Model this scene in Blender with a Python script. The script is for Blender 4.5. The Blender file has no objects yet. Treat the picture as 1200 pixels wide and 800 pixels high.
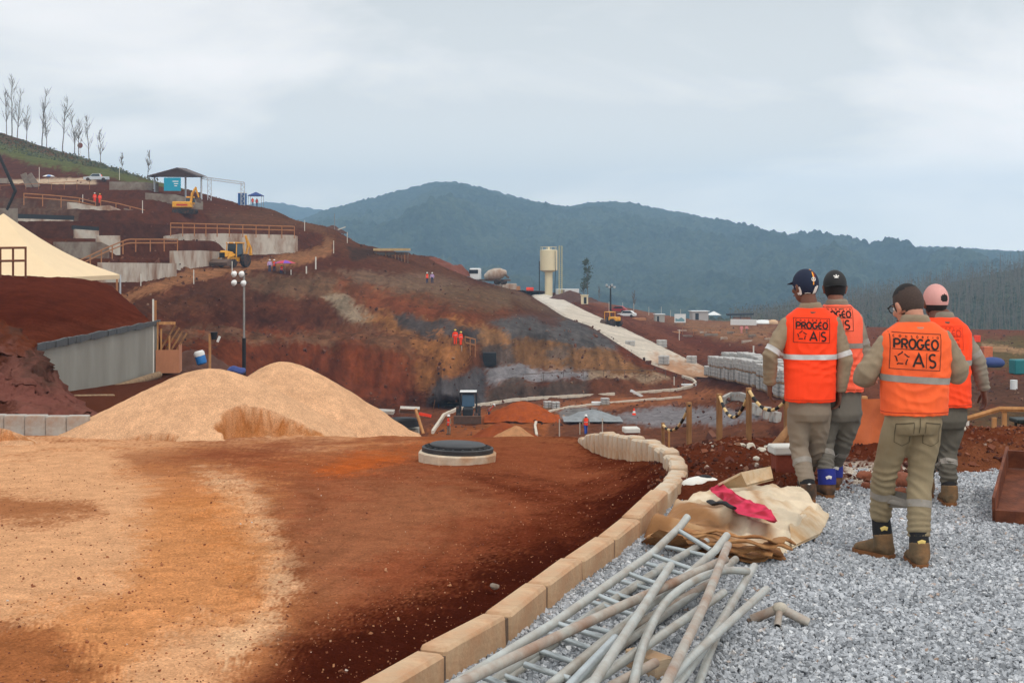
import bpy, bmesh, math, random
import numpy as np
from mathutils import Vector, Matrix, noise as mnoise
from mathutils.bvhtree import BVHTree
random.seed(7); RNG = np.random.default_rng(11)
sc = bpy.context.scene
COL = sc.collection
F = 1600.0; HOR = 300.0; CAMZ = 1.9      # focal length and horizon of the survey sketch the plan was drawn from
R = math.radians

# ---------------------------------------------------------------- camera
cam_d = bpy.data.cameras.new('camera'); cam = bpy.data.objects.new('camera', cam_d); COL.objects.link(cam)
cam.location = (0, 0, CAMZ); cam.rotation_euler = (R(90), 0, 0)
cam_d.sensor_width = 36; cam_d.lens = 48.0; cam_d.shift_y = -100/1200
cam_d.clip_start = 0.1; cam_d.clip_end = 20000
sc.camera = cam
# ---------------------------------------------------------------- sky
SUN_EL, SUN_AZ = R(52), R(150)
w = bpy.data.worlds.new('World'); sc.world = w; w.use_nodes = True
nt = w.node_tree; nt.nodes.clear()
N = lambda t: nt.nodes.new(t)
out = N('ShaderNodeOutputWorld'); bg = N('ShaderNodeBackground'); sky = N('ShaderNodeTexSky')
sky.sky_type = 'NISHITA'; sky.sun_disc = False; sky.sun_elevation = SUN_EL; sky.sun_rotation = SUN_AZ
tc = N('ShaderNodeTexCoord'); sep = N('ShaderNodeSeparateXYZ')
mp = N('ShaderNodeMapping'); mp.inputs['Scale'].default_value = (1.0, 1.0, 3.0)
mp.inputs['Location'].default_value = (3.1, 0.4, 0.3)
n1 = N('ShaderNodeTexNoise'); n1.inputs['Scale'].default_value = 3.4; n1.inputs['Detail'].default_value = 7; n1.inputs['Roughness'].default_value = .5
n1.inputs['Distortion'].default_value = .35
rp = N('ShaderNodeValToRGB')
e = rp.color_ramp.elements
e[0].position = .40; e[0].color = (8.6, 9.0, 9.1, 1)
e[1].position = .60; e[1].color = (11.9, 11.8, 11.75, 1)
m = e.new(.5); m.color = (10.5, 10.6, 10.6, 1)
hr = N('ShaderNodeValToRGB')
h = hr.color_ramp.elements
h[0].position = .0; h[0].color = (1.85, 1.75, 1.62, 1); h[1].position = .55; h[1].color = (1.25, 1.25, 1.25, 1)
k = h.new(.06); k.color = (1.6, 1.5, 1.4, 1); k = h.new(.11); k.color = (1.27, 1.2, 1.14, 1); k = h.new(.2); k.color = (.97, .945, .925, 1)
mul = N('ShaderNodeMix'); mul.data_type = 'RGBA'; mul.blend_type = 'MULTIPLY'; mul.inputs[0].default_value = 1
mx = N('ShaderNodeMix'); mx.data_type = 'RGBA'; mx.inputs[0].default_value = .93
L = nt.links.new
L(tc.outputs['Generated'], mp.inputs['Vector']); L(mp.outputs[0], n1.inputs['Vector']); L(n1.outputs['Fac'], rp.inputs[0])
L(tc.outputs['Generated'], sep.inputs[0]); L(sep.outputs['Z'], hr.inputs[0])
L(rp.outputs[0], mul.inputs[6]); L(hr.outputs[0], mul.inputs[7])
L(sky.outputs[0], mx.inputs[6]); L(mul.outputs[2], mx.inputs[7])
L(mx.outputs[2], bg.inputs[0]); L(bg.outputs[0], out.inputs[0]); bg.inputs[1].default_value = .1
# ---------------------------------------------------------------- sun behind cloud
sd = bpy.data.lights.new('sun', 'SUN'); sd.energy = 1.25; sd.angle = R(15); sd.color = (1, .965, .91)
so = bpy.data.objects.new('sun', sd); COL.objects.link(so)
dv = Vector((math.sin(SUN_AZ)*math.cos(SUN_EL), math.cos(SUN_AZ)*math.cos(SUN_EL), math.sin(SUN_EL)))
so.rotation_euler = dv.to_track_quat('Z', 'Y').to_euler(); so.location = (20, -20, 60)
# ---------------------------------------------------------------- exposure
vs = sc.view_settings; vs.view_transform = 'Standard'; vs.look = 'None'; vs.exposure = -0.06; vs.gamma = 1
vs.use_curve_mapping = False
sc.cycles.max_bounces = 6; sc.cycles.diffuse_bounces = 3; sc.cycles.glossy_bounces = 3; sc.cycles.volume_bounces = 0
sc.cycles.transparent_max_bounces = 8
try:
    sc.cycles.use_denoising = True; sc.cycles.denoiser = 'OPENIMAGEDENOISE'
except Exception: pass

# ================================================================ helpers
def lin(r, g=None, b=None):
    if g is None: r, g, b = r
    f = lambda c: (c/255/12.92) if c/255 <= .04045 else ((c/255+.055)/1.055)**2.4
    return (f(r), f(g), f(b))

def P(px, py, Y):
    "point of the plan at distance Y metres"
    return Vector(((px-600)/F*Y, Y, CAMZ-(py-HOR)/F*Y))

def zpx(z, Y): return HOR+(CAMZ-z)*F/Y

_perm = np.random.default_rng(3).permutation(4096)
def _h(ix, iy, iz):
    return _perm[(_perm[(_perm[ix & 4095]+iy) & 4095]+iz) & 4095]
_g = np.random.default_rng(5).normal(size=(4096, 3)); _g /= np.linalg.norm(_g, axis=1)[:, None]
def pn(x, y, z=0.0):
    x = np.asarray(x, float); y = np.asarray(y, float)+0*x; z = np.asarray(z, float)+0*x
    ix, iy, iz = np.floor(x).astype(int), np.floor(y).astype(int), np.floor(z).astype(int)
    fx, fy, fz = x-ix, y-iy, z-iz
    u, v, t = (a*a*a*(a*(a*6-15)+10) for a in (fx, fy, fz))
    r = 0
    for dx in (0, 1):
        for dy in (0, 1):
            for dz in (0, 1):
                g = _g[_h(ix+dx, iy+dy, iz+dz)]
                d = g[..., 0]*(fx-dx)+g[..., 1]*(fy-dy)+g[..., 2]*(fz-dz)
                r = r+d*(u if dx else 1-u)*(v if dy else 1-v)*(t if dz else 1-t)
    return r*1.6
def fbm(x, y, z=0.0, o=4, rough=.5):
    r = 0; a = 1; s = 1
    for _ in range(o):
        r = r+a*pn(x*s+17.3*_, y*s-5.1*_, z*s); a *= rough; s *= 2.03
    return r

# ---------------------------------------------------------------- materials
MATS = {}
def M(name, col, rough=.8, var=.18, scale=6, bump=0., bscale=30, metal=0., col2=None, amt=.5, s2=3., stretch=(1, 1, 1), spec=.35, island=0., edge=.12, alpha=1., sheen=0.):
    "procedural surface: colour broken up by two noises, an optional second colour in patches, and a bump"
    if name in MATS: return MATS[name]
    m = bpy.data.materials.new(name); MATS[name] = m; m.use_nodes = True
    nt = m.node_tree; b = nt.nodes['Principled BSDF']; n = nt.nodes.new; l = nt.links.new
    b.inputs['Roughness'].default_value = rough; b.inputs['Metallic'].default_value = metal
    b.inputs['Specular IOR Level'].default_value = spec
    tc = n('ShaderNodeTexCoord'); mp = n('ShaderNodeMapping'); mp.inputs['Scale'].default_value = stretch
    l(tc.outputs['Object'], mp.inputs['Vector'])
    no = n('ShaderNodeTexNoise'); no.inputs['Scale'].default_value = scale; no.inputs['Detail'].default_value = 8; no.inputs['Roughness'].default_value = .62
    l(mp.outputs[0], no.inputs['Vector'])
    mr = n('ShaderNodeMapRange'); mr.inputs['From Min'].default_value = .25; mr.inputs['From Max'].default_value = .75
    mr.inputs['To Min'].default_value = 1-var; mr.inputs['To Max'].default_value = 1+var
    l(no.outputs['Fac'], mr.inputs['Value'])
    base = None
    if col2 is not None:
        n2 = n('ShaderNodeTexNoise'); n2.inputs['Scale'].default_value = s2; n2.inputs['Detail'].default_value = 6; n2.inputs['Roughness'].default_value = .6
        l(mp.outputs[0], n2.inputs['Vector'])
        r2 = n('ShaderNodeMapRange'); c = .72-amt*.44
        r2.inputs['From Min'].default_value = c-edge; r2.inputs['From Max'].default_value = c+edge
        l(n2.outputs['Fac'], r2.inputs['Value'])
        mx = n('ShaderNodeMix'); mx.data_type = 'RGBA'; mx.inputs[6].default_value = (*col, 1); mx.inputs[7].default_value = (*col2, 1)
        l(r2.outputs[0], mx.inputs[0]); base = mx.outputs[2]
    vm = n('ShaderNodeVectorMath'); vm.operation = 'SCALE'
    if base is None: vm.inputs[0].default_value = col
    else: l(base, vm.inputs[0])
    l(mr.outputs[0], vm.inputs['Scale'])
    src = vm.outputs[0]
    if island:
        ge = n('ShaderNodeNewGeometry'); ir = n('ShaderNodeMapRange')
        ir.inputs['To Min'].default_value = 1-island; ir.inputs['To Max'].default_value = 1+island
        l(ge.outputs['Random Per Island'], ir.inputs['Value'])
        v2 = n('ShaderNodeVectorMath'); v2.operation = 'SCALE'; l(src, v2.inputs[0]); l(ir.outputs[0], v2.inputs['Scale']); src = v2.outputs[0]
    l(src, b.inputs['Base Color'])
    if bump:
        nb = n('ShaderNodeTexNoise'); nb.inputs['Scale'].default_value = bscale; nb.inputs['Detail'].default_value = 5
        l(mp.outputs[0], nb.inputs['Vector'])
        bp = n('ShaderNodeBump'); bp.inputs['Strength'].default_value = min(1, bump); bp.inputs['Distance'].default_value = .5/bscale
        l(nb.outputs['Fac'], bp.inputs['Height']); l(bp.outputs[0], b.inputs['Normal'])
    if alpha < 1: b.inputs['Alpha'].default_value = alpha
    if sheen: b.inputs['Sheen Weight'].default_value = sheen
    return m

def M_ground(name, near=True, streak=False, bump=.5):
    "earth: colour from the vertex colours laid by paint(), grain and bump from position"
    m = bpy.data.materials.new(name); m.use_nodes = True
    nt = m.node_tree; b = nt.nodes['Principled BSDF']; n = nt.nodes.new; l = nt.links.new
    b.inputs['Roughness'].default_value = 1.; b.inputs['Specular IOR Level'].default_value = .0
    at = n('ShaderNodeAttribute'); at.attribute_name = 'Col'
    ge = n('ShaderNodeNewGeometry')
    def noise(s, det=6, ro=.6, stretch=None):
        t = n('ShaderNodeTexNoise'); t.inputs['Scale'].default_value = s; t.inputs['Detail'].default_value = det; t.inputs['Roughness'].default_value = ro
        if stretch:
            mp = n('ShaderNodeMapping'); mp.inputs['Scale'].default_value = stretch; l(ge.outputs['Position'], mp.inputs['Vector']); l(mp.outputs[0], t.inputs['Vector'])
        else: l(ge.outputs['Position'], t.inputs['Vector'])
        return t.outputs['Fac']
    def rng(x, a, bb, f0=.25, f1=.75):
        r = n('ShaderNodeMapRange'); r.inputs['From Min'].default_value = f0; r.inputs['From Max'].default_value = f1
        r.inputs['To Min'].default_value = a; r.inputs['To Max'].default_value = bb; l(x, r.inputs['Value']); return r.outputs[0]
    def scale(v, f):
        s = n('ShaderNodeVectorMath'); s.operation = 'SCALE'; l(v, s.inputs[0]); l(f, s.inputs['Scale']); return s.outputs[0]
    c = at.outputs['Color']
    if near:
        fine = noise(70, 4, .7); c = scale(c, rng(fine, .62, 1.38))
        c = scale(c, rng(noise(7, 8, .65), .8, 1.2))
        vo = n('ShaderNodeTexVoronoi'); vo.inputs['Scale'].default_value = 75; l(ge.outputs['Position'], vo.inputs['Vector'])
        sepc = n('ShaderNodeSeparateColor'); l(vo.outputs['Color'], sepc.inputs[0])
        c = scale(c, rng(sepc.outputs[0], .88, 1.14, 0, 1))
        hgt = fine
    else:
        fine = noise(1.4, 9, .78); c = scale(c, rng(fine, .66, 1.34)); c = scale(c, rng(noise(.5, 5, .7, (1, 1, 2.5)), .82, 1.18))
        c = scale(c, rng(noise(.16, 6, .6), .82, 1.18))
        if streak:
            c = scale(c, rng(noise(1.0, 6, .66, (1.2, .5, .07)), .66, 1.34))
        hgt = fine
    l(c, b.inputs['Base Color'])
    bp = n('ShaderNodeBump'); bp.inputs['Strength'].default_value = bump; bp.inputs['Distance'].default_value = .02 if near else .5
    l(hgt, bp.inputs['Height']); l(bp.outputs[0], b.inputs['Normal'])
    return m

# ---------------------------------------------------------------- mesh builder
class MB:
    def __init__(s): s.v = []; s.f = []; s.sm = []; s.mi = []
    def add(s, vs, fs, smooth=False, mi=0):
        o = len(s.v); s.v += [tuple(p) for p in vs]
        for f in fs: s.f.append(tuple(i+o for i in f)); s.sm.append(smooth); s.mi.append(mi)
        return s
    def box(s, c, size, rot=None, bev=0., mi=0, taper=None):
        hx, hy, hz = (d/2 for d in size); M3 = rotm(rot); c = Vector(c)
        tx, ty = taper or (1, 1)
        if bev <= 0:
            vs = [(sx*hx*(tx if sz > 0 else 1), sy*hy*(ty if sz > 0 else 1), sz*hz) for sz in (-1, 1) for sy in (-1, 1) for sx in (-1, 1)]
            fs = [(0, 2, 3, 1), (4, 5, 7, 6), (0, 1, 5, 4), (2, 6, 7, 3), (0, 4, 6, 2), (1, 3, 7, 5)]
        else:
            bev = min(bev, .45*min(size)); vs = []; idx = {}
            for sz in (-1, 1):
                for sy in (-1, 1):
                    for sx in (-1, 1):
                        fx = tx if sz > 0 else 1; fy = ty if sz > 0 else 1
                        for a in range(3):
                            p = [sx*(hx*fx-bev*(a != 0)), sy*(hy*fy-bev*(a != 1)), sz*(hz-bev*(a != 2))]
                            idx[(sx, sy, sz, a)] = len(vs); vs.append(p)
            fs = []
            S = (-1, 1)
            for a in range(3):
                b_, c_ = [(1, 2), (2, 0), (0, 1)][a]
                for sg in S:
                    q = []
                    for (u, v) in ((-1, -1), (1, -1), (1, 1), (-1, 1)):
                        k = [0, 0, 0]; k[a] = sg; k[b_] = u; k[c_] = v; q.append(idx[(*k, a)])
                    fs.append(q if sg > 0 else q[::-1])
            for a in range(3):
                b_, c_ = [(1, 2), (2, 0), (0, 1)][a]
                for u in S:
                    for v in S:
                        k0 = [0, 0, 0]; k1 = [0, 0, 0]; k0[a] = -1; k1[a] = 1
                        for k in (k0, k1): k[b_] = u; k[c_] = v
                        q = [idx[(*k0, b_)], idx[(*k1, b_)], idx[(*k1, c_)], idx[(*k0, c_)]]
                        fs.append(q[::-1] if u*v > 0 else q)
            for sz in S:
                for sy in S:
                    for sx in S:
                        q = [idx[(sx, sy, sz, a)] for a in range(3)]
                        fs.append(q if sx*sy*sz > 0 else q[::-1])
        s.add([M3 @ Vector(v)+c for v in vs], fs, False, mi); return s
    def tube(s, pts, r, n=10, cap=True, mi=0, smooth=True, flat=None):
        pts = [Vector(p) for p in pts]; k = len(pts)
        rr = [r]*k if not hasattr(r, '__len__') else list(r)
        vs = []; up = None
        for i in range(k):
            t = (pts[min(i+1, k-1)]-pts[max(i-1, 0)])
            t = t.normalized() if t.length > 1e-9 else Vector((0, 0, 1))
            if up is None:
                a = Vector((0, 0, 1)) if abs(t.z) < .9 else Vector((1, 0, 0))
            else: a = up
            u = (a-t*a.dot(t)).normalized(); up = u; w_ = t.cross(u)
            ru = rr[i] if not hasattr(rr[i], '__len__') else rr[i][0]; rw = rr[i] if not hasattr(rr[i], '__len__') else rr[i][1]
            for j in range(n):
                th = 2*math.pi*j/n
                vs.append(pts[i]+u*(ru*math.cos(th))+w_*(rw*math.sin(th)))
        fs = [(i*n+j, i*n+(j+1) % n, (i+1)*n+(j+1) % n, (i+1)*n+j) for i in range(k-1) for j in range(n)]
        s.add(vs, fs, smooth, mi)
        if cap:
            o = len(s.v)-k*n
            s.f.append(tuple(o+j for j in range(n))[::-1]); s.f.append(tuple(o+(k-1)*n+j for j in range(n))); s.sm += [False]*2; s.mi += [mi]*2
        return s
    def lathe(s, prof, n=16, c=(0, 0, 0), mi=0, smooth=True, rot=None, cap=True):
        M3 = rotm(rot); c = Vector(c)
        vs = [M3 @ Vector((r*math.cos(2*math.pi*j/n), r*math.sin(2*math.pi*j/n), z))+c for r, z in prof for j in range(n)]
        k = len(prof)
        fs = [(i*n+j, i*n+(j+1) % n, (i+1)*n+(j+1) % n, (i+1)*n+j) for i in range(k-1) for j in range(n)]
        s.add(vs, fs, smooth, mi)
        if cap:
            o = len(s.v)-k*n
            if prof[0][0] > 1e-4: s.f.append(tuple(o+j for j in range(n))[::-1]); s.sm.append(False); s.mi.append(mi)
            if prof[-1][0] > 1e-4: s.f.append(tuple(o+(k-1)*n+j for j in range(n))); s.sm.append(False); s.mi.append(mi)
        return s
    def ell(s, c, r, n=16, m=10, rot=None, mi=0):
        prof = [(math.sin(math.pi*i/m), -math.cos(math.pi*i/m)) for i in range(m+1)]
        M3 = rotm(rot); c = Vector(c); r = (r, r, r) if not hasattr(r, '__len__') else r
        vs = []; 
        for i, (a, z) in enumerate(prof):
            for j in range(n):
                th = 2*math.pi*j/n
                vs.append(M3 @ Vector((r[0]*max(a, 1e-3)*math.cos(th), r[1]*max(a, 1e-3)*math.sin(th), r[2]*z))+c)
        s.add(vs, [(i*n+j, i*n+(j+1) % n, (i+1)*n+(j+1) % n, (i+1)*n+j) for i in range(m) for j in range(n)], True, mi)
        o = len(s.v)-(m+1)*n
        s.f.append(tuple(o+j for j in range(n))[::-1]); s.f.append(tuple(o+m*n+j for j in range(n))); s.sm += [True]*2; s.mi += [mi]*2
        return s
    def prism(s, poly, d0, d1, frame=None, mi=0, smooth=False):
        "2-D outline (x,z) pushed along y from d0 to d1"
        n = len(poly); Fm = frame or Matrix.Identity(4)
        vs = [Fm @ Vector((x, d0, z)) for x, z in poly]+[Fm @ Vector((x, d1, z)) for x, z in poly]
        a = sum(poly[i][0]*poly[(i+1) % n][1]-poly[(i+1) % n][0]*poly[i][1] for i in range(n))
        fs = [tuple(range(n)), tuple(range(2*n-1, n-1, -1))]+[(i, i+n, (i+1) % n+n, (i+1) % n) for i in range(n)]
        if a < 0: fs = [f[::-1] for f in fs]
        s.add(vs, fs, smooth, mi); return s
    def loft(s, rings, mi=0, smooth=True, cap=True):
        n = len(rings[0]); k = len(rings)
        s.add([p for r_ in rings for p in r_], [(i*n+j, i*n+(j+1) % n, (i+1)*n+(j+1) % n, (i+1)*n+j) for i in range(k-1) for j in range(n)], smooth, mi)
        if cap:
            o = len(s.v)-k*n
            s.f.append(tuple(o+j for j in range(n))[::-1]); s.f.append(tuple(o+(k-1)*n+j for j in range(n))); s.sm += [smooth]*2; s.mi += [mi]*2
        return s
    def xf(s, mat):
        s.v = [tuple(mat @ Vector(p)) for p in s.v]; return s
    def mesh(s, name, mats, sharp=40):
        me = bpy.data.meshes.new(name); me.from_pydata(s.v, [], s.f)
        mats = mats if isinstance(mats, (list, tuple)) else [mats]
        for m_ in mats: me.materials.append(m_)
        me.polygons.foreach_set('use_smooth', s.sm)
        if len(mats) > 1: me.polygons.foreach_set('material_index', s.mi)
        me.update()
        if any(s.sm): me.set_sharp_from_angle(angle=R(sharp))
        return me
    def build(s, name, mats, parent=None, loc=(0, 0, 0), rot=(0, 0, 0), sharp=40):
        o = bpy.data.objects.new(name, s.mesh(name, mats, sharp)); COL.objects.link(o)
        o.location = loc; o.rotation_euler = rot
        if parent is not None: o.parent = parent
        return o

def rotm(rot):
    if rot is None: return Matrix.Identity(3)
    if isinstance(rot, Matrix): return rot.to_3x3()
    if not hasattr(rot, '__len__'): return Matrix.Rotation(rot, 3, 'Z')
    from mathutils import Euler
    return Euler(rot).to_matrix()

def tag(o, label=None, cat=None, group=None, kind=None):
    if label: o['label'] = label
    if cat: o['category'] = cat
    if group: o['group'] = group
    if kind: o['kind'] = kind
    return o
def thing(name, label, cat, loc=(0, 0, 0), rz=0., group=None):
    o = bpy.data.objects.new(name, None); COL.objects.link(o); o.empty_display_size = .2
    o.location = loc; o.rotation_euler = (0, 0, rz) if not hasattr(rz, '__len__') else rz
    return tag(o, label, cat, group)
def solo(name, mb, mats, label, cat, loc=(0, 0, 0), rz=0., group=None, sharp=40):
    o = mb.build(name, mats, None, loc, (0, 0, rz) if not hasattr(rz, '__len__') else rz, sharp)
    return tag(o, label, cat, group)
def copy_tree(o, parent=None):
    c = o.copy(); COL.objects.link(c)
    if parent is not None: c.parent = parent
    for ch in list(o.children): copy_tree(ch, c)
    return c
def np_mesh(name, V, Fq, mat, smooth=True, col=None):
    me = bpy.data.meshes.new(name); V = np.asarray(V, np.float32); Fq = np.asarray(Fq, np.int32); k = Fq.shape[1]
    me.vertices.add(len(V)); me.vertices.foreach_set('co', V.ravel())
    me.loops.add(Fq.size); me.loops.foreach_set('vertex_index', Fq.ravel())
    me.polygons.add(len(Fq)); me.polygons.foreach_set('loop_start', np.arange(0, Fq.size, k, dtype=np.int32))
    me.polygons.foreach_set('use_smooth', np.full(len(Fq), smooth))
    me.materials.append(mat)
    if col is not None:
        a = me.color_attributes.new('Col', 'FLOAT_COLOR', 'POINT')
        a.data.foreach_set('color', np.concatenate([col, np.ones((len(col), 1))], 1).astype(np.float32).ravel())
    me.update(); me.validate()
    o = bpy.data.objects.new(name, me); COL.objects.link(o); return o
def grid_faces(nr, nc):
    i = np.arange(nr-1)[:, None]*nc+np.arange(nc-1)[None, :]
    return np.stack([i, i+1, i+1+nc, i+nc], -1).reshape(-1, 4)
def smooth(a, b, x):
    t = np.clip((x-a)/(b-a+1e-12), 0, 1); return t*t*(3-2*t)
# ================================================================ terrain
def poly_sd(x, y, poly):
    "signed distance in plan-sketch units, negative inside"
    bx0 = min(p[0] for p in poly)-90; bx1 = max(p[0] for p in poly)+90; by0 = min(p[1] for p in poly)-90; by1 = max(p[1] for p in poly)+90
    near = (x > bx0) & (x < bx1) & (y > by0) & (y < by1)
    if near.mean() < .8:
        r = np.full(x.shape, 90.); r[near] = poly_sd_(x[near], y[near], poly); return r
    return poly_sd_(x, y, poly)
def poly_sd_(x, y, poly):
    d = np.full(x.shape, 1e9); ins = np.zeros(x.shape, bool); n = len(poly)
    for i in range(n):
        ax, ay = poly[i]; bx, by = poly[(i+1) % n]
        ex, ey = bx-ax, by-ay
        t = np.clip(((x-ax)*ex+(y-ay)*ey)/(ex*ex+ey*ey+1e-9), 0, 1)
        d = np.minimum(d, np.hypot(x-ax-t*ex, y-ay-t*ey))
        c = ((ay > y) != (by > y)) & (x < (bx-ax)*(y-ay)/(by-ay+1e-12)+ax)
        ins ^= c
    return np.where(ins, -d, d)

def loft_patch(lines, nsub, px0, px1, dpx, blur=0):
    "lines run left to right, each [(px, py, Y), ...]; returns X, Y, Z, PX, PY grids"
    pxs = np.arange(px0, px1+.01, dpx)
    ly, lz = [], []
    for ln in lines:
        a = np.array(ln, float)
        Yk = np.exp(np.interp(pxs, a[:, 0], np.log(a[:, 2]))); pyk = np.interp(pxs, a[:, 0], a[:, 1])
        if blur:
            k = int(blur/dpx)*2+1; ker = np.hanning(k+2)[1:-1]; ker /= ker.sum()
            Yk = np.convolve(np.pad(Yk, k//2, 'edge'), ker, 'valid'); pyk = np.convolve(np.pad(pyk, k//2, 'edge'), ker, 'valid')
        ly.append(Yk); lz.append(CAMZ-(pyk-HOR)/F*Yk)
    Ys, Zs = [], []
    for k in range(len(lines)-1):
        for i in range(nsub[k]):
            t = i/nsub[k]
            Ys.append(ly[k]*(1-t)+ly[k+1]*t); Zs.append(lz[k]*(1-t)+lz[k+1]*t)
    Ys.append(ly[-1]); Zs.append(lz[-1])
    Y = np.array(Ys); Z = np.array(Zs); PX = np.broadcast_to(pxs, Y.shape).copy()
    X = (PX-600)/F*Y
    return X, Y, Z, PX, HOR+(CAMZ-Z)*F/Y

def paint(PX, PY, base, layers, warp=1., X=None, Y=None, seed=0, depth=None):
    C = np.broadcast_to(np.array(lin(*base)), PX.shape+(3,)).copy()
    rnd = np.random.default_rng(seed).normal(size=PX.shape)
    W_ = [fbm(PX/34+q*3.7, PY/20, seed+.5+q*1.7, 5, .74) for q in range(4)] if X is None else [fbm(X*1.3+q*3.7, Y*1.1, seed+.5+q*1.7, 5, .74) for q in range(4)]
    for i, ly in enumerate(layers):
        poly, colr, soft, wp = ly[:4]; amt = ly[4] if len(ly) > 4 else 1.
        w_ = wp*W_[i % 4]+rnd*wp*.42
        m_ = (1-smooth(-soft, soft, poly_sd(PX, PY, poly)+w_))*amt
        if len(ly) > 5 and depth is not None: m_ = m_*((depth > ly[5][0]) & (depth < ly[5][1]))
        C = C*(1-m_[..., None])+np.array(lin(*colr))*m_[..., None]
    return C

def patch_obj(name, X, Y, Z, C, mat, kind='structure', sm=True):
    V = np.stack([X, Y, Z], -1).reshape(-1, 3)
    o = np_mesh(name, V, grid_faces(*X.shape), mat, sm, C.reshape(-1, 3)); o['kind'] = kind; return o

class Field:
    "height look-up for a patch (nearest column, interpolated along Y)"
    def __init__(s, X, Y, Z, PX): s.Y, s.Z, s.px = Y, Z, PX[0]
    def z(s, px, Y):
        j = int(np.clip(np.searchsorted(s.px, px), 0, len(s.px)-1)); return float(np.interp(Y, s.Y[:, j], s.Z[:, j]))
    def hit(s, px, py, y0=0, y1=1e9):
        "first distance at which the sight line meets the ground"
        j = int(np.clip(np.searchsorted(s.px, px), 0, len(s.px)-1)); Yc, Zc = s.Y[:, j], s.Z[:, j]
        d = Zc-(CAMZ-(py-HOR)/F*Yc); ok = (Yc >= y0) & (Yc <= y1)
        for i in range(1, len(d)):
            if ok[i] and d[i] >= 0 and d[i-1] < 0:
                t = d[i-1]/(d[i-1]-d[i]); return float(Yc[i-1]+t*(Yc[i]-Yc[i-1])), float(Zc[i-1]+t*(Zc[i]-Zc[i-1]))
        k = int(np.argmax(np.where(ok, d, -1e9))); return float(Yc[k]), float(Zc[k])

# ---- near ground: sandy dirt road, soil banks -------------------------------------------------
def zr(Y): return float(np.interp(Y, [2, 5, 8, 10.8, 12.6, 14, 17, 18, 20], [.06, .06, -.01, -.1, -.21, -.28, -.40, -.48, -.9]))
KERB = [(300, 873, .15), (422, 799, .15), (488, 762, .15), (572, 716, .15), (622, 680, .15), (660, 652, .15), (700, 628, .15), (728, 607, .15), (752, 585, .15),
        (768, 571, .15), (780, 560, .15), (788, 549, .15), (787, 538, .145), (778, 528, .14), (766, 520.5, .13), (752, 515, .10), (738, 511, .06), (722, 508, .0), (706, 507, -.08), (692, 509, -.2), (682, 512.5, -.36), (674, 518, -.58)]
KP = []
for px, py, z in KERB:
    Y = (CAMZ-z)*F/(py-HOR); KP.append(Vector(((px-600)/F*Y, Y, z)))
kx = np.array([p.x for p in KP[:13]]); ky = np.array([p.y for p in KP[:13]])
A = []
pk = [-700, 0, 300, 470, 680, 780, 850, 920, 1000, 1060, 1120, 1200, 1330, 1900]
def lineA(Y, zs):
    Ys = Y if hasattr(Y, '__len__') else [Y]*len(pk)
    return [(p, zpx(z, y), y) for p, z, y in zip(pk, zs, Ys)]
g0 = -.1
for Y in (1.6, 4.5, 6.5, 8, 9.5):
    A.append(lineA(Y, [zr(Y)]*4+[zr(Y)]+[zr(Y) if Y > 20 else g0]*9))
A.append(lineA(10.8, [zr(10.8)]*5+[.06, .10, -.03, -.06, -.06, -.08, -.1, -.1, -.1]))
A.append(lineA(11.6, [zr(11.6)]*5+[.05, .13, .02, .02, .02, -.02, -.05, -.05, -.05]))
A.append(lineA(12.4, [zr(12.4)]*5+[.05, .12, .05, .03, .05, .16, .12, .1, .1]))
A.append(lineA(13.2, [zr(13.2)]*5+[-.02, .07, .03, .03, .06, .22, .24, .2, .2]))
A.append(lineA(14.2, [zr(14.2)]*5+[-.12, .0, -.0, .0, .0, .02, .06, .06, .06]))
A.append(lineA(16, [zr(16)]*3+[zr(16), zr(16), -.45, -.5, -.4, -.4, -.5, -.7, -.7, -.7, -.7]))
A.append(lineA(18, [zr(18)]*5+[-1.1, -1.3, -1.3, -1.3, -1.3, -1.6, -1.6, -1.6, -1.6]))
A.append(lineA(20.5, [-.65, -.65, -.7, -1.0, -1.1]+[-2.1]*9))
A.append(lineA(26, [-1.1, -1.1, -1.6, -2.6, -2.6]+[-4]*9))
A.append(lineA(45, [-2.4, -2.4, -2.6, -6.5, -8]+[-8]*9))
A.append(lineA(64, [-3.5, -3.6, -3.65, -8, -11.5]+[-11.]*9))
A.append(lineA(76, [-4.6, -4.6, -4.7, -9, -12.5]+[-12.]*9))
X, Y, Z, PX, PY = loft_patch(A, [8, 40, 48, 48, 40, 20, 24, 20, 18, 20, 16, 14, 8, 8, 10, 4], -700, 1900, 2.6, 30)
kxx = np.interp(Y, ky, kx)
right = (X > kxx+.05) & (Y < 10.45+.35*fbm(X*1.1, Y*.5, 7., 3))
rough = .006+.01*smooth(.2, .6, fbm(X*.7, Y*.7, 2., 3))
soil_r = smooth(760, 800, PX)*(Y > 10.7)
Z = Z+fbm(X*3.2, Y*3.2, 1., 5, .55)*(rough+.03*soil_r)+fbm(X*.6, Y*.6, 4., 3)*(.012+.04*soil_r)*(Y > 3)
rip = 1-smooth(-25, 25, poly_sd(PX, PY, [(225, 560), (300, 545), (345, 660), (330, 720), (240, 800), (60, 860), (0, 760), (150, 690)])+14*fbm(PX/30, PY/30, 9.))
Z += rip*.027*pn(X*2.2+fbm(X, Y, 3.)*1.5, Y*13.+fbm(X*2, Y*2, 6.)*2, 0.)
trk = 1-smooth(-16, 16, poly_sd(PX, PY, [(420, 560), (640, 535), (735, 560), (640, 640), (430, 740), (330, 800), (300, 760), (420, 660)]))
Z += trk*.006*pn(X*14, Y*3., 2.)
dig = np.exp(-((X-kxx+.35)/.3)**2)*(Y < 12.5)
Z += dig*(.018*pn(X*9, Y*9, 5.)+.02*pn(X*3, Y*3, 5.)-.02)
Z = np.where(right, np.minimum(Z, -.07), Z)
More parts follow.
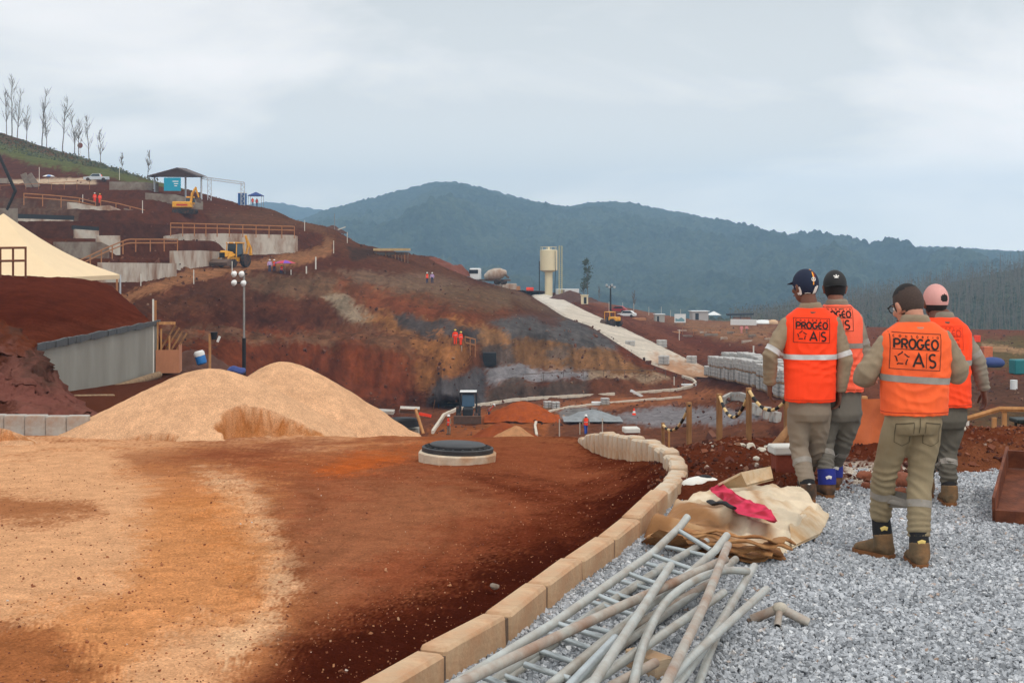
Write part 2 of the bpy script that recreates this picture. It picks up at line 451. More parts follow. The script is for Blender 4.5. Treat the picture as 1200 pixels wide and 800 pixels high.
nl = [
 ([(-800, 512), (500, 503), (470, 530), (300, 640), (330, 720), (290, 800), (280, 1900), (-800, 1900)], (178, 116, 74), 60, 26),
 ([(-800, 512), (480, 505), (395, 518), (230, 522), (150, 545), (200, 590), (250, 640), (300, 700), (290, 760), (240, 830), (150, 1900), (-800, 1900)], (204, 153, 112), 26, 20, .9),
 ([(235, 545), (285, 552), (330, 620), (355, 660), (320, 735), (262, 790), (250, 760), (300, 690), (270, 620)], (212, 168, 128), 12, 16, .75),
 ([(180, 585), (280, 575), (330, 650), (300, 705), (200, 745), (100, 830), (-100, 900), (-100, 760), (140, 690)], (184, 118, 68), 24, 18, .75),
 ([(-50, 575), (105, 590), (120, 600), (40, 610), (-50, 605)], (140, 82, 48), 8, 8, .8),
 ([(140, 530), (260, 522), (330, 530), (250, 548), (170, 552)], (140, 82, 50), 8, 10, .7),
 ([(-60, 720), (60, 740), (130, 790), (40, 900), (-200, 900)], (128, 70, 40), 14, 16, .7),
 ([(230, 528), (400, 516), (690, 512), (745, 528), (775, 560), (700, 620), (600, 680), (480, 720), (400, 700), (350, 630), (300, 570)], (126, 68, 44), 30, 22, .85),
 ([(330, 600), (470, 560), (560, 580), (480, 640), (380, 690), (350, 660)], (150, 98, 68), 36, 26, .6),
 ([(370, 552), (420, 532), (490, 526), (470, 540), (410, 556)], (172, 84, 36), 8, 6, .85),
 ([(250, 556), (480, 520), (560, 517), (400, 545)], (152, 84, 48), 9, 8, .5),
 ([(560, 560), (640, 600), (520, 665), (430, 720), (330, 745), (300, 800), (250, 1000), (600, 1000), (780, 600), (790, 540), (700, 520), (690, 540), (720, 560), (660, 580)], (84, 36, 21), 26, 16, .9),
 ([(760, 545), (720, 585), (650, 625), (560, 670), (440, 725), (360, 760), (320, 800), (250, 1000), (700, 1000), (790, 570), (775, 535)], (58, 22, 13), 18, 14, .95),
 ([(770, 500), (2000, 500), (2000, 640), (1200, 600), (960, 580), (790, 600), (782, 560), (760, 520)], (86, 42, 27), 8, 6, 1., (10.3, 99)),
 ([(1100, 515), (1300, 515), (1300, 600), (1100, 590)], (110, 66, 44), 10, 8, .8, (10, 99)),
 ([(985, 540), (1040, 545), (1100, 560), (1060, 580), (1000, 575)], (188, 176, 160), 8, 6, .9, (10, 14.5)),
 ([(-300, 400), (470, 400), (470, 520), (-300, 520)], (82, 46, 33), 6, 8, 1., (23, 99)),
 ([(640, 512), (780, 490), (1900, 490), (1900, 525), (850, 530)], (96, 50, 32), 6, 6, 1., (15.2, 99)),
]
C = paint(PX, PY, (130, 76, 48), nl, seed=1, depth=Y, X=X, Y=Y)
rr_ = np.hypot(X+6, (Y-10)*.85); th_ = np.arctan2(Y-10, X+6)
stk = pn(rr_*5.5, th_*1.1, 3.)+.6*pn(rr_*13, th_*2.2, 5.)
tm_ = (1-smooth(-30, 40, poly_sd(PX, PY, [(300, 530), (480, 512), (700, 515), (760, 550), (640, 640), (430, 740), (330, 800), (280, 700), (330, 620)])))
C = C*(1+.17*tm_*np.clip(stk, -1, 1))[..., None]
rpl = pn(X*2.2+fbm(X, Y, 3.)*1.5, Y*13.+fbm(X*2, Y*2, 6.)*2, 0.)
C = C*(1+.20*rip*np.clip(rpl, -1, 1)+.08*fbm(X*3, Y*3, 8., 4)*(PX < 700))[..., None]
MG_near = M_ground('packed_earth', True, bump=.55)
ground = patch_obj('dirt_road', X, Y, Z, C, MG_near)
FN = Field(X, Y, Z, PX)

# ---- gravel sheet (stones are scattered on it later) ------------------------------------------
def kx_at(Y): return float(np.interp(Y, ky, kx))
ys = np.linspace(3.2, 12.6, 120); us = np.linspace(0, 1, 120)
gx = np.array([[kx_at(y)+.02+(y*.62+1.2-kx_at(y))*u for u in us] for y in ys]); gy = np.repeat(ys[:, None], 120, 1)
gz = .0+.012*fbm(gx*1.3, gy*1.3, 3., 3)
gc = np.broadcast_to(np.array(lin(104, 106, 112)), gx.shape+(3,)).copy()
gravel_bed = patch_obj('gravel_path', gx, gy, gz, gc, MG_near)
def gz_at(x, y): return .012*float(fbm(np.array([x*1.3]), np.array([y*1.3]), 3., 3)[0])

# ---- rock cut on the left, and the embankment above the concrete wall --------------------------
D = [[(-500, 500, 19), (0, 492, 20.5), (80, 490, 21.5), (105, 488, 23)],
     [(-500, 470, 21), (0, 462, 22.5), (70, 468, 23), (105, 490, 24)],
     [(-500, 400, 25), (0, 408, 26), (50, 428, 25.5), (85, 470, 25), (105, 492, 25)],
     [(-500, 360, 28), (0, 374, 29), (22, 386, 29), (45, 418, 28), (80, 463, 27), (105, 494, 27)],
     [(-500, 350, 40), (0, 392, 39), (40, 410, 39), (80, 470, 34), (105, 510, 32)]]
X, Y, Z, PX, PY = loft_patch(D, [16, 26, 20, 14], -500, 105, 3, 9)
q = fbm(X*.9, Z*1.1, Y*.6, 5, .6); Y = Y+q*.55*smooth(0, .3, .5-abs((PY-435)/150)); Z = Z+.12*fbm(X*2, Y*2, Z*2, 4)
X = X+.2*fbm(Y, Z*1.5, X, 3)
C = paint(PX, PY, (136, 88, 76), [
    ([(0, 360), (60, 380), (50, 420), (20, 410), (-20, 380)], (118, 62, 40), 8, 10),
    ([(10, 375), (50, 400), (75, 440), (55, 460), (35, 420)], (96, 70, 60), 8, 12, .8),
    ([(-20, 430), (80, 460), (80, 480), (-20, 470)], (134, 80, 70), 12, 12, .6),
    ([(-500, 372), (0, 372), (5, 500), (-500, 500)], (92, 50, 36), 8, 10, .8)], seed=4)
MG_mid = M_ground('cut_rock', False, bump=.8)
patch_obj('rock_bank', X, Y, Z, C, MG_mid)

Cc = [[(-500, 470, 30), (0, 416, 37.6), (40, 405, 39.8), (178, 381.5, 59.9), (206, 440, 62)],
      [(-500, 460, 32), (0, 412, 38.5), (40, 401, 40.6), (178, 378.5, 60.6), (206, 432, 63)],
      [(-500, 320, 75), (0, 322, 75), (55, 324, 76), (105, 328, 78), (128, 333, 80), (150, 352, 78), (178, 377.5, 66), (206, 430, 66)],
      [(-500, 345, 110), (0, 342, 110), (128, 344, 110), (178, 405, 100), (206, 440, 90)]]
X, Y, Z, PX, PY = loft_patch(Cc, [2, 60, 6], -500, 206, 2.5, 10)
Z = Z+.06*fbm(X*.9, Y*.9, 2., 5, .6)*(Y > 41)
st = pn((X*.55+Y*.1)*3.2, Y*.06, 4.)
Z += .05*st*(Y > 42)
C = paint(PX, PY, (88, 38, 22), [
    ([(-50, 318), (140, 326), (180, 376), (100, 372), (0, 340)], (100, 46, 28), 14, 10, .6),
    ([(0, 385), (180, 370), (180, 383), (40, 408), (-40, 420)], (104, 52, 34), 5, 5, .7)], seed=6)
C = C*(1+.16*st[..., None])
patch_obj('embankment', X, Y, Z, C, MG_mid)
FC = Field(X, Y, Z, PX)

# ---- hillside, pit and plain -----------------------------------------------------------------
B = [
 [(-900, 480, 60), (0, 480, 60), (250, 480, 60), (420, 660, 62), (1000, 700, 62), (1900, 700, 62)],
 [(-900, 360, 88), (0, 428, 84), (180, 428, 84), (250, 440, 86), (330, 500, 92), (420, 545, 95), (800, 548, 95), (1000, 525, 95), (1300, 520, 95), (1900, 520, 95)],
 [(-900, 345, 100), (0, 385, 106), (150, 400, 108), (200, 422, 112), (300, 447, 128), (400, 470, 144), (480, 478, 150), (520, 477, 150), (560, 476, 150), (620, 470, 154), (700, 465.5, 157), (780, 459.5, 161), (815, 454, 164), (835, 447, 160), (880, 452, 138), (920, 472, 118), (1000, 485, 112), (1200, 490, 110), (1900, 500, 105)],
 [(-900, 335, 105), (0, 380, 110), (150, 392, 112), (200, 402, 116), (300, 424, 134), (400, 446, 148), (480, 458, 152), (520, 458, 152), (560, 456, 154), (620, 452, 158), (700, 447, 162), (780, 446, 166), (815, 449, 168), (835, 441, 168), (880, 440, 150), (920, 458, 128), (1000, 470, 122), (1200, 470, 122), (1900, 480, 115)],
 [(-900, 330, 110), (0, 374, 113), (150, 382, 117), (200, 391, 122), (300, 398, 138), (400, 403, 151), (470, 408, 156), (490, 418, 156), (540, 430, 156), (566, 431, 168), (620, 431, 172), (700, 436, 172), (780, 442.5, 170), (815, 447, 170), (835, 436, 174), (880, 425, 172), (920, 436, 150), (1000, 455, 135), (1200, 452, 136), (1900, 460, 130)],
 [(-900, 325, 114), (0, 368, 117), (150, 370, 124), (200, 385, 138), (300, 391, 156), (400, 393, 168), (440, 388, 174), (480, 384, 168), (540, 386, 164), (566, 392, 173), (600, 388, 176), (650, 396, 178), (700, 412, 178), (740, 426, 176), (780, 439, 173), (815, 445, 172), (835, 431, 180), (880, 412, 200), (920, 418, 178), (1000, 438, 155), (1200, 435, 155), (1900, 440, 150)],
 [(-900, 315, 118), (0, 355, 120), (120, 352, 132), (150, 349, 140), (200, 336, 160), (270, 321, 182), (330, 320.5, 192), (400, 325, 196), (460, 325, 204), (500, 336, 206), (540, 341, 206), (600, 351, 210), (640, 366, 214), (660, 373, 206), (690, 381, 200), (720, 400, 188), (762, 427, 178), (790, 439, 174), (815, 444, 173), (835, 428, 186), (880, 403, 226), (920, 405, 210), (1000, 420, 182), (1200, 418, 185), (1900, 420, 180)],
 [(-900, 312, 121), (0, 348, 124), (120, 345, 138), (200, 324, 168), (270, 310, 198), (340, 299, 212), (390, 288, 226), (440, 310, 222), (500, 321, 232), (540, 330, 232), (600, 346, 250), (622, 347, 330), (640, 358, 288), (660, 371, 240), (690, 382, 216), (720, 401, 196), (762, 427, 180), (800, 440, 174), (815, 443, 174), (835, 426, 190), (880, 398, 242), (920, 398, 230), (1000, 408, 208), (1200, 410, 205), (1900, 410, 205)],
 [(-900, 305, 128), (0, 332, 138), (120, 328, 150), (200, 314, 178), (270, 303, 206), (345, 296.5, 216), (392, 277, 240), (440, 299, 236), (500, 308, 246), (540, 322, 250), (600, 342, 270), (622, 345.5, 338), (640, 356, 300), (660, 368.5, 258), (690, 377, 240), (720, 394, 214), (762, 418, 196), (800, 433, 184), (830, 433, 182), (850, 412, 214), (880, 394, 254), (920, 392, 250), (1000, 400, 230), (1200, 404, 218), (1900, 404, 220)],
 [(-900, 275, 160), (0, 287, 168), (120, 302, 166), (200, 293, 190), (270, 277, 212), (345, 276, 222), (390, 267.5, 248), (420, 287, 252), (440, 294, 248), (500, 301, 258), (530, 317, 262), (560, 331, 272), (600, 339, 300), (622, 344, 345), (650, 346.5, 342), (690, 366.5, 282), (730, 385, 240), (780, 408, 206), (820, 428, 186), (850, 405, 228), (880, 390, 264), (920, 388, 262), (1000, 396, 242), (1200, 400, 228), (1900, 400, 230)],
 [(-900, 250, 182), (0, 262, 190), (100, 264, 190), (200, 273, 206), (270, 270.5, 220), (345, 268, 230), (385, 266.5, 252), (420, 286, 258), (440, 293, 256), (480, 298.5, 264), (510, 300.5, 266), (530, 318, 268), (560, 330.5, 278), (600, 339.5, 305), (640, 342, 345), (690, 360, 300), (730, 376, 262), (780, 398, 225), (820, 410, 212), (850, 396, 244), (880, 386, 276), (920, 384, 275), (1000, 392, 256), (1200, 396, 240), (1900, 396, 240)],
 [(-900, 228, 220), (0, 240, 230), (100, 245, 230), (180, 246, 230), (232, 250, 234), (290, 248, 240), (340, 258, 246), (385, 266.2, 256), (420, 286, 264), (480, 298.5, 272), (530, 319, 276), (600, 340, 310), (640, 341, 350), (700, 359, 330), (760, 376, 300), (800, 386, 290), (850, 385, 290), (900, 380, 300), (1000, 387, 275), (1200, 392, 255), (1900, 390, 255)],
 [(-900, 210, 285), (0, 218, 285), (100, 214, 290), (180, 222, 276), (232, 229, 270), (285, 240.5, 264), (320, 246, 262), (345, 258, 260), (385, 267, 264), (420, 287, 270), (480, 299, 278), (530, 321, 284), (600, 342, 318), (640, 342, 355), (700, 355, 360), (760, 369, 350), (800, 376, 345), (850, 379, 340), (900, 375.5, 350), (1000, 384, 300), (1200, 388, 275), (1900, 386, 270)],
 [(-900, 205, 300), (0, 213, 298), (100, 209, 303), (180, 219, 288), (232, 227, 284), (285, 240.2, 276), (320, 245.5, 270), (345, 258.5, 268), (385, 267.5, 270), (420, 288, 276), (480, 300, 284), (530, 323, 290), (600, 344, 325), (640, 341, 362), (700, 353, 385), (760, 366, 385), (800, 373, 380), (850, 377, 372), (900, 374.5, 375), (1000, 383, 320), (1200, 387, 290), (1900, 384, 280)],
 [(-900, 80, 380), (0, 155, 380), (45, 170, 378), (100, 186, 376), (150, 203, 360), (180, 212, 345), (230, 225, 320), (285, 240.4, 290), (320, 246.5, 280), (345, 261, 278), (385, 270, 280), (420, 291, 285), (480, 304, 295), (530, 328, 300), (600, 347, 335), (640, 342.5, 375), (700, 354, 420), (760, 366.5, 430), (800, 373.5, 425), (850, 376.5, 420), (900, 374.5, 420), (1000, 384, 370), (1200, 393, 380), (1900, 390, 380)],
 [(-900, 130, 520), (0, 190, 520), (180, 245, 480), (285, 290, 420), (385, 330, 400), (480, 360, 420), (600, 390, 450), (700, 385, 520), (900, 392, 560), (1200, 401, 560), (1900, 400, 560)],
 [(-900, 300, 1100), (0, 300, 1100), (300, 400, 1000), (700, 430, 1000), (1200, 430, 1000), (1900, 420, 1000)],
]
X, Y, Z, PX, PY = loft_patch(B, [10, 34, 18, 18, 26, 26, 10, 12, 18, 10, 14, 18, 6, 26, 10, 8], -900, 1900, 2.6, 7)
far = smooth(380, 500, Y)
cut = (1-smooth(-8, 10, poly_sd(PX, PY, [(170, 350), (270, 323), (500, 335), (560, 395), (700, 385), (815, 446), (700, 462), (560, 472), (480, 476), (330, 452), (200, 420)])))
rampm = 1-smooth(-4, 10, poly_sd(PX, PY, [(606, 338), (640, 338), (690, 362), (735, 384), (775, 402), (830, 428), (858, 450), (815, 452), (795, 444), (755, 430), (715, 404), (684, 386), (650, 376)]))
cut = cut*(1-rampm)
amp = (.12+.45*cut)*(1-rampm)
Z = Z+amp*.75*fbm(X*.14, Y*.14, 1., 5, .6)+.13*fbm(X*.5, Y*.5, 3., 5, .65)*(1-far)*(1-rampm)
g1 = fbm(X*.32, Z*.05, Y*.05, 5, .6)
Y = Y+cut*1.6*g1+cut*.35*pn(X*1.25, Z*.03, 3.)
Z = Z+cut*.6*np.abs(pn(X*.3, Z*.12, 4.))*(1-smooth(452, 470, PY))
nose = np.exp(-((PX-535)/26)**2)*smooth(480, 455, PY)*smooth(372, 392, PY)
Y = Y-nose*7
ter = (1-smooth(-5, 6, poly_sd(PX, PY, [(-60, 215), (170, 222), (240, 255), (260, 300), (120, 340), (-60, 330)])))
Z = Z+ter*.9*(np.floor((Z+40)/2.6)*2.6+2.6*smooth(.25, .6, ((Z+40)/2.6) % 1)-40-Z)
hl = [
 # right-hand plain
 ([(640, 330), (2000, 330), (2000, 520), (930, 520), (860, 440), (700, 372)], (118, 64, 46), 6, 8, .9),
 ([(680, 350), (900, 374), (980, 380), (980, 392), (800, 388)], (128, 80, 58), 4, 5, .8),
 ([(790, 378), (905, 384), (905, 402), (840, 400)], (146, 104, 76), 4, 6, .7),
 ([(690, 364), (760, 378), (820, 410), (905, 430), (905, 418), (830, 396), (740, 368)], (92, 42, 28), 4, 4, .8),
 ([(850, 425), (905, 436), (930, 455), (905, 458), (860, 440)], (146, 88, 60), 4, 4, .7),
 ([(1110, 395), (1260, 398), (1260, 430), (1150, 428)], (96, 84, 52), 5, 6, .85),
 ([(1080, 440), (1260, 445), (1260, 480), (1080, 475)], (92, 62, 48), 5, 8, .8),
 ([(1120, 478), (1260, 478), (1260, 500), (1120, 500)], (84, 78, 52), 5, 6, .6),
 ([(1150, 402), (1260, 418), (1260, 424), (1150, 408)], (178, 134, 100), 2, 2, .7),
 # pit floor
 ([(560, 462), (820, 446), (905, 470), (905, 520), (500, 520), (470, 480)], (118, 66, 46), 6, 6, .9),
 ([(590, 476), (700, 468), (815, 456), (870, 460), (800, 472), (640, 482)], (156, 90, 60), 3, 3, .9),
 ([(500, 505), (540, 480), (640, 480), (690, 490), (630, 520), (490, 520)], (158, 84, 46), 6, 6, .85),
 ([(650, 480), (700, 476), (722, 488), (690, 494), (655, 490)], (126, 124, 120), 2.5, 3, .9),
 ([(722, 486), (780, 476), (840, 477), (905, 486), (850, 498), (760, 500), (726, 496)], (136, 135, 136), 3, 3, .8),
 ([(640, 490), (720, 500), (900, 505), (900, 530), (640, 520)], (112, 64, 44), 4, 5, .7),
 # big cut
 ([(180, 352), (275, 320), (520, 330), (620, 352), (700, 385), (800, 445), (560, 470), (300, 450), (190, 425)], (112, 62, 42), 10, 10, .8),
 ([(186, 385), (300, 378), (430, 400), (475, 470), (330, 462), (190, 430)], (112, 50, 28), 12, 12, .85),
 ([(230, 345), (400, 345), (430, 385), (250, 380)], (86, 44, 29), 8, 9, .8),
 ([(130, 362), (270, 325), (330, 322), (420, 330), (300, 348), (200, 372)], (84, 48, 34), 7, 8, .6),
 ([(190, 372), (330, 362), (420, 376), (330, 384), (200, 388)], (76, 36, 24), 5, 8, .7),
 ([(395, 415), (480, 405), (500, 430), (420, 440)], (150, 76, 40), 8, 10, .5),
 ([(190, 388), (420, 398), (460, 406), (330, 402), (200, 398)], (124, 92, 72), 3, 5, .55),
 ([(270, 322), (430, 326), (540, 336), (620, 352), (560, 362), (430, 352), (290, 340)], (110, 80, 60), 6, 6, .8),
 ([(398, 318), (520, 318), (560, 335), (500, 345), (420, 336)], (118, 92, 74), 4, 5, .7),
 ([(380, 346), (405, 344), (440, 372), (432, 384), (400, 372)], (144, 124, 102), 4, 5, .9),
 ([(392, 325), (440, 335), (560, 372), (540, 384), (450, 366), (400, 345)], (122, 58, 34), 6, 7, .7),
 ([(420, 366), (560, 380), (600, 392), (570, 402), (480, 392), (430, 382)], (156, 98, 58), 5, 6, .8),
 ([(456, 366), (500, 374), (560, 382), (585, 395), (560, 402), (500, 398), (470, 384)], (74, 68, 66), 3, 3, .95),
 ([(375, 390), (470, 388), (530, 396), (510, 415), (440, 412), (380, 400)], (112, 74, 54), 6, 8, .7),
 ([(480, 392), (545, 398), (550, 440), (510, 462), (480, 450), (500, 420)], (160, 98, 58), 7, 9, .8),
 ([(400, 400), (470, 410), (490, 465), (420, 462)], (118, 52, 28), 9, 9, .7),
 ([(516, 440), (555, 430), (572, 440), (570, 474), (500, 474), (506, 456)], (84, 80, 80), 4, 3, .95),
 ([(560, 386), (640, 374), (770, 430), (770, 446), (575, 432)], (138, 94, 62), 5, 6, .9),
 ([(575, 376), (640, 362), (725, 398), (728, 414), (680, 412), (640, 400), (600, 396)], (86, 82, 80), 4, 3, .95),
 ([(566, 402), (600, 404), (606, 430), (566, 432)], (74, 68, 66), 3, 3, .8),
 ([(640, 410), (665, 412), (662, 430), (640, 426)], (92, 84, 78), 4, 5, .7),
 ([(715, 398), (800, 438), (780, 444), (730, 424)], (104, 48, 30), 4, 4, .9),
 ([(570, 432), (690, 436), (700, 447), (575, 452)], (132, 128, 128), 3, 3, .9, (150, 400)),
 ([(690, 436), (785, 443), (785, 448), (690, 448)], (158, 130, 104), 2, 2, .9),
 ([(570, 452), (690, 448), (690, 466), (570, 472)], (78, 64, 56), 4, 4, .9),
 ([(690, 448), (800, 447), (800, 459), (690, 465)], (112, 62, 42), 4, 4, .9),
 ([(600, 334), (622, 346), (660, 372), (620, 366), (560, 350), (500, 336)], (104, 78, 58), 6, 5, .8),
 ([(600, 350), (660, 374), (650, 382), (600, 368)], (88, 46, 32), 4, 4, .7),
 # left hill
 ([(110, 350), (140, 344), (200, 322), (270, 308), (340, 299), (385, 289), (390, 296), (345, 312), (270, 322), (200, 338), (150, 352)], (152, 98, 68), 3, 3, .9),
 ([(340, 299), (378, 288), (382, 278), (352, 262), (340, 258), (350, 256), (378, 266), (394, 280), (388, 292), (345, 306)], (140, 92, 64), 2.5, 2, .85),
 ([(240, 250), (320, 243), (350, 258), (390, 268), (420, 290), (380, 270), (330, 270), (250, 262)], (96, 60, 44), 4, 4, .8),
 ([(380, 266), (440, 292), (520, 300), (560, 330), (480, 320), (400, 300)], (98, 56, 38), 4, 4, .8),
 ([(408, 290), (440, 292), (444, 300), (412, 306)], (62, 42, 34), 3, 2, .9),
 ([(-60, 214), (112, 206), (112, 216), (0, 224), (-60, 226)], (196, 168, 140), 1.6, 1.6, .95, (283, 305)),
 ([(-60, 150), (0, 155), (100, 186), (185, 213), (240, 230), (185, 222), (100, 205), (0, 182), (-60, 176)], (92, 96, 52), 3, 4, .9, (300, 500)),
 ([(-60, 150), (0, 156), (100, 186), (110, 194), (0, 168), (-60, 160)], (96, 58, 40), 2, 3, .8, (300, 500)),
 ([(-60, 240), (100, 240), (200, 270), (180, 290), (-60, 280)], (72, 38, 28), 5, 6, .8, (100, 260)),
 ([(-60, 236), (90, 240), (90, 256), (-60, 250)], (112, 92, 78), 5, 6, .5, (100, 260)),
]
C = paint(PX, PY, (88, 44, 29), hl, seed=2, depth=Y)
tooth = (1-smooth(-4, 8, poly_sd(PX, PY, [(560, 388), (640, 378), (790, 440), (700, 440), (566, 430)])))+.6*(1-smooth(-4, 8, poly_sd(PX, PY, [(330, 420), (480, 415), (495, 470), (400, 462)])))
band = np.clip(1+tooth*.38*pn(X*1.25, Z*.03, 3.)+cut*.36*fbm(X*.6, Z*.12, Y*.1, 4, .65)+.10*fbm(X*.08, Y*.08, 5., 4), .5, 1.6)
C = C*band[..., None]; rdn = np.clip((C[..., :1]/(C[..., 1:2]+1e-4)-1.3)/1.5, 0, 1); C = C*(1+rdn*np.array([-.05, .08, .0]))
terr = np.array(lin(74, 88, 48))
C = C*(1-far[..., None])+terr*far[..., None]
MG_far = M_ground('cut_earth', False, streak=True, bump=.9)
hill = patch_obj('hillside', X, Y, Z, C, MG_far)
FB = Field(X, Y, Z, PX)
def G(px, py, y0=75, y1=520):
    "point of the hillside or pit seen at (px, py) of the plan sketch"
    Yh, zh = FB.hit(px, py, y0, y1); return Vector(((px-600)/F*Yh, Yh, zh))
def GY(px, Yd): return Vector(((px-600)/F*Yd, Yd, FB.z(px, Yd)))

# ---- concrete-sand ramp road -------------------------------------------------------------------
lft = [(622, 347, 330), (640, 358, 288), (660, 371, 240), (690, 382, 216), (720, 401, 196), (762, 427, 180), (800, 440, 174), (815, 443.5, 173)]
rgt = [(640, 345.2, 338), (662, 352, 318), (690, 366, 283), (730, 384.5, 241), (770, 403.5, 210), (800, 418, 194), (825, 430, 184), (850, 446, 165)]
rows = 70; nc = 16
def along(ln, t):
    P_ = [P(*q) for q in ln]; d = np.linspace(0, 1, len(P_)); return np.array([np.interp(t, d, [p[i] for p in P_]) for i in range(3)])
lw = np.array([along(lft, t) for t in np.linspace(0, 1, rows)]); rw = np.array([along(rgt, t) for t in np.linspace(0, 1, rows)])
uu = np.linspace(0, 1, nc)[None, :, None]
RR = lw[:, None]*(1-uu)+rw[:, None]*uu
X, Y, Z = RR[..., 0], RR[..., 1], RR[..., 2]+.22-.5*(np.abs(uu[..., 0]-.5) > .499)
Z = Z+.05*fbm(X*.3, Y*.3, 2., 3); PXr = 600+X*F/Y; PYr = HOR+(CAMZ-Z)*F/Y
C = paint(PXr, PYr, (204, 190, 172), [([(770, 418), (870, 440), (830, 470), (790, 445)], (176, 128, 92), 9, 6, .9),
                                      ([(610, 335), (670, 355), (660, 365), (630, 352)], (214, 204, 190), 4, 3, .6)], seed=8)
road = patch_obj('ramp_road', X[::-1], Y[::-1], Z[::-1], C[::-1], MG_mid)

# ---- mountains ---------------------------------------------------------------------------------
def M_forest(name, cols, sc_):
    m = bpy.data.materials.new(name); m.use_nodes = True; nt = m.node_tree; b = nt.nodes['Principled BSDF']; n = nt.nodes.new; l = nt.links.new
    b.inputs['Roughness'].default_value = .95; b.inputs['Specular IOR Level'].default_value = .1
    ge = n('ShaderNodeNewGeometry')
    t1 = n('ShaderNodeTexVoronoi'); t1.inputs['Scale'].default_value = sc_; l(ge.outputs['Position'], t1.inputs['Vector'])
    t2 = n('ShaderNodeTexNoise'); t2.inputs['Scale'].default_value = sc_*.12; t2.inputs['Detail'].default_value = 7; l(ge.outputs['Position'], t2.inputs['Vector'])
    sp = n('ShaderNodeSeparateColor'); l(t1.outputs['Color'], sp.inputs[0])
    t3 = n('ShaderNodeTexNoise'); t3.inputs['Scale'].default_value = sc_*.022; t3.inputs['Detail'].default_value = 3; l(ge.outputs['Position'], t3.inputs['Vector'])
    a0 = n('ShaderNodeMath'); a0.operation = 'MULTIPLY_ADD'; a0.inputs[1].default_value = .7; l(t3.outputs['Fac'], a0.inputs[0]); l(t2.outputs['Fac'], a0.inputs[2])
    a1 = n('ShaderNodeMath'); a1.operation = 'SUBTRACT'; a1.inputs[1].default_value = .35; l(a0.outputs[0], a1.inputs[0])
    ad = n('ShaderNodeMath'); ad.operation = 'MULTIPLY_ADD'; ad.inputs[1].default_value = .4; l(sp.outputs[0], ad.inputs[0]); l(a1.outputs[0], ad.inputs[2])
    r = n('ShaderNodeValToRGB'); e = r.color_ramp.elements; e[0].position = .38; e[0].color = (*cols[0], 1); e[1].position = .95; e[1].color = (*cols[2], 1)
    k = e.new(.66); k.color = (*cols[1], 1); l(ad.outputs[0], r.inputs[0]); l(r.outputs[0], b.inputs['Base Color'])
    bp = n('ShaderNodeBump'); bp.inputs['Strength'].default_value = 1; bp.inputs['Distance'].default_value = 2.5; l(t1.outputs['Distance'], bp.inputs['Height']); bp.invert = True
    l(bp.outputs[0], b.inputs['Normal']); return m
MF1 = M_forest('mountain_forest', [(.010, .020, .013), (.024, .040, .022), (.055, .070, .036)], .16)
def mountain(name, ridge, Yr, foot, Yf, px0, px1, mat, amp, tree, seed, rows=110, dpx=2.6, power=1.0):
    pxs = np.arange(px0, px1, dpx); rg = np.array(ridge, float); ft = np.array(foot, float)
    py1 = np.interp(pxs, rg[:, 0], rg[:, 1]); py0 = np.interp(pxs, ft[:, 0], ft[:, 1])
    k = 7; ker = np.hanning(k+2)[1:-1]; ker /= ker.sum(); py1 = np.convolve(np.pad(py1, k//2, 'edge'), ker, 'valid')
    t = np.linspace(0, 1.12, rows)[:, None]
    Y = Yf+(Yr-Yf)*np.minimum(t, 1)+np.maximum(t-1, 0)*(Yr-Yf)*1.6
    Z0 = CAMZ-(py0-HOR)/F*Yf; Z1 = CAMZ-(py1-HOR)/F*Yr
    Z = Z0+(Z1-Z0)*np.minimum(t, 1)**power-np.maximum(t-1, 0)*(Z1-Z0+40)*2
    PX = np.broadcast_to(pxs, Z.shape).copy(); Y = np.broadcast_to(Y, Z.shape).copy(); X = (PX-600)/F*Y
    env = np.sin(np.pi*np.clip(t, 0, 1)**.8)**.8*(1-.55*smooth(.75, 1.0, np.clip(t, 0, 1)))
    L_ = Yr*.11
    rid = 1-2*np.abs(pn(X/L_+.3*pn(X/L_/2, Y/L_, seed), Y/L_/1.8, seed+.2))
    Z = Z+env*amp*(rid*.9+.5*fbm(X/L_*2.3, Y/L_*1.5, seed, 4))
    ch = np.clip(env+.35, 0, 1)
    Z = Z+tree*ch*np.abs(pn(X/(tree*1.6), Y/(tree*2.4), seed))*1.6+tree*.5*pn(X/tree*1.3, Y/tree, seed+3)
    Vv = np.stack([X, Y, Z], -1).reshape(-1, 3)
    o = np_mesh(name, Vv, grid_faces(*Z.shape), mat, True); o['kind'] = 'structure'; return o
ridge1 = [(-900, 330), (200, 300), (300, 272), (355, 257), (380, 247), (420, 236), (450, 228.5), (480, 221), (500, 215.5), (525, 213), (550, 216), (580, 225), (610, 233), (640, 240), (665, 243), (690, 238.5), (715, 236), (740, 238), (770, 245), (800, 250), (850, 262), (900, 272), (950, 281), (1000, 288.5), (1050, 291), (1100, 290), (1150, 294), (1200, 298), (1300, 305), (1900, 310)]
mountain('mountain', ridge1, 2300, [(-900, 430), (1900, 430)], 1050, -900, 1900, MF1, 44, 7., 2.3, rows=190, power=1.05)
mountain('distant_ridge', [(-900, 250), (200, 246), (280, 241), (310, 236), (335, 238), (360, 243), (400, 249), (500, 262), (800, 300)], 3300, [(-900, 320), (1900, 320)], 2600, -900, 800, MF1, 20, 9., 5.1, rows=40, dpx=4)
MF2 = M_forest('scrub_wood', [(.034, .044, .028), (.058, .07, .043), (.10, .108, .072)], .5)
near_ridge = [(700, 383), (860, 377), (900, 371), (940, 361), (985, 354), (1010, 350), (1050, 344), (1100, 335), (1150, 324), (1200, 314), (1300, 296), (1900, 230)]
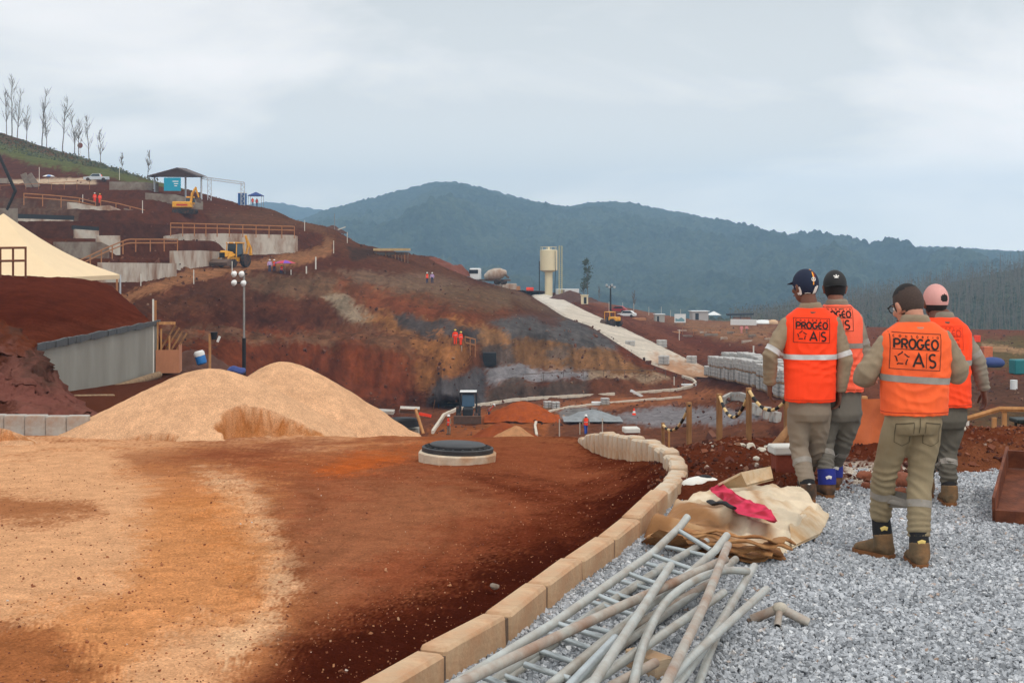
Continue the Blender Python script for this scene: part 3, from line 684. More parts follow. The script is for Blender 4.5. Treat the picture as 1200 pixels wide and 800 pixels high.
mountain('wooded_hill', near_ridge, 640, [(600, 392), (880, 390), (1000, 400), (1100, 407), (1200, 410), (1900, 420)], 430, 700, 1900, MF2, 2.5, 1.6, 7.7, rows=90)

# ---- air -----------------------------------------------------------------------------------------
hz = MB().box((0, 1600, -35), (9000, 4000, 500))
hm = bpy.data.materials.new('haze_air'); hm.use_nodes = True; nt = hm.node_tree; nt.nodes.remove(nt.nodes['Principled BSDF'])
pv = nt.nodes.new('ShaderNodeVolumePrincipled'); pv.inputs['Color'].default_value = (.46, .72, 1.0, 1); pv.inputs['Density'].default_value = .00035; pv.inputs['Anisotropy'].default_value = 0
nt.links.new(pv.outputs[0], nt.nodes['Material Output'].inputs['Volume'])
ho = hz.build('haze', hm); ho['kind'] = 'stuff'
# ================================================================ near objects
def Zp(px, py, z):
    "point at height z on the sight line of (px, py)"
    Y = (CAMZ-z)*F/(py-HOR); return Vector(((px-600)/F*Y, Y, z))
def gnd(x, y): return FN.z(600+x*F/y, y)

def M_attr(name, rough=.9, var=.15, scale=5, bump=.3, bscale=25):
    m = M(name, (.5, .5, .5), rough, var, scale, bump, bscale); nt = m.node_tree
    at = nt.nodes.new('ShaderNodeAttribute'); at.attribute_name = 'Col'
    vm = [n for n in nt.nodes if n.type == 'VECT_MATH'][0]; nt.links.new(at.outputs['Color'], vm.inputs[0]); return m

# ---- kerb stones ----
m_kerb = M('buff_concrete', lin(198, 168, 134), .9, .2, 9, .4, 45, col2=lin(170, 122, 86), amt=.42, s2=4, edge=.2)
m_kerb2 = M('pale_concrete', lin(200, 182, 158), .9, .2, 9, .35, 45, col2=lin(176, 138, 104), amt=.4, s2=4)
m_mort = M('dark_mortar', lin(104, 84, 68), .95, .25, 30, .4, 60)
m_kgrey = M('grey_concrete_kerb', lin(172, 168, 160), .9, .18, 7, .3, 40, col2=lin(150, 120, 98), amt=.3)
seg = [0]
for a_, b_ in zip(KP[:-1], KP[1:]): seg.append(seg[-1]+(b_-a_).length)
def kpos(s): return Vector([float(np.interp(s, seg, [p[i] for p in KP])) for i in range(3)])
s = .0; s_bend = seg[9]-.2; i = 0
while s < seg[-1]-.1:
    ln = .66 if s < s_bend-.5 else random.uniform(.2, .3)
    if s_bend-.5 <= s < s_bend+.3: ln = .42
    a_ = kpos(s); b_ = kpos(min(s+ln, seg[-1])); t = b_-a_; yaw = math.atan2(t.y, t.x); mid = (a_+b_)/2
    nr = Vector((math.sin(yaw), -math.cos(yaw), 0))
    bend = s >= s_bend
    L_ = t.length-.03 if not bend else t.length-.014
    H_ = .34 if not bend else .42
    mb = MB().box((0, 0, -H_/2), (L_, .14 if not bend else .15, H_), None, .016 if not bend else .02)
    mb.v = [(x+random.uniform(-.004, .004), y+random.uniform(-.004, .004)*1.2, z) for x, y, z in mb.v]
    lab = 'pale upright concrete kerb stone packed in the tight bend of the kerb' if bend else 'long buff concrete kerb stone in the straight run between red road and gravel'
    o = solo('kerb_stone', mb, m_kerb2 if bend else m_kerb, lab, 'kerb', mid+nr*.05+Vector((0, 0, random.uniform(-.008, .008)*(1+1.2*bend))),
             (random.uniform(-.03, .03)+(.0 if not bend else random.uniform(-.09, .09)), -math.asin(max(-1, min(1, t.z/max(t.length, 1e-6)))), yaw+random.uniform(-.02, .02)*(1+bend)), 'upright kerb stones in the bend' if bend else 'long kerb stones beside the gravel')
    if not bend: MB().box((L_/2+.015, 0, -.012-H_/2), (.031, .118, H_-.02)).build('mortar_joint', m_mort, o)
    s += ln; i += 1
for k in range(9):
    x = (92-600)/F*18.3-.29*k
    mb = MB().box((0, 0, -.19), (.28, .14, .38), None, .012)
    solo('kerb_stone', mb, m_kgrey, 'short grey kerb stone standing in the row below the rock bank', 'kerb', (x, 18.3+.03*k, -.24+random.uniform(-.01, .01)), random.uniform(-.04, .04), 'grey kerb stones below the rock bank')

# ---- gravel stones, pebbles, clods: nobody could count these ----
def rocks(n, X, Y, Z, size, flat=.7, seed=0):
    r = np.random.default_rng(seed)
    c = np.array([[x, y, z] for z in (-1, 1) for y in (-1, 1) for x in (-1, 1)], float)*.5
    fq = np.array([(0, 2, 3, 1), (4, 5, 7, 6), (0, 1, 5, 4), (2, 6, 7, 3), (0, 4, 6, 2), (1, 3, 7, 5)])
    V = c[None]*(1+r.uniform(-.38, .25, (n, 8, 3)))
    V *= np.stack([r.uniform(.75, 1.25, n), r.uniform(.6, 1.0, n), np.full(n, flat)*r.uniform(.7, 1.2, n)], -1)[:, None]
    q = r.normal(size=(n, 4)); q /= np.linalg.norm(q, axis=1)[:, None]
    w_, x, y, z = q.T
    Rm = np.stack([1-2*(y*y+z*z), 2*(x*y-z*w_), 2*(x*z+y*w_), 2*(x*y+z*w_), 1-2*(x*x+z*z), 2*(y*z-x*w_), 2*(x*z-y*w_), 2*(y*z+x*w_), 1-2*(x*x+y*y)], -1).reshape(n, 3, 3)
    V = np.einsum('nij,nkj->nki', Rm, V)*size[:, None, None]+np.stack([X, Y, Z], -1)[:, None]
    Fq = (fq[None]+np.arange(n)[:, None, None]*8).reshape(-1, 4)
    return V.reshape(-1, 3), Fq
def M_island(name, ramp, rough=.85):
    m = bpy.data.materials.new(name); m.use_nodes = True; nt = m.node_tree; b = nt.nodes['Principled BSDF']; b.inputs['Roughness'].default_value = rough; b.inputs['Specular IOR Level'].default_value = .25
    ge = nt.nodes.new('ShaderNodeNewGeometry'); r = nt.nodes.new('ShaderNodeValToRGB'); el = r.color_ramp.elements
    el[0].position = ramp[0][0]; el[0].color = (*lin(*ramp[0][1]), 1); el[1].position = ramp[-1][0]; el[1].color = (*lin(*ramp[-1][1]), 1)
    for p_, c_ in ramp[1:-1]: k = el.new(p_); k.color = (*lin(*c_), 1)
    no = nt.nodes.new('ShaderNodeTexNoise'); no.inputs['Scale'].default_value = 60; nt.links.new(ge.outputs['Position'], no.inputs['Vector'])
    no2 = nt.nodes.new('ShaderNodeTexNoise'); no2.inputs['Scale'].default_value = 1.3; no2.inputs['Detail'].default_value = 4; nt.links.new(ge.outputs['Position'], no2.inputs['Vector'])
    ad = nt.nodes.new('ShaderNodeMath'); ad.operation = 'ADD'; nt.links.new(no.outputs['Fac'], ad.inputs[0]); nt.links.new(no2.outputs['Fac'], ad.inputs[1])
    mr = nt.nodes.new('ShaderNodeMapRange'); mr.inputs['From Min'].default_value = .6; mr.inputs['From Max'].default_value = 1.4; mr.inputs['To Min'].default_value = .74; mr.inputs['To Max'].default_value = 1.22
    nt.links.new(ad.outputs[0], mr.inputs['Value'])
    vm = nt.nodes.new('ShaderNodeVectorMath'); vm.operation = 'SCALE'
    nt.links.new(ge.outputs['Random Per Island'], r.inputs[0]); nt.links.new(r.outputs[0], vm.inputs[0]); nt.links.new(mr.outputs[0], vm.inputs['Scale']); nt.links.new(vm.outputs[0], b.inputs['Base Color'])
    return m
n = 150000
yy = 4.6+(12.4-4.6)*RNG.random(n)**.92
lo = np.interp(yy, ky, kx)+.12; hi = yy*.44+.9
xx = lo+(hi-lo)*RNG.random(n)
bed = .012*fbm(xx*1.3, yy*1.3, 3., 3)
sz = RNG.uniform(.012, .026, n)*np.where(RNG.random(n) < .05, 1.4, 1)
V, Fq = rocks(n, xx, yy, bed+RNG.uniform(-.002, .016, n), sz, .75, 3)
gs = np_mesh('gravel', V, Fq, M_island('crushed_stone', [(0, (122, 124, 127)), (.25, (152, 154, 157)), (.6, (173, 175, 178)), (.92, (194, 195, 197)), (.975, (216, 216, 215)), (1., (160, 134, 116))]), False); gs['kind'] = 'stuff'
n = 6500
px_ = RNG.uniform(-200, 800, n); py_ = 505+(900-505)*RNG.random(n)**1.3; yy = 1.85*F/(py_-HOR); xx = (px_-600)/F*yy
ok = (xx < np.interp(yy, ky, kx)-.06) & (yy < 17) & (yy > 4.5)
xx, yy = xx[ok], yy[ok]; zz = np.array([gnd(a, b) for a, b in zip(xx, yy)])
s_ = np.exp(RNG.normal(-5.15, .42, len(xx)))
V, Fq = rocks(len(xx), xx, yy, zz+s_*.2, s_, .8, 5)
pb = np_mesh('road_pebbles', V, Fq, M_island('pebbles', [(0, (104, 56, 36)), (.5, (140, 84, 54)), (.9, (176, 122, 84)), (.985, (190, 150, 116)), (1., (196, 190, 182))]), False); pb['kind'] = 'stuff'
n = 5200
px_ = RNG.uniform(760, 1300, n); yy = RNG.uniform(10.9, 16, n); xx = (px_-600)/F*yy
zz = np.array([FN.z(p, y) for p, y in zip(px_, yy)]); ok = (zz > -.02) | (yy > 12.6); xx, yy, zz = xx[ok], yy[ok], zz[ok]
s_ = np.exp(RNG.normal(-4.25, .6, len(xx)))
V, Fq = rocks(len(xx), xx, yy, zz+s_*.15, s_, .8, 6)
cl = np_mesh('soil_clods', V, Fq, M_island('clods', [(0, (62, 30, 20)), (.5, (96, 48, 32)), (.85, (130, 78, 54)), (.97, (150, 110, 86)), (1., (196, 186, 172))]), False); cl['kind'] = 'stuff'

# ---- sand piles ----
m_sand = M_ground('heap_sand', True, bump=.6)
def sand_pile(name, label, cx, cy, z0, H, Rl, Rr, Ry, flat=.12, bite=None, colr=(206, 160, 122), n=150, group=None):
    u = np.linspace(-1.12, 1.12, n); gx, gy = np.meshgrid(u, u)
    xs = np.where(gx < 0, gx*Rl, gx*Rr); ysl = gy*Ry
    r = np.hypot(gx, gy); r = r*(1+.07*fbm(gx*1.6, gy*1.6, cx, 3))
    h = H*(1.02-np.sqrt(r*r+flat*flat))
    h = np.where(h < .1*H, .1*H*np.exp(np.minimum((h-.1*H)/(.1*H), 0))-.02, h)
    Cc = np.broadcast_to(np.array(lin(*colr)), gx.shape+(3,)).copy()
    Cc *= (1+.10*fbm(gx*3, gy*3, 2., 4))[..., None]
    if bite:
        for (bx, by, bw, bd, ang, depth) in bite:
            q = ((xs-bx)/bw)**2+((ysl-by)/bd)**2+.18*fbm(xs*4, ysl*4, 1., 3)
            k = 1-smooth(.9, 1.0, q)
            h2 = np.minimum(h, np.maximum(.02*H, (depth+.12*(ysl-by)))) 
            h = h*(1-k)+np.maximum(h2, -.05)*k+k*.025*np.maximum(0, np.sin((xs*.86+ysl*.5)*34))*smooth(.05, .5, h)
            kk = ((1-smooth(.95, 1.06, q))*(.22+.78*smooth(.6, .9, q)))[..., None]*(.8+.25*np.clip(fbm(xs*6, ysl*6, 3., 3), -1, 1))[..., None]
            Cc = Cc*(1-kk)+np.array(lin(170, 104, 52))*kk
    h = h-1.6*smooth(.98, 1.12, r)
    h += .006*fbm(xs*9, ysl*9, 1., 3)+.012*fbm(xs*2.2, ysl*2.2, 4., 3)
    o = np_mesh(name, np.stack([xs, ysl, h], -1).reshape(-1, 3), grid_faces(n, n), m_sand, True, Cc.reshape(-1, 3))
    o.location = (cx, cy, z0); return tag(o, label, 'sand pile', group)
x1 = (246-600)/F*18.6
sand_pile('sand_pile', 'broad front heap of orange sand with a dug-out bite at its right foot', x1, 18.7, -.62, 1.22, 2.25, 2.1, 1.6, .22, [(1.28, -1.08, .98, .44, 0, .10), (-.95, -1.3, .75, .14, 0, .05)])
x2 = (328-600)/F*21.2
sand_pile('sand_pile', 'taller rounded sand heap rising behind the front heap', x2, 21.4, -1.02, 1.66, 1.8, 2.2, 1.8, .26)
sand_pile('sand_pile', 'small sand heap at the left edge before the grey kerb stones', (10-600)/F*17, 16.7, -.40, .24, .6, .46, .4, .2, [(.22, -.12, .3, .22, 0, .02)], n=60)

# ---- manhole cover ----
m_iron = M('black_cast_iron', (.018, .018, .02), .6, .3, 20, .3, 60, spec=.5, col2=(.05, .045, .04), amt=.3)
hc = Zp(536, 533, gnd((536-600)/F*14, 14)+.04)
t = thing('manhole_cover', 'black iron manhole cover on an octagonal concrete collar in the red road', 'manhole', (hc.x, hc.y, hc.z-.05), .2)
t.rotation_euler = (0.0, .03, .2)
MB().lathe([(.41, -.15), (.425, .075), (.41, .09), (.0, .09)], 14, smooth=False).build('collar', m_kerb2, t)
MB().lathe([(.385, .09), (.385, .135), (.365, .145), (.355, .13), (.0, .13)], 40).build('ring', m_iron, t)
lid = MB().lathe([(.30, .13), (.30, .165), (.285, .175), (0, .175)], 40)
for a in range(20):
    th = a*math.pi/10; lid.box((.33*math.cos(th), .33*math.sin(th), .14), (.05, .018, .02), (0, 0, th))
lid.build('lid', m_iron, t)

# ---- canvas heap ----
m_canvas = M_attr('canvas', .92, .2, 6, .35, 60)
def drape(name, outline, zt, label, cat, colf, n=80, m=34, fold=.03, seed=1, c=None, edge=.16, mat=None, parent=None, ridge=None):
    "a closed cloth lump: outline of ground points, crown height zt"
    O = np.array([[p[0], p[1]] for p in outline]); c = np.array(c if c is not None else O.mean(0))
    d = np.r_[0, np.cumsum(np.hypot(*(np.roll(O, -1, 0)-O).T))]; Oc = np.vstack([O, O[:1]])
    s = np.linspace(0, d[-1], n, endpoint=False); ox = np.interp(s, d, Oc[:, 0]); oy = np.interp(s, d, Oc[:, 1])
    rows = []; cols = []
    for k in range(m):
        r = k/(m-1); rr = max(r, .004)
        x = c[0]+(ox-c[0])*rr; y = c[1]+(oy-c[1])*rr
        prof = (1-smooth(1-edge, 1.0, np.full(n, r)))
        z = zt*(.55+.45*(1-r))*prof
        wx = x+.12*pn(x*2, y*2, seed+5); wy = y+.12*pn(x*2, y*2, seed+6)
        q = fold*prof*(.5*fbm(x*2.4+seed, y*2.4, seed, 4, .55)+1.6*(.6-np.abs(pn(wx*1.9+wy*1.2, wy*1.1-wx*.4, seed+2))*2.2)+.8*(.5-np.abs(pn(wx*4.6-wy*1.5, wy*3+wx, seed+3))*2.4)+.3*(.5-np.abs(pn(wx*9+wy*4, wy*7, seed+4))*2))
        z = z+q
        if ridge is not None: z = z+ridge(x, y)*prof
        x = x+.02*pn(x*5, y*5, seed)*r; 
        rows.append(np.stack([x-c[0], y-c[1], np.maximum(z, -.02)], -1)); cols.append(colf(x, y, z))
    V = np.array(rows).reshape(-1, 3); Cc = np.array(cols).reshape(-1, 3)
    i = np.arange(m-1)[:, None]*n; j = np.arange(n)[None]
    Fq = np.stack([i+j, i+n+j, i+n+(j+1) % n, i+(j+1) % n], -1).reshape(-1, 4)
    o = np_mesh(name, V, Fq, mat or m_canvas, True, Cc); o.location = (c[0], c[1], 0)
    if parent is None: tag(o, label, cat)
    else: o.parent = parent; o.location = (c[0]-parent.location.x, c[1]-parent.location.y, 0-parent.location.z)
    return o
brown, cream, tan = np.array(lin(150, 106, 66)), np.array(lin(212, 194, 166)), np.array(lin(184, 148, 108))
def canv_col(x, y, z):
    k = smooth(1.25, 1.55, x+.25*fbm(x*2, y*2, 4., 3)+.12*(y-9.4))[..., None]
    q = (smooth(.1, .5, fbm(x*3, y*3, 8., 4))*.6)[..., None]
    c = brown*(1-k)+cream*k; c = c*(1-q)+tan*q
    st = np.exp(-((x-1.72-.1*(y-9.5))/.04)**2)[..., None]*.6
    return c*(1-st)+np.array(lin(160, 110, 60))*st
tp = thing('canvas_tarpaulin', 'stained cream and brown canvas folded in a heap on the gravel', 'tarpaulin', (1.6, 9.6, 0))
out_top = [Zp(752, 634, .0), Zp(772, 628, .05), Zp(800, 622, .1), Zp(850, 634, .1), Zp(890, 640, .1), Zp(925, 640, .06), Zp(945, 625, .05), Zp(972, 602, .03), Zp(955, 588, .05), Zp(940, 578, .06), Zp(905, 566, .1), Zp(870, 560, .14), Zp(840, 566, .14), Zp(805, 582, .1), Zp(775, 604, .06)]
drape('upper_fold', out_top, .2, None, None, canv_col, 180, 70, .036, 3.3, edge=.12, parent=tp)
out_mid = [Zp(748, 637, 0), Zp(790, 644, 0), Zp(840, 655, 0), Zp(880, 658, 0), Zp(915, 655, 0), Zp(935, 640, 0), Zp(930, 615, 0), Zp(860, 600, 0), Zp(790, 610, 0)]
drape('lower_fold', out_mid, .13, None, None, lambda x, y, z: np.broadcast_to(brown*.82, x.shape+(3,))*(1+.25*fbm(x*4, y*4, 2., 3))[..., None], 90, 26, .02, 6.1, edge=.1, parent=tp)
fl = MB()
def lip(pts, r, flat=.5):
    P_ = [Vector(p)-tp.location for p in pts]
    fl.tube(P_, [(r*flat*(1+.2*math.sin(i*1.7)), r*(1+.25*math.sin(i*2.3))) for i in range(len(P_))], 10)
def zl(a, n=14): 
    a = [Zp(*q) for q in a]; P_ = []
    d = np.linspace(0, 1, len(a)); 
    return [Vector([float(np.interp(t, d, [p[i] for p in a])) for i in range(3)])+Vector((0, .01*math.sin(t*17), .012*math.sin(t*23))) for t in np.linspace(0, 1, n)]
for pts, r in (([(762, 636, .03), (815, 645, .04), (868, 655, .035), (918, 651, .03)], .05), ([(766, 633, .06), (820, 640, .075), (870, 650, .07), (915, 646, .06)], .045), ([(760, 629, .10), (808, 631, .12), (850, 641, .115), (905, 647, .09)], .045),
               ([(772, 627, .13), (830, 628, .165), (885, 637, .155), (926, 640, .11)], .04), ([(790, 622, .16), (840, 623, .195), (900, 632, .17), (930, 634, .13)], .035)):
    lip(zl(pts, 22), r, .3)
fl.build('rolled_edge', M('brown_canvas', lin(140, 92, 52), .92, .25, 7, .4, 50, col2=lin(176, 132, 86), amt=.35, s2=5), tp)
fp = MB()
q0 = [Zp(928, 640, .05), Zp(925, 614, .13), Zp(950, 590, .12), Zp(972, 602, .04), Zp(962, 624, .03)]
ctr = sum(q0, Vector())/5+Vector((0, 0, .04))
fp.add([p-tp.location for p in q0]+[ctr-tp.location], [(5, (i+1) % 5, i) for i in range(5)], False); fp.add([p-tp.location-Vector((0, 0, .015)) for p in q0]+[ctr-tp.location-Vector((0, 0, .015))], [(5, i, (i+1) % 5) for i in range(5)], False)
fp.build('turned_flap', M('cream_canvas', lin(206, 186, 156), .92, .2, 6, .3, 60, col2=lin(184, 146, 102), amt=.35, s2=4), tp)
bf = MB(); q0 = [Zp(838, 571, .16), Zp(842, 566, .3), Zp(868, 553, .3), Zp(903, 546, .28), Zp(906, 560, .2), Zp(875, 568, .2)]
q0 = [p-tp.location for p in q0]; bf.add(q0+[p+Vector((.01, .03, -.02)) for p in q0], [(0, 5, 2, 1), (5, 4, 3, 2), (6, 7, 8, 11), (11, 8, 9, 10), (0, 1, 7, 6), (1, 2, 8, 7), (2, 3, 9, 8), (3, 4, 10, 9)], False)
bf.build('stiff_flap', MATS['cream_canvas'], tp)
lc = MB(); q0 = [Zp(748, 637, .0), Zp(772, 620, .2), Zp(800, 628, .16), Zp(812, 645, .03), Zp(786, 636, .1)]; q0 = [p-tp.location for p in q0]
lc.add(q0+[p+Vector((0, .02, -.012)) for p in q0], [(0, 4, 2, 1), (0, 3, 4), (4, 3, 2), (5, 6, 7, 9), (5, 9, 8), (9, 7, 8)], False); lc.build('folded_corner', MATS['brown_canvas'], tp)
# red cloth, strap, bag
rc1, rc2 = np.array(lin(206, 50, 82)), np.array(lin(150, 20, 40))
ol = [Zp(px, py, .25) for px, py in ((830, 570), (842, 566), (856, 573), (884, 586), (904, 597), (913, 608), (900, 606), (880, 603), (866, 599), (853, 590), (841, 579))]
o = drape('cloth', ol, .045, 'crumpled crimson cloth lying on top of the canvas heap', 'cloth', lambda x, y, z: rc1+(rc2-rc1)*smooth(-.3, .6, fbm(x*7, y*7, 3., 3))[..., None], 120, 40, .03, 9.2, edge=.1); o.location.z = .235
sp_ = MB(); q = zl([(832, 587, .26), (846, 590, .27), (860, 593, .26)], 6); c0 = q[2].copy(); sp_.tube([p-c0 for p in q], [(.012, .03)]*6, 8)
solo('strap', sp_, M('black_webbing', (.012, .012, .013), .8, .2), 'short black strap lying on the canvas beside the crimson cloth', 'strap', c0)
bgp = Zp(822, 571, .06)
t = thing('cement_bag', 'white paper sack with a black patch lying behind the canvas heap', 'sack', bgp, .25)
MB().ell((0, 0, .0), (.19, .13, .09), 20, 10).build('sack', M('white_paper', lin(222, 218, 208), .9, .12, 9, .5, 20, col2=lin(190, 160, 130), amt=.2), t)
MB().ell((.03, 0, .075), (.06, .05, .025), 12, 6).build('patch', MATS['black_webbing'], t)

# ---- scaffold frames and loose tubes ----
m_galv = M('galvanised_steel', lin(186, 188, 182), .5, .1, 5, .08, 120, .35, col2=lin(150, 134, 116), amt=.34, s2=6, edge=.22, spec=.5)
m_galv2 = M('bright_galvanised', lin(178, 184, 184), .38, .18, 12, .1, 60, .6, spec=.5)
m_rust = M('rusty_steel', lin(148, 108, 82), .7, .2, 9, .15, 120, .2, col2=lin(176, 172, 162), amt=.64, s2=6, edge=.2)
m_dark = M('pipe_bore', (.01, .008, .007), .9, .1)
def pipe(pts, r, mat, label, zz, group=None):
    P_ = [Zp(px, py, z) for (px, py), z in zip(pts, zz)]
    if len(P_) > 2:    # soft bend
        d = np.linspace(0, 1, len(P_)); tt = np.linspace(0, 1, 22)
        Q = np.array([[np.interp(t, d, [p[i] for p in P_]) for t in tt] for i in range(3)])
        ker = np.array([1, 2, 3, 2, 1])/9; Q = np.array([np.r_[q[0], q[1], np.convolve(q, ker, 'valid'), q[-2], q[-1]] for q in Q]).T
        P_ = [Vector(q) for q in Q]
    c0 = P_[len(P_)//2].copy(); c0.z = 0
    t = thing('steel_tube', label, 'pipe', c0, 0, group)
    loc = [p-c0 for p in P_]
    MB().tube(loc, r, 14, cap=False).build('tube_wall', mat, t)
    for a, b in ((loc[0], loc[1]), (loc[-1], loc[-2])):
        dr = (b-a).normalized(); MB().tube([a+dr*.004, a+dr*.008], r*.97, 14).build('open_end', m_dark, t)
    return t
TR = .0225
def frame(label, r1, r2, rungs, zz):
    A1 = [Zp(px, py, z) for px, py, z in r1]; A2 = [Zp(px, py, z) for px, py, z in r2]
    c0 = A1[len(A1)//2].copy(); c0.z = 0
    t = thing('scaffold_frame', label, 'scaffold frame', c0)
    for a in (A1, A2): MB().tube([p-c0 for p in a], TR, 14).build('rail', m_galv, t)
    for q in rungs:
        (ax, ay), (bx, by) = q[0], q[1]; z0, z1 = q[2], q[3]
        MB().tube([Zp(ax, ay, z0)-c0, Zp(bx, by, z1)-c0], .014, 10).build('rung', m_galv2, t)
    return t
frame('ladder-like steel scaffold frame with bright rungs on top of the pile nearest the kerb',
      [(806, 605, .30), (797, 617, .25), (764, 648, .18), (649, 730, .17), (520, 810, .17), (440, 868, .17)], [(852, 627, .25), (838, 645, .2), (812, 668, .14), (700, 757, .12), (600, 840, .12)],
      [((795, 621), (833, 644), .24, .2), ((764, 650), (812, 667), .18, .14), ((734, 671), (779, 687), .17, .14), ((697, 696), (740, 713), .17, .13), ((649, 729), (716, 750), .17, .12), ((615, 778), (668, 795), .14, .12), ((560, 790), (640, 822), .17, .12)], 0)
frame('second scaffold frame lying underneath the nearest frame, rungs showing between its rails',
      [(828, 634, .09), (780, 662, .08), (684, 726, .05), (560, 810, .05)], [(862, 655, .08), (800, 705, .06), (715, 765, .05), (640, 830, .05)],
      [((780, 640), (832, 652), .1, .08), ((755, 659), (801, 673), .09, .07), ((723, 679), (775, 694), .08, .06), ((690, 704), (748, 722), .07, .05), ((660, 726), (735, 746), .06, .05), ((592, 792), (650, 812), .05, .05), ((706, 691), (762, 708), .08, .06), ((640, 741), (700, 762), .06, .05), ((620, 758), (680, 778), .06, .05), ((575, 806), (632, 826), .05, .05)], 0)
gp = None
pipe([(850, 655), (730, 709), (538, 800), (430, 862)], 0.0240, m_rust, 'longest rusty tube lying slantwise over the scaffold frames down to the kerb', [.2, .22, .22, .22])
pipe([(876, 669), (850, 667), (818, 676), (778, 703), (753, 753), (740, 812)], 0.0208, m_galv, 'bent grey tube curving down through the middle of the pile', [.14, .19, .23, .22, .2, .18])
pipe([(786, 662), (740, 732), (690, 808)], 0.0216, m_galv, 'straight grey tube with its end beside the second rung, crossing the long rusty tube', [.27, .27, .27])
pipe([(853, 638), (826, 707), (775, 812)], 0.0224, m_rust, 'rust-streaked tube lying steeply across the top of the pile below the canvas', [.28, .27, .25])
pipe([(884, 663), (837, 742), (786, 812)], 0.0216, m_galv, 'dull grey tube at the right of the pile, ending under the canvas corner', [.1, .12, .12])
pipe([(898, 690), (807, 772), (760, 822)], 0.0201, m_galv, 'outermost grey tube on the right, pointing at the three-way fitting', [.18, .2, .2])
pipe([(848, 694), (768, 749), (670, 815)], 0.0216, m_galv, 'smooth grey tube crossing under the steep rusty tube', [.13, .16, .18])
pipe([(858, 703), (830, 769), (814, 815)], 0.0192, m_galv, 'short steep tube with a pale end, lying lowest on the right of the pile', [.04, .05, .05])
pipe([(833, 682), (715, 749), (650, 800)], 0.0208, m_rust, 'rusty brown tube half hidden in the middle of the pile', [.07, .07, .07])
pipe([(721, 748), (650, 822)], 0.0216, m_galv2, 'bright short tube with an open end near the bottom of the pile', [.2, .2])
pipe([(826, 632), (700, 716), (560, 822)], 0.0192, m_galv, 'thin grey tube running beside the nearest scaffold frame', [.035, .03, .03])
pipe([(768, 776), (712, 806)], 0.0208, m_rust, 'stubby rusty tube piece at the foot of the pile', [.17, .17])
pipe([(800, 690), (690, 790), (660, 820)], 0.0192, m_rust, 'dark rusty tube at the very bottom of the pile', [.03, .03, .03])
# three-way fitting
c0 = Zp(914, 712, .1); t = thing('pipe_fitting', 'rusty three-legged pipe fitting lying alone on the gravel', 'pipe fitting', (c0.x, c0.y, 0))
apex = Vector((0, 0, .1))
for k, (px, py) in enumerate(((881, 725), (911, 733), (947, 729))):
    e_ = Zp(px, py, .03)-Vector((c0.x, c0.y, 0)); MB().tube([apex, e_], .024 if k != 1 else .018, 12).build('leg', m_rust, t)
    d_ = (e_-apex).normalized(); MB().tube([e_-d_*.002, e_+d_*.002], .019 if k != 1 else .014, 12).build('open_end', m_dark, t)
MB().ell(apex, (.04, .035, .03), 12, 8).build('joint', M('concrete_crust', lin(178, 168, 152), .9, .2, 20, .4), t)
# timber block beneath pile
solo('timber_offcut', MB().box((0, 0, .05), (.1, .22, .1), None, .006), M('pale_timber', lin(190, 166, 138), .85, .2, 6, .2, 30, stretch=(1, 1, 6), col2=lin(160, 118, 80)), 'pale timber offcut under the foot of the tube pile', 'timber', Zp(760, 790, 0), .6)

# ---- rusty channel at the right edge ----
m_rust2 = M('dark_rust', lin(96, 52, 34), .75, .3, 8, .4, 40, .2, col2=lin(128, 72, 46), amt=.45, s2=5)
a = Zp(1166, 614, .0); t = thing('steel_channel', 'rust-brown steel trough lying on the gravel at the right edge', 'steel trough', a, 0)
t.rotation_euler = (R(9), 0, -.42)
MB().box((.25, .68, .03), (.5, 1.3, .02)).build('floor_plate', m_rust2, t)
MB().box((-.011, .68, .1), (.02, 1.3, .17)).build('side_plate', m_rust2, t)
MB().box((.511, .68, .1), (.02, 1.3, .17)).build('side_plate', m_rust2, t)
MB().box((.25, .015, .055), (.496, .03, .1)).build('end_plate', m_rust2, t)
MB().box((.25, 1.2, .12), (.49, .02, .14)).build('stiffener', m_rust2, t)

# ---- orange barrier ----
m_or = M('orange_sheet', lin(204, 108, 62), .7, .15, 3, .2, 12, col2=lin(176, 88, 56), amt=.35, s2=1.2)
m_timb = M('weathered_timber', lin(150, 108, 70), .9, .25, 5, .3, 30, stretch=(2, 2, .6), col2=lin(112, 76, 50), amt=.4)
m_timb2 = M('new_timber', lin(190, 138, 88), .85, .2, 5, .25, 30, stretch=(2, 2, .6), col2=lin(164, 112, 68), amt=.4)
y0 = 13.4; t = thing('net_barrier', 'orange plastic barrier sheet on timber posts behind the walking workers', 'barrier', ((1040-600)/F*y0, y0, -.1), 0)
sh = []; nx, nz = 60, 14
x0 = (958-1040)/F*y0; x1 = (1131-1040)/F*y0
Vv = [(x0+(x1-x0)*i/(nx-1), .025*math.sin(i*.55)+.02*math.sin(i*.21+j*.4), .62*j/(nz-1)-.02) for j in range(nz) for i in range(nx)]
mbp = MB().add(Vv, [tuple(int(q) for q in f) for f in grid_faces(nz, nx)], True); mbp.add([(x, y+.006, z) for x, y, z in Vv], [tuple(int(q) for q in f[::-1]) for f in grid_faces(nz, nx)], True)
mbp.build('sheet', m_or, t)
for px in (960, 1015, 1074, 1129):
    MB().box(((px-1040)/F*y0, .06, .22), (.05, .05, .8), None, .004).build('post', m_timb2, t)
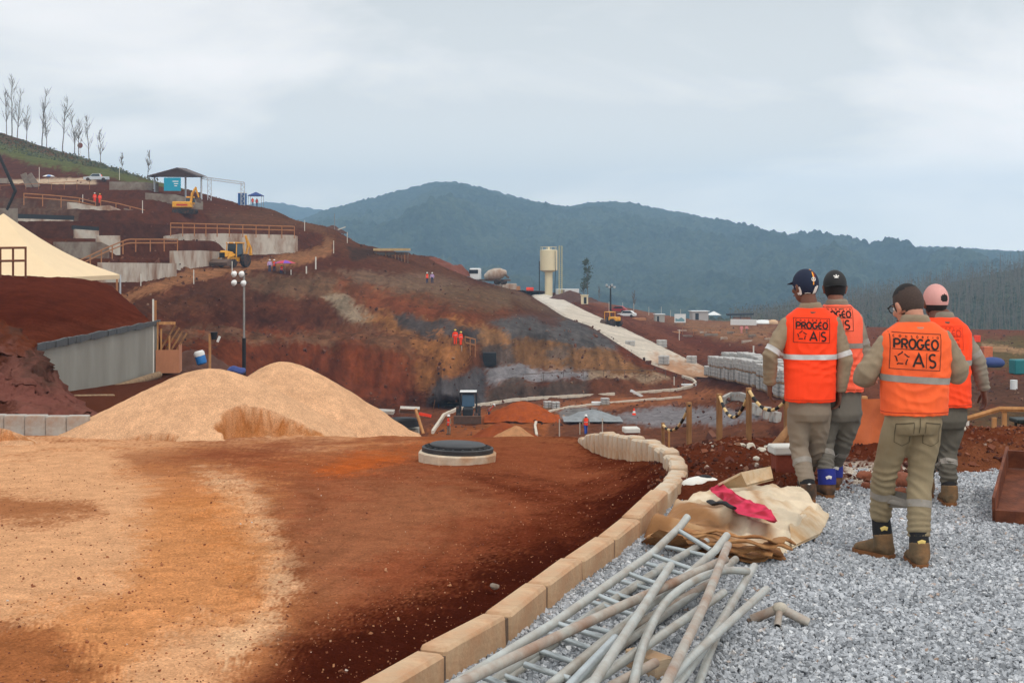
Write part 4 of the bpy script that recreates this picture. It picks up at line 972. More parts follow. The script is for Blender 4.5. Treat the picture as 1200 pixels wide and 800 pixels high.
# ---- posts and striped rope ----
def post(px, pyt, pyb, Y, r, label, square=True, mat=None, lean=0):
    x = (px-600)/F*Y; zt = CAMZ-(pyt-HOR)/F*Y; zb = min(CAMZ-(pyb-HOR)/F*Y, FN.z(px, Y))-.12
    mb = MB(); H = zt-zb
    if square: mb.box((0, 0, H/2), (r*2, r*2, H), None, .006)
    else: mb.tube([(0, 0, 0), (.01, 0, H*.5), (0, .0, H)], [r, r*.95, r*.9], 10)
    o = solo('timber_post', mb, mat or m_timb, label, 'post', (x, Y, zb), (0, lean, random.uniform(0, .6))); return Vector((x, Y, zt))
p1 = post(843, 461, 523, 15, .028, 'square weathered post holding the left end of the nearer striped rope')
p2 = post(877.5, 454, 534, 14, .024, 'tallest grey post in the middle of the nearer striped rope')
p3 = post(807.5, 471, 516, 16, .026, 'dark post at the right end of the farther striped rope')
p4 = post(777, 495, 515, 17, .02, 'short thin post where the farther striped rope dips to the kerb')
p5 = post(922, 462, 530, 13.6, .025, 'timber post beside the round table-like pier under the striped rope end')
post(859.5, 517, 533, 14.2, .015, 'tiny pale stake in the red soil between the rope posts', mat=m_timb2)
post(784, 505, 515, 16.5, .012, 'tiny stake just right of the short thin rope post', mat=m_timb2)
m_yel = M('pale_yellow_band', lin(214, 180, 124), .7, .15, 20); m_blk = M('black_band', (.015, .014, .014), .7, .2)
def rope(pts, label):
    P_ = pts; c0 = P_[0].copy(); t = MB(); acc = 0
    for k in range(len(P_)-1): t.tube([P_[k]-c0, P_[k+1]-c0], .017, 8, mi=k % 2)
    return solo('striped_rope', t, [m_yel, m_blk], label, 'rope', c0)
def swag(a, b, sag, n=13): return [a.lerp(b, i/(n-1))-Vector((0, 0, sag*4*(i/(n-1))*(1-i/(n-1)))) for i in range(n)]
fr = Vector((0, -.03, -.03))
rope(swag(p1+fr, p2+fr, .25), 'yellow and black striped rope hung between the two nearer posts')
rope(swag(p2+fr, p5+fr, .16, 11), 'striped rope running from the tallest post to behind the left worker')
rope(swag(p4+fr, p3+fr, .16, 11), 'farther striped rope hung between the short and the dark post')
# leaning round pole
a, b = P(932, 494, 13.2), P(893, 541, 12.9); c0 = b.copy()
solo('round_pole', MB().tube([Vector((0, 0, 0))-(a-b)*.1, a-b], [.045, .04], 12), m_timb, 'thick round pole leaning to the right behind the small pier', 'pole', c0)
# piers with white lids
def pier(px, pyt, Y, w_, label):
    x = (px-600)/F*Y; zt = CAMZ-(pyt-HOR)/F*Y; zb = FN.z(px, Y)-.05; t = thing('capped_pier', label, 'pier', (x, Y, zb), .1)
    MB().box((0, 0, (zt-zb)/2-.03), (w_, w_, zt-zb-.06), None, .006).build('brick_shaft', M('red_brick', lin(142, 68, 46), .9, .22, 10, .3, 20, col2=lin(112, 50, 34)), t)
    MB().box((0, 0, zt-zb-.03), (w_*1.3, w_*1.3, .075), None, .012).build('cap', M('white_cap', lin(206, 202, 192), .85, .12, 9, .2), t)
pier(918, 522, 11.7, .17, 'small red pier with a white slab cap next to the left worker')
pier(739.5, 501, 19, .17, 'small red pier with a white slab cap just beyond the bend of the kerb')
# stones by the worker
m_brk = M('broken_brick', lin(150, 88, 62), .9, .3, 14, .5, 30, col2=lin(116, 66, 46)); m_stn = M('grey_stone', lin(158, 148, 136), .9, .25, 14, .5, 30)
def stone(px, py, s_, mat, label, group=None, k=0):
    mb = MB().ell((0, 0, 0), (s_*.6, s_*.45, s_*.36), 14, 9, (0, 0, k*1.3)); q = []
    for v in mb.v:
        v = Vector(v); u = v/s_*2.2+Vector((k*3.1, 0, 0)); q.append(tuple(v*(1+.42*mnoise.noise(u)+.2*mnoise.noise(u*2.3))))
    mb.v = q; c = Zp(px, py, .01)
    solo('stone', mb, mat, label, 'stone', (c.x, c.y, max(.01, FN.z(px, c.y))+s_*.18), random.uniform(0, 3), group)
stone(1013, 563, .12, m_brk, 'flat red-brown stone on the pale patch between the walking workers', k=1)
stone(1018, 573, .1, m_brk, 'red-brown stone in front of the flat one between the workers', k=2)
for k, (px, py, s_) in enumerate([(1046, 558, .18), (1052, 570, .2), (1043, 578, .13), (1062, 565, .14), (1056, 580, .12), (1038, 570, .1)]):
    stone(px, py, s_, m_brk, 'broken brown stone in the little heap between the two right workers', 'brown stones between the right workers', k+5)
stone(580, 689, .05, M('dull_stone', lin(128, 112, 98), .9, .25, 14, .5, 30), 'single grey stone on the dark red soil beside the kerb', k=20)
for k, (px, py) in enumerate([(868, 531), (880, 533), (892, 534), (898, 528), (886, 545)]):
    stone(px, py+4, (.08, .1, .08, .05, .06)[k], M('chalky_stone', lin(200, 190, 172), .9, .15, 12, .4), 'chalky white lump at the foot of the tallest rope post', 'chalky lumps by the rope posts', k+30)
stone(1127, 530, .09, MATS['chalky_stone'], 'white lump on top of the brown soil mound', k=51)

# ---- timber fence at the right ----
t = thing('timber_fence', 'rough timber fence with one sloping rail beyond the soil mound at the right edge', 'fence', P(1170, 525, 16))
o_ = t.location.copy(); Yf = 16
MB().tube([P(1131, 491, Yf)-o_, P(1173, 478.5, Yf)-o_], [(.03, .014)]*2, 4, smooth=False).build('rail', m_timb2, t)
MB().tube([P(1172, 479, Yf)-o_, P(1230, 480, Yf)-o_], [(.03, .014)]*2, 4, smooth=False).build('rail', m_timb2, t)
for px, a, b in ((1165, 489, 540), (1177, 480, 540), (1228, 478, 540)):
    MB().box(P(px, (a+b)/2, Yf+.04)-o_, (.045, .045, (b-a)/F*Yf)).build('post', m_timb2, t)
t = thing('tool_stand', 'dark green metal stand behind the timber fence at the right edge', 'metal stand', P(1198, 527, 16.6))
mg = M('dark_green_metal', (.012, .02, .018), .6, .2)
MB().box((0, 0, .36), (.22, .3, .05), None, .01).build('top_plate', mg, t)
for sx in (-.08, .0, .08): MB().box((sx, 0, .16), (.025, .03, .36)).build('leg', mg, t)
post(1134, 492, 507, 22, .02, 'white marker stake below the sloping fence rail', mat=MATS['white_cap'])

# ---- concrete wall, formwork, logs on the left ----
m_conc = M('streaked_concrete', lin(152, 147, 135), .9, .1, .7, .25, 14, stretch=(1, 1, .5), col2=lin(124, 116, 104), amt=.4, s2=.45, edge=.3)
m_bit = M('dark_membrane', lin(74, 74, 74), .7, .25, 6, .4, 20)
a, b = P(22, 407, 37.2), P(179, 376.5, 60); dx = b-a; L_ = math.hypot(dx.x, dx.y); yaw = math.atan2(dx.y, dx.x)
t = thing('retaining_wall', 'long streaked grey concrete wall holding back the dark soil slope on the left', 'retaining wall', (a.x, a.y, -6), yaw)
n_ = 40; top = lambda u: (a.z+(b.z-a.z)*u)+6
poly = [(0, 0), (L_, 0)]+[(L_*(1-i/n_), top(1-i/n_)-.02+.05*mnoise.noise((i*.4, 0, 1))) for i in range(n_+1)]
MB().prism(poly, -.25, 0).build('wall_face', m_conc, t)
cp = MB()
for i in range(n_):
    u0, u1 = i/n_, (i+1)/n_; hgt = .2+.1*mnoise.noise((i*.35, 3, 1))
    cp.box((L_*(u0+u1)/2, -.29+.04*mnoise.noise((i*.5, 1, 1)), top((u0+u1)/2)-.04), (L_/n_*1.02, .1+.05*mnoise.noise((i*.7, 7, 1)), hgt), (mnoise.noise((i*.3, 4, 2))*.15, 0, 0))
cp.build('membrane_strip', m_bit, t)
def at(px, py, Y, label, name, cat, rz=0, group=None): return thing(name, label, cat, P(px, py, Y), rz, group)
t = at(197, 437, 59, 'plywood formwork box with loose planks at the end of the concrete wall', 'formwork', 'formwork', .15)
m_ply = M('orange_plywood', lin(186, 124, 90), .8, .15, 3, .1, 20, stretch=(1, 1, .4))
MB().box((-.02, 0, .5), (1.0, .04, 1.0)).build('panel', m_ply, t)
MB().box((.46, .6, .6), (.04, 1.2, 1.2)).build('panel', m_ply, t)
for x, l_ in ((-.45, 2.2), (-.3, 1.9), (.05, 1.6)): MB().box((x, .1, l_/2), (.07, .06, l_)).build('stud', m_timb2, t)
for k in range(4): MB().box((-.05+.16*k, .3, 1.5-.12*k), (.07, .05, 1.3), (0, .55, .3)).build('brace', m_timb, t)
MB().box((-.05, .1, 2.15), (.7, .06, .12)).build('rail', m_timb2, t)
solo('marker_pole', MB().tube([(0, 0, 0), (0, 0, 3.2)], .04, 8), M('white_paint', lin(214, 208, 196), .7, .12), 'white pole standing at the right end of the concrete wall', 'pole', P(179.5, 438, 58.5))
m_log = M('log_bark', lin(150, 122, 90), .9, .2, 9, .4, 30, col2=lin(120, 92, 66), s2=7)
solo('timber_log', MB().tube([(0, 0, 0), P(186, 439, 57)-P(108, 464, 46)], .15, 12), m_log, 'long pale log lying along the foot of the concrete wall', 'log', P(108, 464, 46))
solo('timber_log', MB().tube([(0, 0, 0), P(132, 466, 40)-P(73, 467, 38)], .11, 12), m_log, 'shorter log lying across the dark timber platform', 'log', P(73, 467, 38))
t = at(98, 487, 37, 'low dark timber platform between the rock bank and the sand heap', 'timber_platform', 'platform', 0)
for k in range(3): MB().box((-.45+.45*k, 0, .18), (.12, .8, .34)).build('bearer', M('dark_timber', lin(74, 52, 38), .9, .3), t)
for k in range(4): MB().box((0, -.3+.2*k, .36), (1.25, .16, .05)).build('plank', MATS['dark_timber'], t)
solo('plank', MB().box((0, 0, 0), (.9, .12, .05), (0, -.8, .3)), m_timb2, 'light plank propped against the left end of the dark platform', 'plank', P(66, 480, 36))

# ---- lamp mast with four floodlights ----
m_pole = M('mast_grey', lin(150, 146, 140), .6, .15, 10, 0, 30, .4); m_blkp = M('black_sleeve', (.014, .014, .016), .7, .15); m_lampw = M('white_reflector', lin(226, 224, 218), .4, .08, 10)
Yl = 70; t = thing('floodlight_mast', 'slim mast with four white floodlights behind the sand heaps', 'lamp', P(286, 452, Yl)); H = (452-320)/F*Yl
MB().tube([(0, 0, 2.4), (0, 0, H)], .055, 10).build('pole', m_pole, t)
MB().tube([(0, 0, -.3), (0, 0, 2.45)], .10, 10).build('sleeve', m_blkp, t)
for z in (H-.05, H-.5): MB().box((-.2, 0, z), (.75, .06, .06)).build('cross_arm', m_blkp, t)
for x, z in ((-.48, H-.05), (-.1, H-.05), (-.48, H-.5), (.0, H-.52)):
    q = MB().lathe([(.05, .16), (.12, .1), (.17, 0), (.15, -.03), (.0, -.03)], 14, (x, -.12, z), rot=(R(75), 0, -.5)); q.build('floodlight', m_lampw, t)
MB().tube([(0, 0, H-.2), (.05, 0, H+.16)], .03, 6).build('spike', m_blkp, t)
t = thing('bucket_post', 'short timber post carrying a black bucket left of the floodlight mast', 'post', P(246, 436, 66))
MB().box((0, 0, .85), (.1, .1, 2.0)).build('post', m_timb2, t)
MB().lathe([(.12, 0), (.18, .36), (.0, .36)], 14, (.2, 0, 1.58)).build('bucket', m_blkp, t); MB().box((.42, 0, 1.6), (.12, .02, .3), (0, .4, 0)).build('rag', m_lampw, t)
t = thing('water_cooler', 'blue drinking-water jug with a white lid lying by the dark soil heap', 'water jug', P(237, 426.5, 66.5), (0, -.28, .2))
MB().lathe([(.2, 0), (.25, .05), (.25, .42), (.22, .46), (0, .46)], 16).build('jug', M('blue_plastic', lin(38, 112, 178), .5, .1), t)
MB().lathe([(.26, .42), (.26, .58), (.2, .66), (0, .66)], 16).build('lid', m_lampw, t)
bt = MB().ell((0, 0, 0), (.15, .14, .07), 18, 8); bt.v = [(x, y, z+.05*mnoise.noise((x*6, y*6, 2))) for x, y, z in bt.v]
solo('plastic_sheet', bt, M('dark_blue_sheet', lin(46, 62, 118), .6, .2, 12, .4), 'crumpled dark blue plastic on the saddle between the sand heaps', 'plastic sheet', P(277, 434.5, 21.6))
dm = MB(); r_ = 26
def heap(name, label, px, pyb, Y, W, D_, H, mat, cat, rough=.12, colr=None):
    n = 40; u = np.linspace(-1.1, 1.1, n); gx, gy = np.meshgrid(u, u); r = np.hypot(gx, gy)*(1+.2*fbm(gx*1.7, gy*1.7, px*.1, 3))
    h = H*np.clip(1.02-np.sqrt(r*r+.04), -.15, 1)+rough*H*fbm(gx*3, gy*3, px*.3, 4)*(r < 1.05)
    V = np.stack([gx*W/2, gy*D_/2, h], -1).reshape(-1, 3)
    c = np.broadcast_to(np.array(lin(*colr)), V.shape) if colr else None
    o = np_mesh(name, V, grid_faces(n, n), mat, True, c); o.location = P(px, pyb, Y); return tag(o, label, cat)
m_drk = M('dark_soil', lin(84, 54, 42), .95, .3, 2, .5, 8)
heap('soil_heap', 'dark soil heap behind the blue water jug', 226, 438, 69, 4.2, 3, 1.5, m_drk, 'soil heap')
solo('marker_stake', MB().tube([(0, 0, 0), (0, 0, 1.25)], .05, 8), MATS['white_paint'], 'white plastic stake showing above the right flank of the taller sand heap', 'stake', P(384, 487, 55))
# chamber with slab and strut
t = thing('concrete_chamber', 'open concrete chamber with a tilted slab and black ring beyond the sand heaps', 'chamber', P(468, 530, 60)); o_ = t.location.copy()
MB().box(P(471, 515, 60.6)-o_, (1.5, 1, 1.0)).build('chamber_wall', m_conc, t)
MB().lathe([(.72, 0), (.72, .3), (.6, .34), (0, .34)], 20, P(472, 499, 60.3)-o_).build('ring', m_blkp, t)
MB().box(P(480, 480, 60)-o_, (.85, .9, .12), (R(-18), .05, .1)).build('slab', MATS['white_cap'], t)
MB().box(P(450, 482, 61)-o_, (.9, .8, .14), (0, .06, 0)).build('side_slab', m_kgrey, t)
MB().tube([P(487, 479, 59.6)-o_, P(496, 508, 59.2)-o_], .07, 6).build('strut', m_timb2, t)
# ================================================================ people
DG = None
def remeshed(mb, vox, smooth_it, name, mat, parent, wr=None, sub=0):
    "fuse overlapping tubes into one continuous skin, relax it, then fold it"
    me = mb.mesh('tmp', mat); o = bpy.data.objects.new('tmp', me); COL.objects.link(o)
    md = o.modifiers.new('r', 'REMESH'); md.mode = 'VOXEL'; md.voxel_size = vox
    sm = o.modifiers.new('s', 'SMOOTH'); sm.iterations = smooth_it; sm.factor = .5
    dg = bpy.context.evaluated_depsgraph_get(); ev = o.evaluated_get(dg)
    m2 = bpy.data.meshes.new_from_object(ev, depsgraph=dg); m2.name = name
    bpy.data.objects.remove(o); bpy.data.meshes.remove(me)
    n = len(m2.vertices); co = np.empty(n*3, np.float32); no = np.empty(n*3, np.float32)
    m2.vertices.foreach_get('co', co); m2.vertex_normals.foreach_get('vector', no)
    co = co.reshape(-1, 3); no = no.reshape(-1, 3)
    if wr is not None:
        co = co+no*wr(co.astype(float), no)[:, None].astype(np.float32)
        m2.vertices.foreach_set('co', co.ravel())
    m2.polygons.foreach_set('use_smooth', np.ones(len(m2.polygons), bool)); m2.materials.clear(); m2.materials.append(mat); m2.update()
    ob = bpy.data.objects.new(name, m2); COL.objects.link(ob); ob.parent = parent
    return ob, BVHTree.FromPolygons([tuple(v) for v in co], [tuple(p.vertices) for p in m2.polygons])

def ring(c, rx, ry, n=24, p=2.3, rz=0.):
    r = []
    for j in range(n):
        th = 2*math.pi*j/n; cs, sn = math.cos(th), math.sin(th)
        x = rx*math.copysign(abs(cs)**(2/p), cs); y = ry*math.copysign(abs(sn)**(2/p), sn)
        r.append(Vector((c[0]+x*math.cos(rz)-y*math.sin(rz), c[1]+x*math.sin(rz)+y*math.cos(rz), c[2])))
    return r
def wrap_band(bvh, a, axis, half, rad, off, n=40, arc=None, tilt=0.):
    "a tape laid on a garment round a point of its axis"
    axis = axis.normalized(); u = axis.cross(Vector((0, 1, 0))); u = u.normalized() if u.length > .05 else Vector((1, 0, 0)); v = axis.cross(u)
    rows = []
    a0, a1 = arc or (0, 2*math.pi)
    for j in range(n+(1 if arc else 0)):
        th = a0+(a1-a0)*j/n; d = u*math.cos(th)+v*math.sin(th); q = []
        for h in (-half, 0, half):
            c = a+axis*(h+tilt*math.cos(th)); hit = bvh.ray_cast(c+d*rad, -d, rad)[0]
            q.append((hit if hit is not None else c+d*rad*.4)+d*off)
        rows.append(q)
    vs = [p for q in rows for p in q]; k = len(rows); mb = MB()
    fs = []
    for j in range(k if not arc else k-1):
        b = (j+1) % k
        for i in range(2): fs.append((j*3+i, j*3+i+1, b*3+i+1, b*3+i))
    mb.add(vs, fs, True); return mb
# ---- lettering drawn as strokes ----
def arc_(cx, cy, rx, ry, a0, a1, n=12): return [(cx+rx*math.cos(R(a0+(a1-a0)*i/n)), cy+ry*math.sin(R(a0+(a1-a0)*i/n))) for i in range(n+1)]
GL = {'C': (.8, [arc_(.42, .5, .38, .5, 50, 310)]), 'O': (.9, [arc_(.45, .5, .43, .5, 0, 360, 20)]), 'N': (.8, [[(.05, 0), (.05, 1), (.75, 0), (.75, 1)]]),
      'S': (.7, [arc_(.35, .75, .3, .25, 40, 270, 10)+arc_(.35, .25, .3, .25, 90, -140, 10)[1:]]), 'R': (.8, [[(.06, 0), (.06, 1)], [(.1, .97)]+arc_(.42, .72, .3, .26, 90, -90, 8)+[(.12, .46)], [(.36, .43), (.72, 0)]]),
      'I': (.2, [[(.1, 0), (.1, 1)]]), 'P': (.78, [[(.06, 0), (.06, 1)], [(.1, .97)]+arc_(.42, .70, .3, .28, 90, -90, 8)+[(.12, .42)]]),
      'G': (.9, [arc_(.45, .5, .42, .5, 45, 335, 14)+[(.84, .42), (.5, .42)]]), 'E': (.75, [arc_(.45, .5, .38, .5, 60, 300, 12), [(.1, .5), (.62, .5)]]),
      'A': (.85, [[(0, 0), (.42, 1), (.85, 0)], [(.2, .3), (.64, .3)]])}
def strokes(word, x, y, h, wscale=1., gap=.16):
    res = []
    for ch in word:
        acc = ch == 'Ó'; ww, st = GL['O' if acc else ch]
        for s_ in st: res.append([(x+p*h*wscale, y+q*h) for p, q in s_])
        if acc: res.append([(x+.4*h*wscale, y+1.12*h), (x+.6*h*wscale, y+1.35*h)])
        x += (ww*wscale+gap)*h
    return res, x
def width(word, h, wscale, gap): return sum((GL['O' if c == 'Ó' else c][0]*wscale+gap)*h for c in word)-gap*h
def ribbon(mb, pts, wd, proj, layer):
    n = len(pts); L_, R_ = [], []
    pts = [Vector(p) for p in pts]
    # split long runs so they follow the cloth
    q = [pts[0]]
    for a, b in zip(pts[:-1], pts[1:]):
        k = max(1, int((b-a).length/.015))
        q += [a.lerp(b, (i+1)/k) for i in range(k)]
    pts = q; n = len(pts)
    for i, p in enumerate(pts):
        d0 = (pts[i]-pts[i-1]).normalized() if i else (pts[1]-pts[0]).normalized()
        d1 = (pts[i+1]-pts[i]).normalized() if i < n-1 else d0
        t = (d0+d1); t = t.normalized() if t.length > .2 else d1
        nn = Vector((-t.y, t.x)); k = wd/2/max(.5, nn.dot(Vector((-d1.y, d1.x))))
        L_.append(p+nn*k); R_.append(p-nn*k)
    vs = [proj(p, layer) for p in L_]+[proj(p, layer) for p in R_]
    mb.add(vs, [(i, n+i, n+i+1, i+1) for i in range(n-1)], False)
def vest_print(parent, bvh, cx, cz, w_, h_, mat, tilt=0.):
    ca, sa = math.cos(tilt), math.sin(tilt); last = [-.14]
    def proj(p, layer):
        x = cx+p[0]*ca-p[1]*sa; z = cz+p[0]*sa+p[1]*ca
        hit = bvh.ray_cast(Vector((x, -2, z)), Vector((0, 1, 0)))[0]
        y = hit.y if hit is not None else last[0]; last[0] = y
        return Vector((x, y-.0035-.0002*layer, z))
    mb = MB(); W, H = w_/2, h_/2; lay = 0
    for s_ in ([(-W, H), (W, H), (W, -H), (-W, -H), (-W, H)], [(-W*.93, H*.1), (W*.93, H*.1)]): ribbon(mb, s_, .0036, proj, lay); lay += 1
    st, _ = strokes('CONSÓRCIO', -W*.9, H*.74, .013, .9, (w_*.9-width('CONSÓRCIO', .013, .9, 0))/(8*.013)); 
    for s_ in st: ribbon(mb, s_, .0032, proj, lay); lay = (lay+1) % 5
    hh = h_*.25; ws = (w_*.88-5*.13*hh)/(width('PROGEO', 1, 1, 0)*hh)
    st, _ = strokes('PROGEO', -W*.88, H*.16, hh, ws, .13)
    for s_ in st: ribbon(mb, s_, .0115, proj, lay); lay = (lay+1) % 5
    hh = h_*.36
    st, _ = strokes('A', -W*.12, -H*.84, hh, .95); st2, _ = strokes('S', W*.5, -H*.84, hh, .85); st.append([(W*.41, -H*.9), (W*.41, -H*.06)])
    for k, s_ in enumerate(st+st2): ribbon(mb, s_, .012 if len(s_) != 2 or s_[0][1] == s_[1][1] else .003, proj, lay); lay = (lay+1) % 5
    cxp, cyp, rp = -W*.56, -H*.42, h_*.17
    for k in range(5):
        a0 = R(90+72*k); a1 = R(90+72*(k+1)); A_ = Vector((cxp+rp*math.cos(a0), cyp+rp*math.sin(a0))); B_ = Vector((cxp+rp*math.cos(a1), cyp+rp*math.sin(a1)))
        d = (B_-A_); tip = A_+Vector((math.cos(a0), math.sin(a0)))*rp*.2
        ribbon(mb, [tip, A_+d*.05, A_+d*.7], .007, proj, lay); lay = (lay+1) % 5
    return mb.build('back_print', mat, parent)
# ---- hands ----
def hand(mb, wrist, d, side, curl=.55, pal=None, s=1.):
    "palm with four unequal bent fingers and a thumb; d points from the wrist to the knuckles"
    d = d.normalized(); pn_ = (pal or Vector((-side, 0, 0))); pn_ = (pn_-d*pn_.dot(d)).normalized(); sd = d.cross(pn_).normalized()
    if sd.y < 0: sd = -sd      # thumb side looks forward
    k = wrist+d*.085*s
    mb.tube([wrist-d*.03, wrist, wrist+d*.03*s, k-d*.01, k], [(.024*s, .03*s), (.02*s, .03*s), (.017*s, .038*s), (.016*s, .042*s), (.011*s, .039*s)], 12)
    for i, (o, l_) in enumerate(((.032, .072), (.011, .08), (-.010, .075), (-.030, .06))):
        p0 = k+sd*o*s-d*.012; b = curl*(1+.12*i); pts = [p0]; dd = d.copy(); 
        for j, f in enumerate((.45, .32, .25)):
            ang = b*(.6 if j == 0 else 1.); dd = (dd*math.cos(ang)+pn_*math.sin(ang)).normalized(); pts.append(pts[-1]+dd*l_*f*s)
        mb.tube(pts, [.0098*s, .0092*s, .0085*s, .0068*s], 8)
    p0 = wrist+d*.028*s+sd*.03*s; p1 = p0+(sd*.75+d*.7+pn_*.25).normalized()*.04*s; p2 = p1+(d+pn_*.45+sd*.1).normalized()*.032*s; p3 = p2+(d+pn_*.7-sd*.1).normalized()*.024*s
    mb.tube([p0-sd*.02*s, p0, p1, p2, p3], [.014*s, .0135*s, .0115*s, .0105*s, .008*s], 8)
def headmat(c, yaw, pitch, roll=0.):
    return Matrix.Translation(c) @ Matrix.Rotation(yaw, 4, 'Z') @ Matrix.Rotation(-pitch, 4, 'X') @ Matrix.Rotation(roll, 4, 'Y') @ Matrix.Scale(1.07, 4)
def add_head(mb, HM):
    q = MB(); q.ell((0, -.006, .018), (.074, .094, .098), 20, 14); q.ell((0, .022, -.05), (.058, .066, .07), 16, 10)
    q.ell((0, .052, -.085), (.032, .03, .026), 12, 8); q.tube([(0, .088, .012), (0, .104, -.022), (0, .106, -.034)], [.008, .013, .012], 8); q.ell((0, .095, -.038), (.019, .012, .01), 10, 6)
    q.ell((0, .076, .022), (.05, .02, .014), 12, 6)
    for s_ in (-1, 1):
        q.ell((s_*.079, -.004, -.012), (.012, .02, .033), 10, 8, (0, s_*.25, s_*.35)); q.ell((s_*.077, .004, -.038), (.010, .010, .012), 8, 6)
        q.ell((s_*.04, .062, -.03), (.028, .022, .022), 10, 6)
    q.ell((0, .086, -.062), (.025, .012, .008), 10, 6)
    q.tube([(0, -.028, -.02), (0, -.03, -.075), (0, -.036, -.16)], [.058, .054, .06], 14)
    q.xf(HM); o = len(mb.v); mb.v += q.v; mb.f += [tuple(i+o for i in f) for f in q.f]; mb.sm += q.sm; mb.mi += q.mi
def shell(HM, c, r, keep, n=36, m=22, extra=None):
    "part of an ellipsoid over the skull (hair, cap crown), two-sided"
    mb = MB(); q = MB().ell(c, r, n, m); vs = [Vector(v) for v in q.v]
    if extra: vs = [extra(v) for v in vs]
    fs = [f for f in q.f if len(f) == 4 and keep(sum((vs[i] for i in f), Vector())/4)]
    used = sorted({i for f in fs for i in f}); mp_ = {i: k for k, i in enumerate(used)}
    mb.add([HM @ vs[i] for i in used], [tuple(mp_[i] for i in f) for f in fs], True); return mb
m_khaki = M('khaki_cotton', lin(146, 128, 104), .9, .14, 7, .25, 140, col2=lin(124, 106, 86), amt=.35, s2=4)
m_khaki2 = M('grey_khaki_cotton', lin(140, 128, 112), .9, .14, 7, .25, 140, col2=lin(118, 106, 92), amt=.35, s2=4)
m_tr = [M('grey_beige_trousers', lin(136, 122, 106), .92, .16, 6, .25, 120, col2=lin(116, 100, 84), amt=.35), M('grey_trousers', lin(112, 106, 96), .92, .16, 6, .25, 120, col2=lin(92, 86, 78), amt=.35),
        M('olive_beige_trousers', lin(142, 126, 98), .92, .18, 6, .25, 120, col2=lin(116, 98, 72), amt=.38), M('dark_grey_trousers', lin(90, 84, 74), .92, .16, 6, .25, 120)]
m_vest = [M('bright_orange_vest', lin(252, 66, 24), .75, .08, 5, .15, 120, spec=.25), M('salmon_vest', lin(250, 104, 74), .75, .08, 5, .15, 120, spec=.25),
          M('faded_orange_vest', lin(238, 96, 46), .78, .1, 5, .15, 120, col2=lin(222, 88, 48), amt=.3, spec=.25), M('red_orange_vest', lin(250, 72, 30), .75, .08, 5, .15, 120, spec=.25)]
m_tape = M('reflective_tape', lin(196, 192, 188), .35, .12, 30, .1, 80, .1); m_tape2 = M('worn_tape', lin(140, 132, 122), .5, .15, 30, .1, 80)
m_print = M('black_print', (.02, .014, .012), .8, .2); m_skinD = M('dark_skin', lin(104, 66, 50), .6, .12, 20, .1, 120); m_skinT = M('tan_skin', lin(178, 124, 100), .6, .12, 20, .1, 120); m_skinB = M('brown_skin', lin(128, 84, 66), .6, .12, 20, .1, 120)
m_hair = M('black_hair', (.012, .010, .010), .8, .3, 60, .6, 220); m_fade = M('cropped_hair', lin(66, 52, 46), .9, .3, 120, .5, 260)
m_boot = M('dusty_boot', lin(98, 80, 58), .9, .25, 14, .35, 50, col2=lin(134, 98, 64), amt=.4, s2=9); m_bootD = M('dark_boot', lin(60, 50, 42), .9, .25, 14, .35, 50, col2=lin(112, 78, 54), amt=.4, s2=8)
m_sole = M('muddy_sole', lin(132, 86, 52), .95, .25, 16, .4, 40); m_blue = M('blue_gaiter', lin(40, 48, 130), .85, .15, 12, .3, 80); m_black = M('black_cloth', (.013, .012, .013), .85, .2, 12, .3, 90)
m_navy = M('navy_cap', lin(22, 30, 52), .8, .12, 12, .2, 120); m_white = M('white_cloth', lin(222, 216, 208), .8, .08, 12, .15, 100); m_pinkc = M('pink_cap', lin(206, 150, 142), .85, .12, 10, .25, 100)
m_eye = M('eye_white', lin(220, 216, 208), .3, .03, 10); m_lip = M('lips', lin(130, 76, 70), .6, .1, 20)

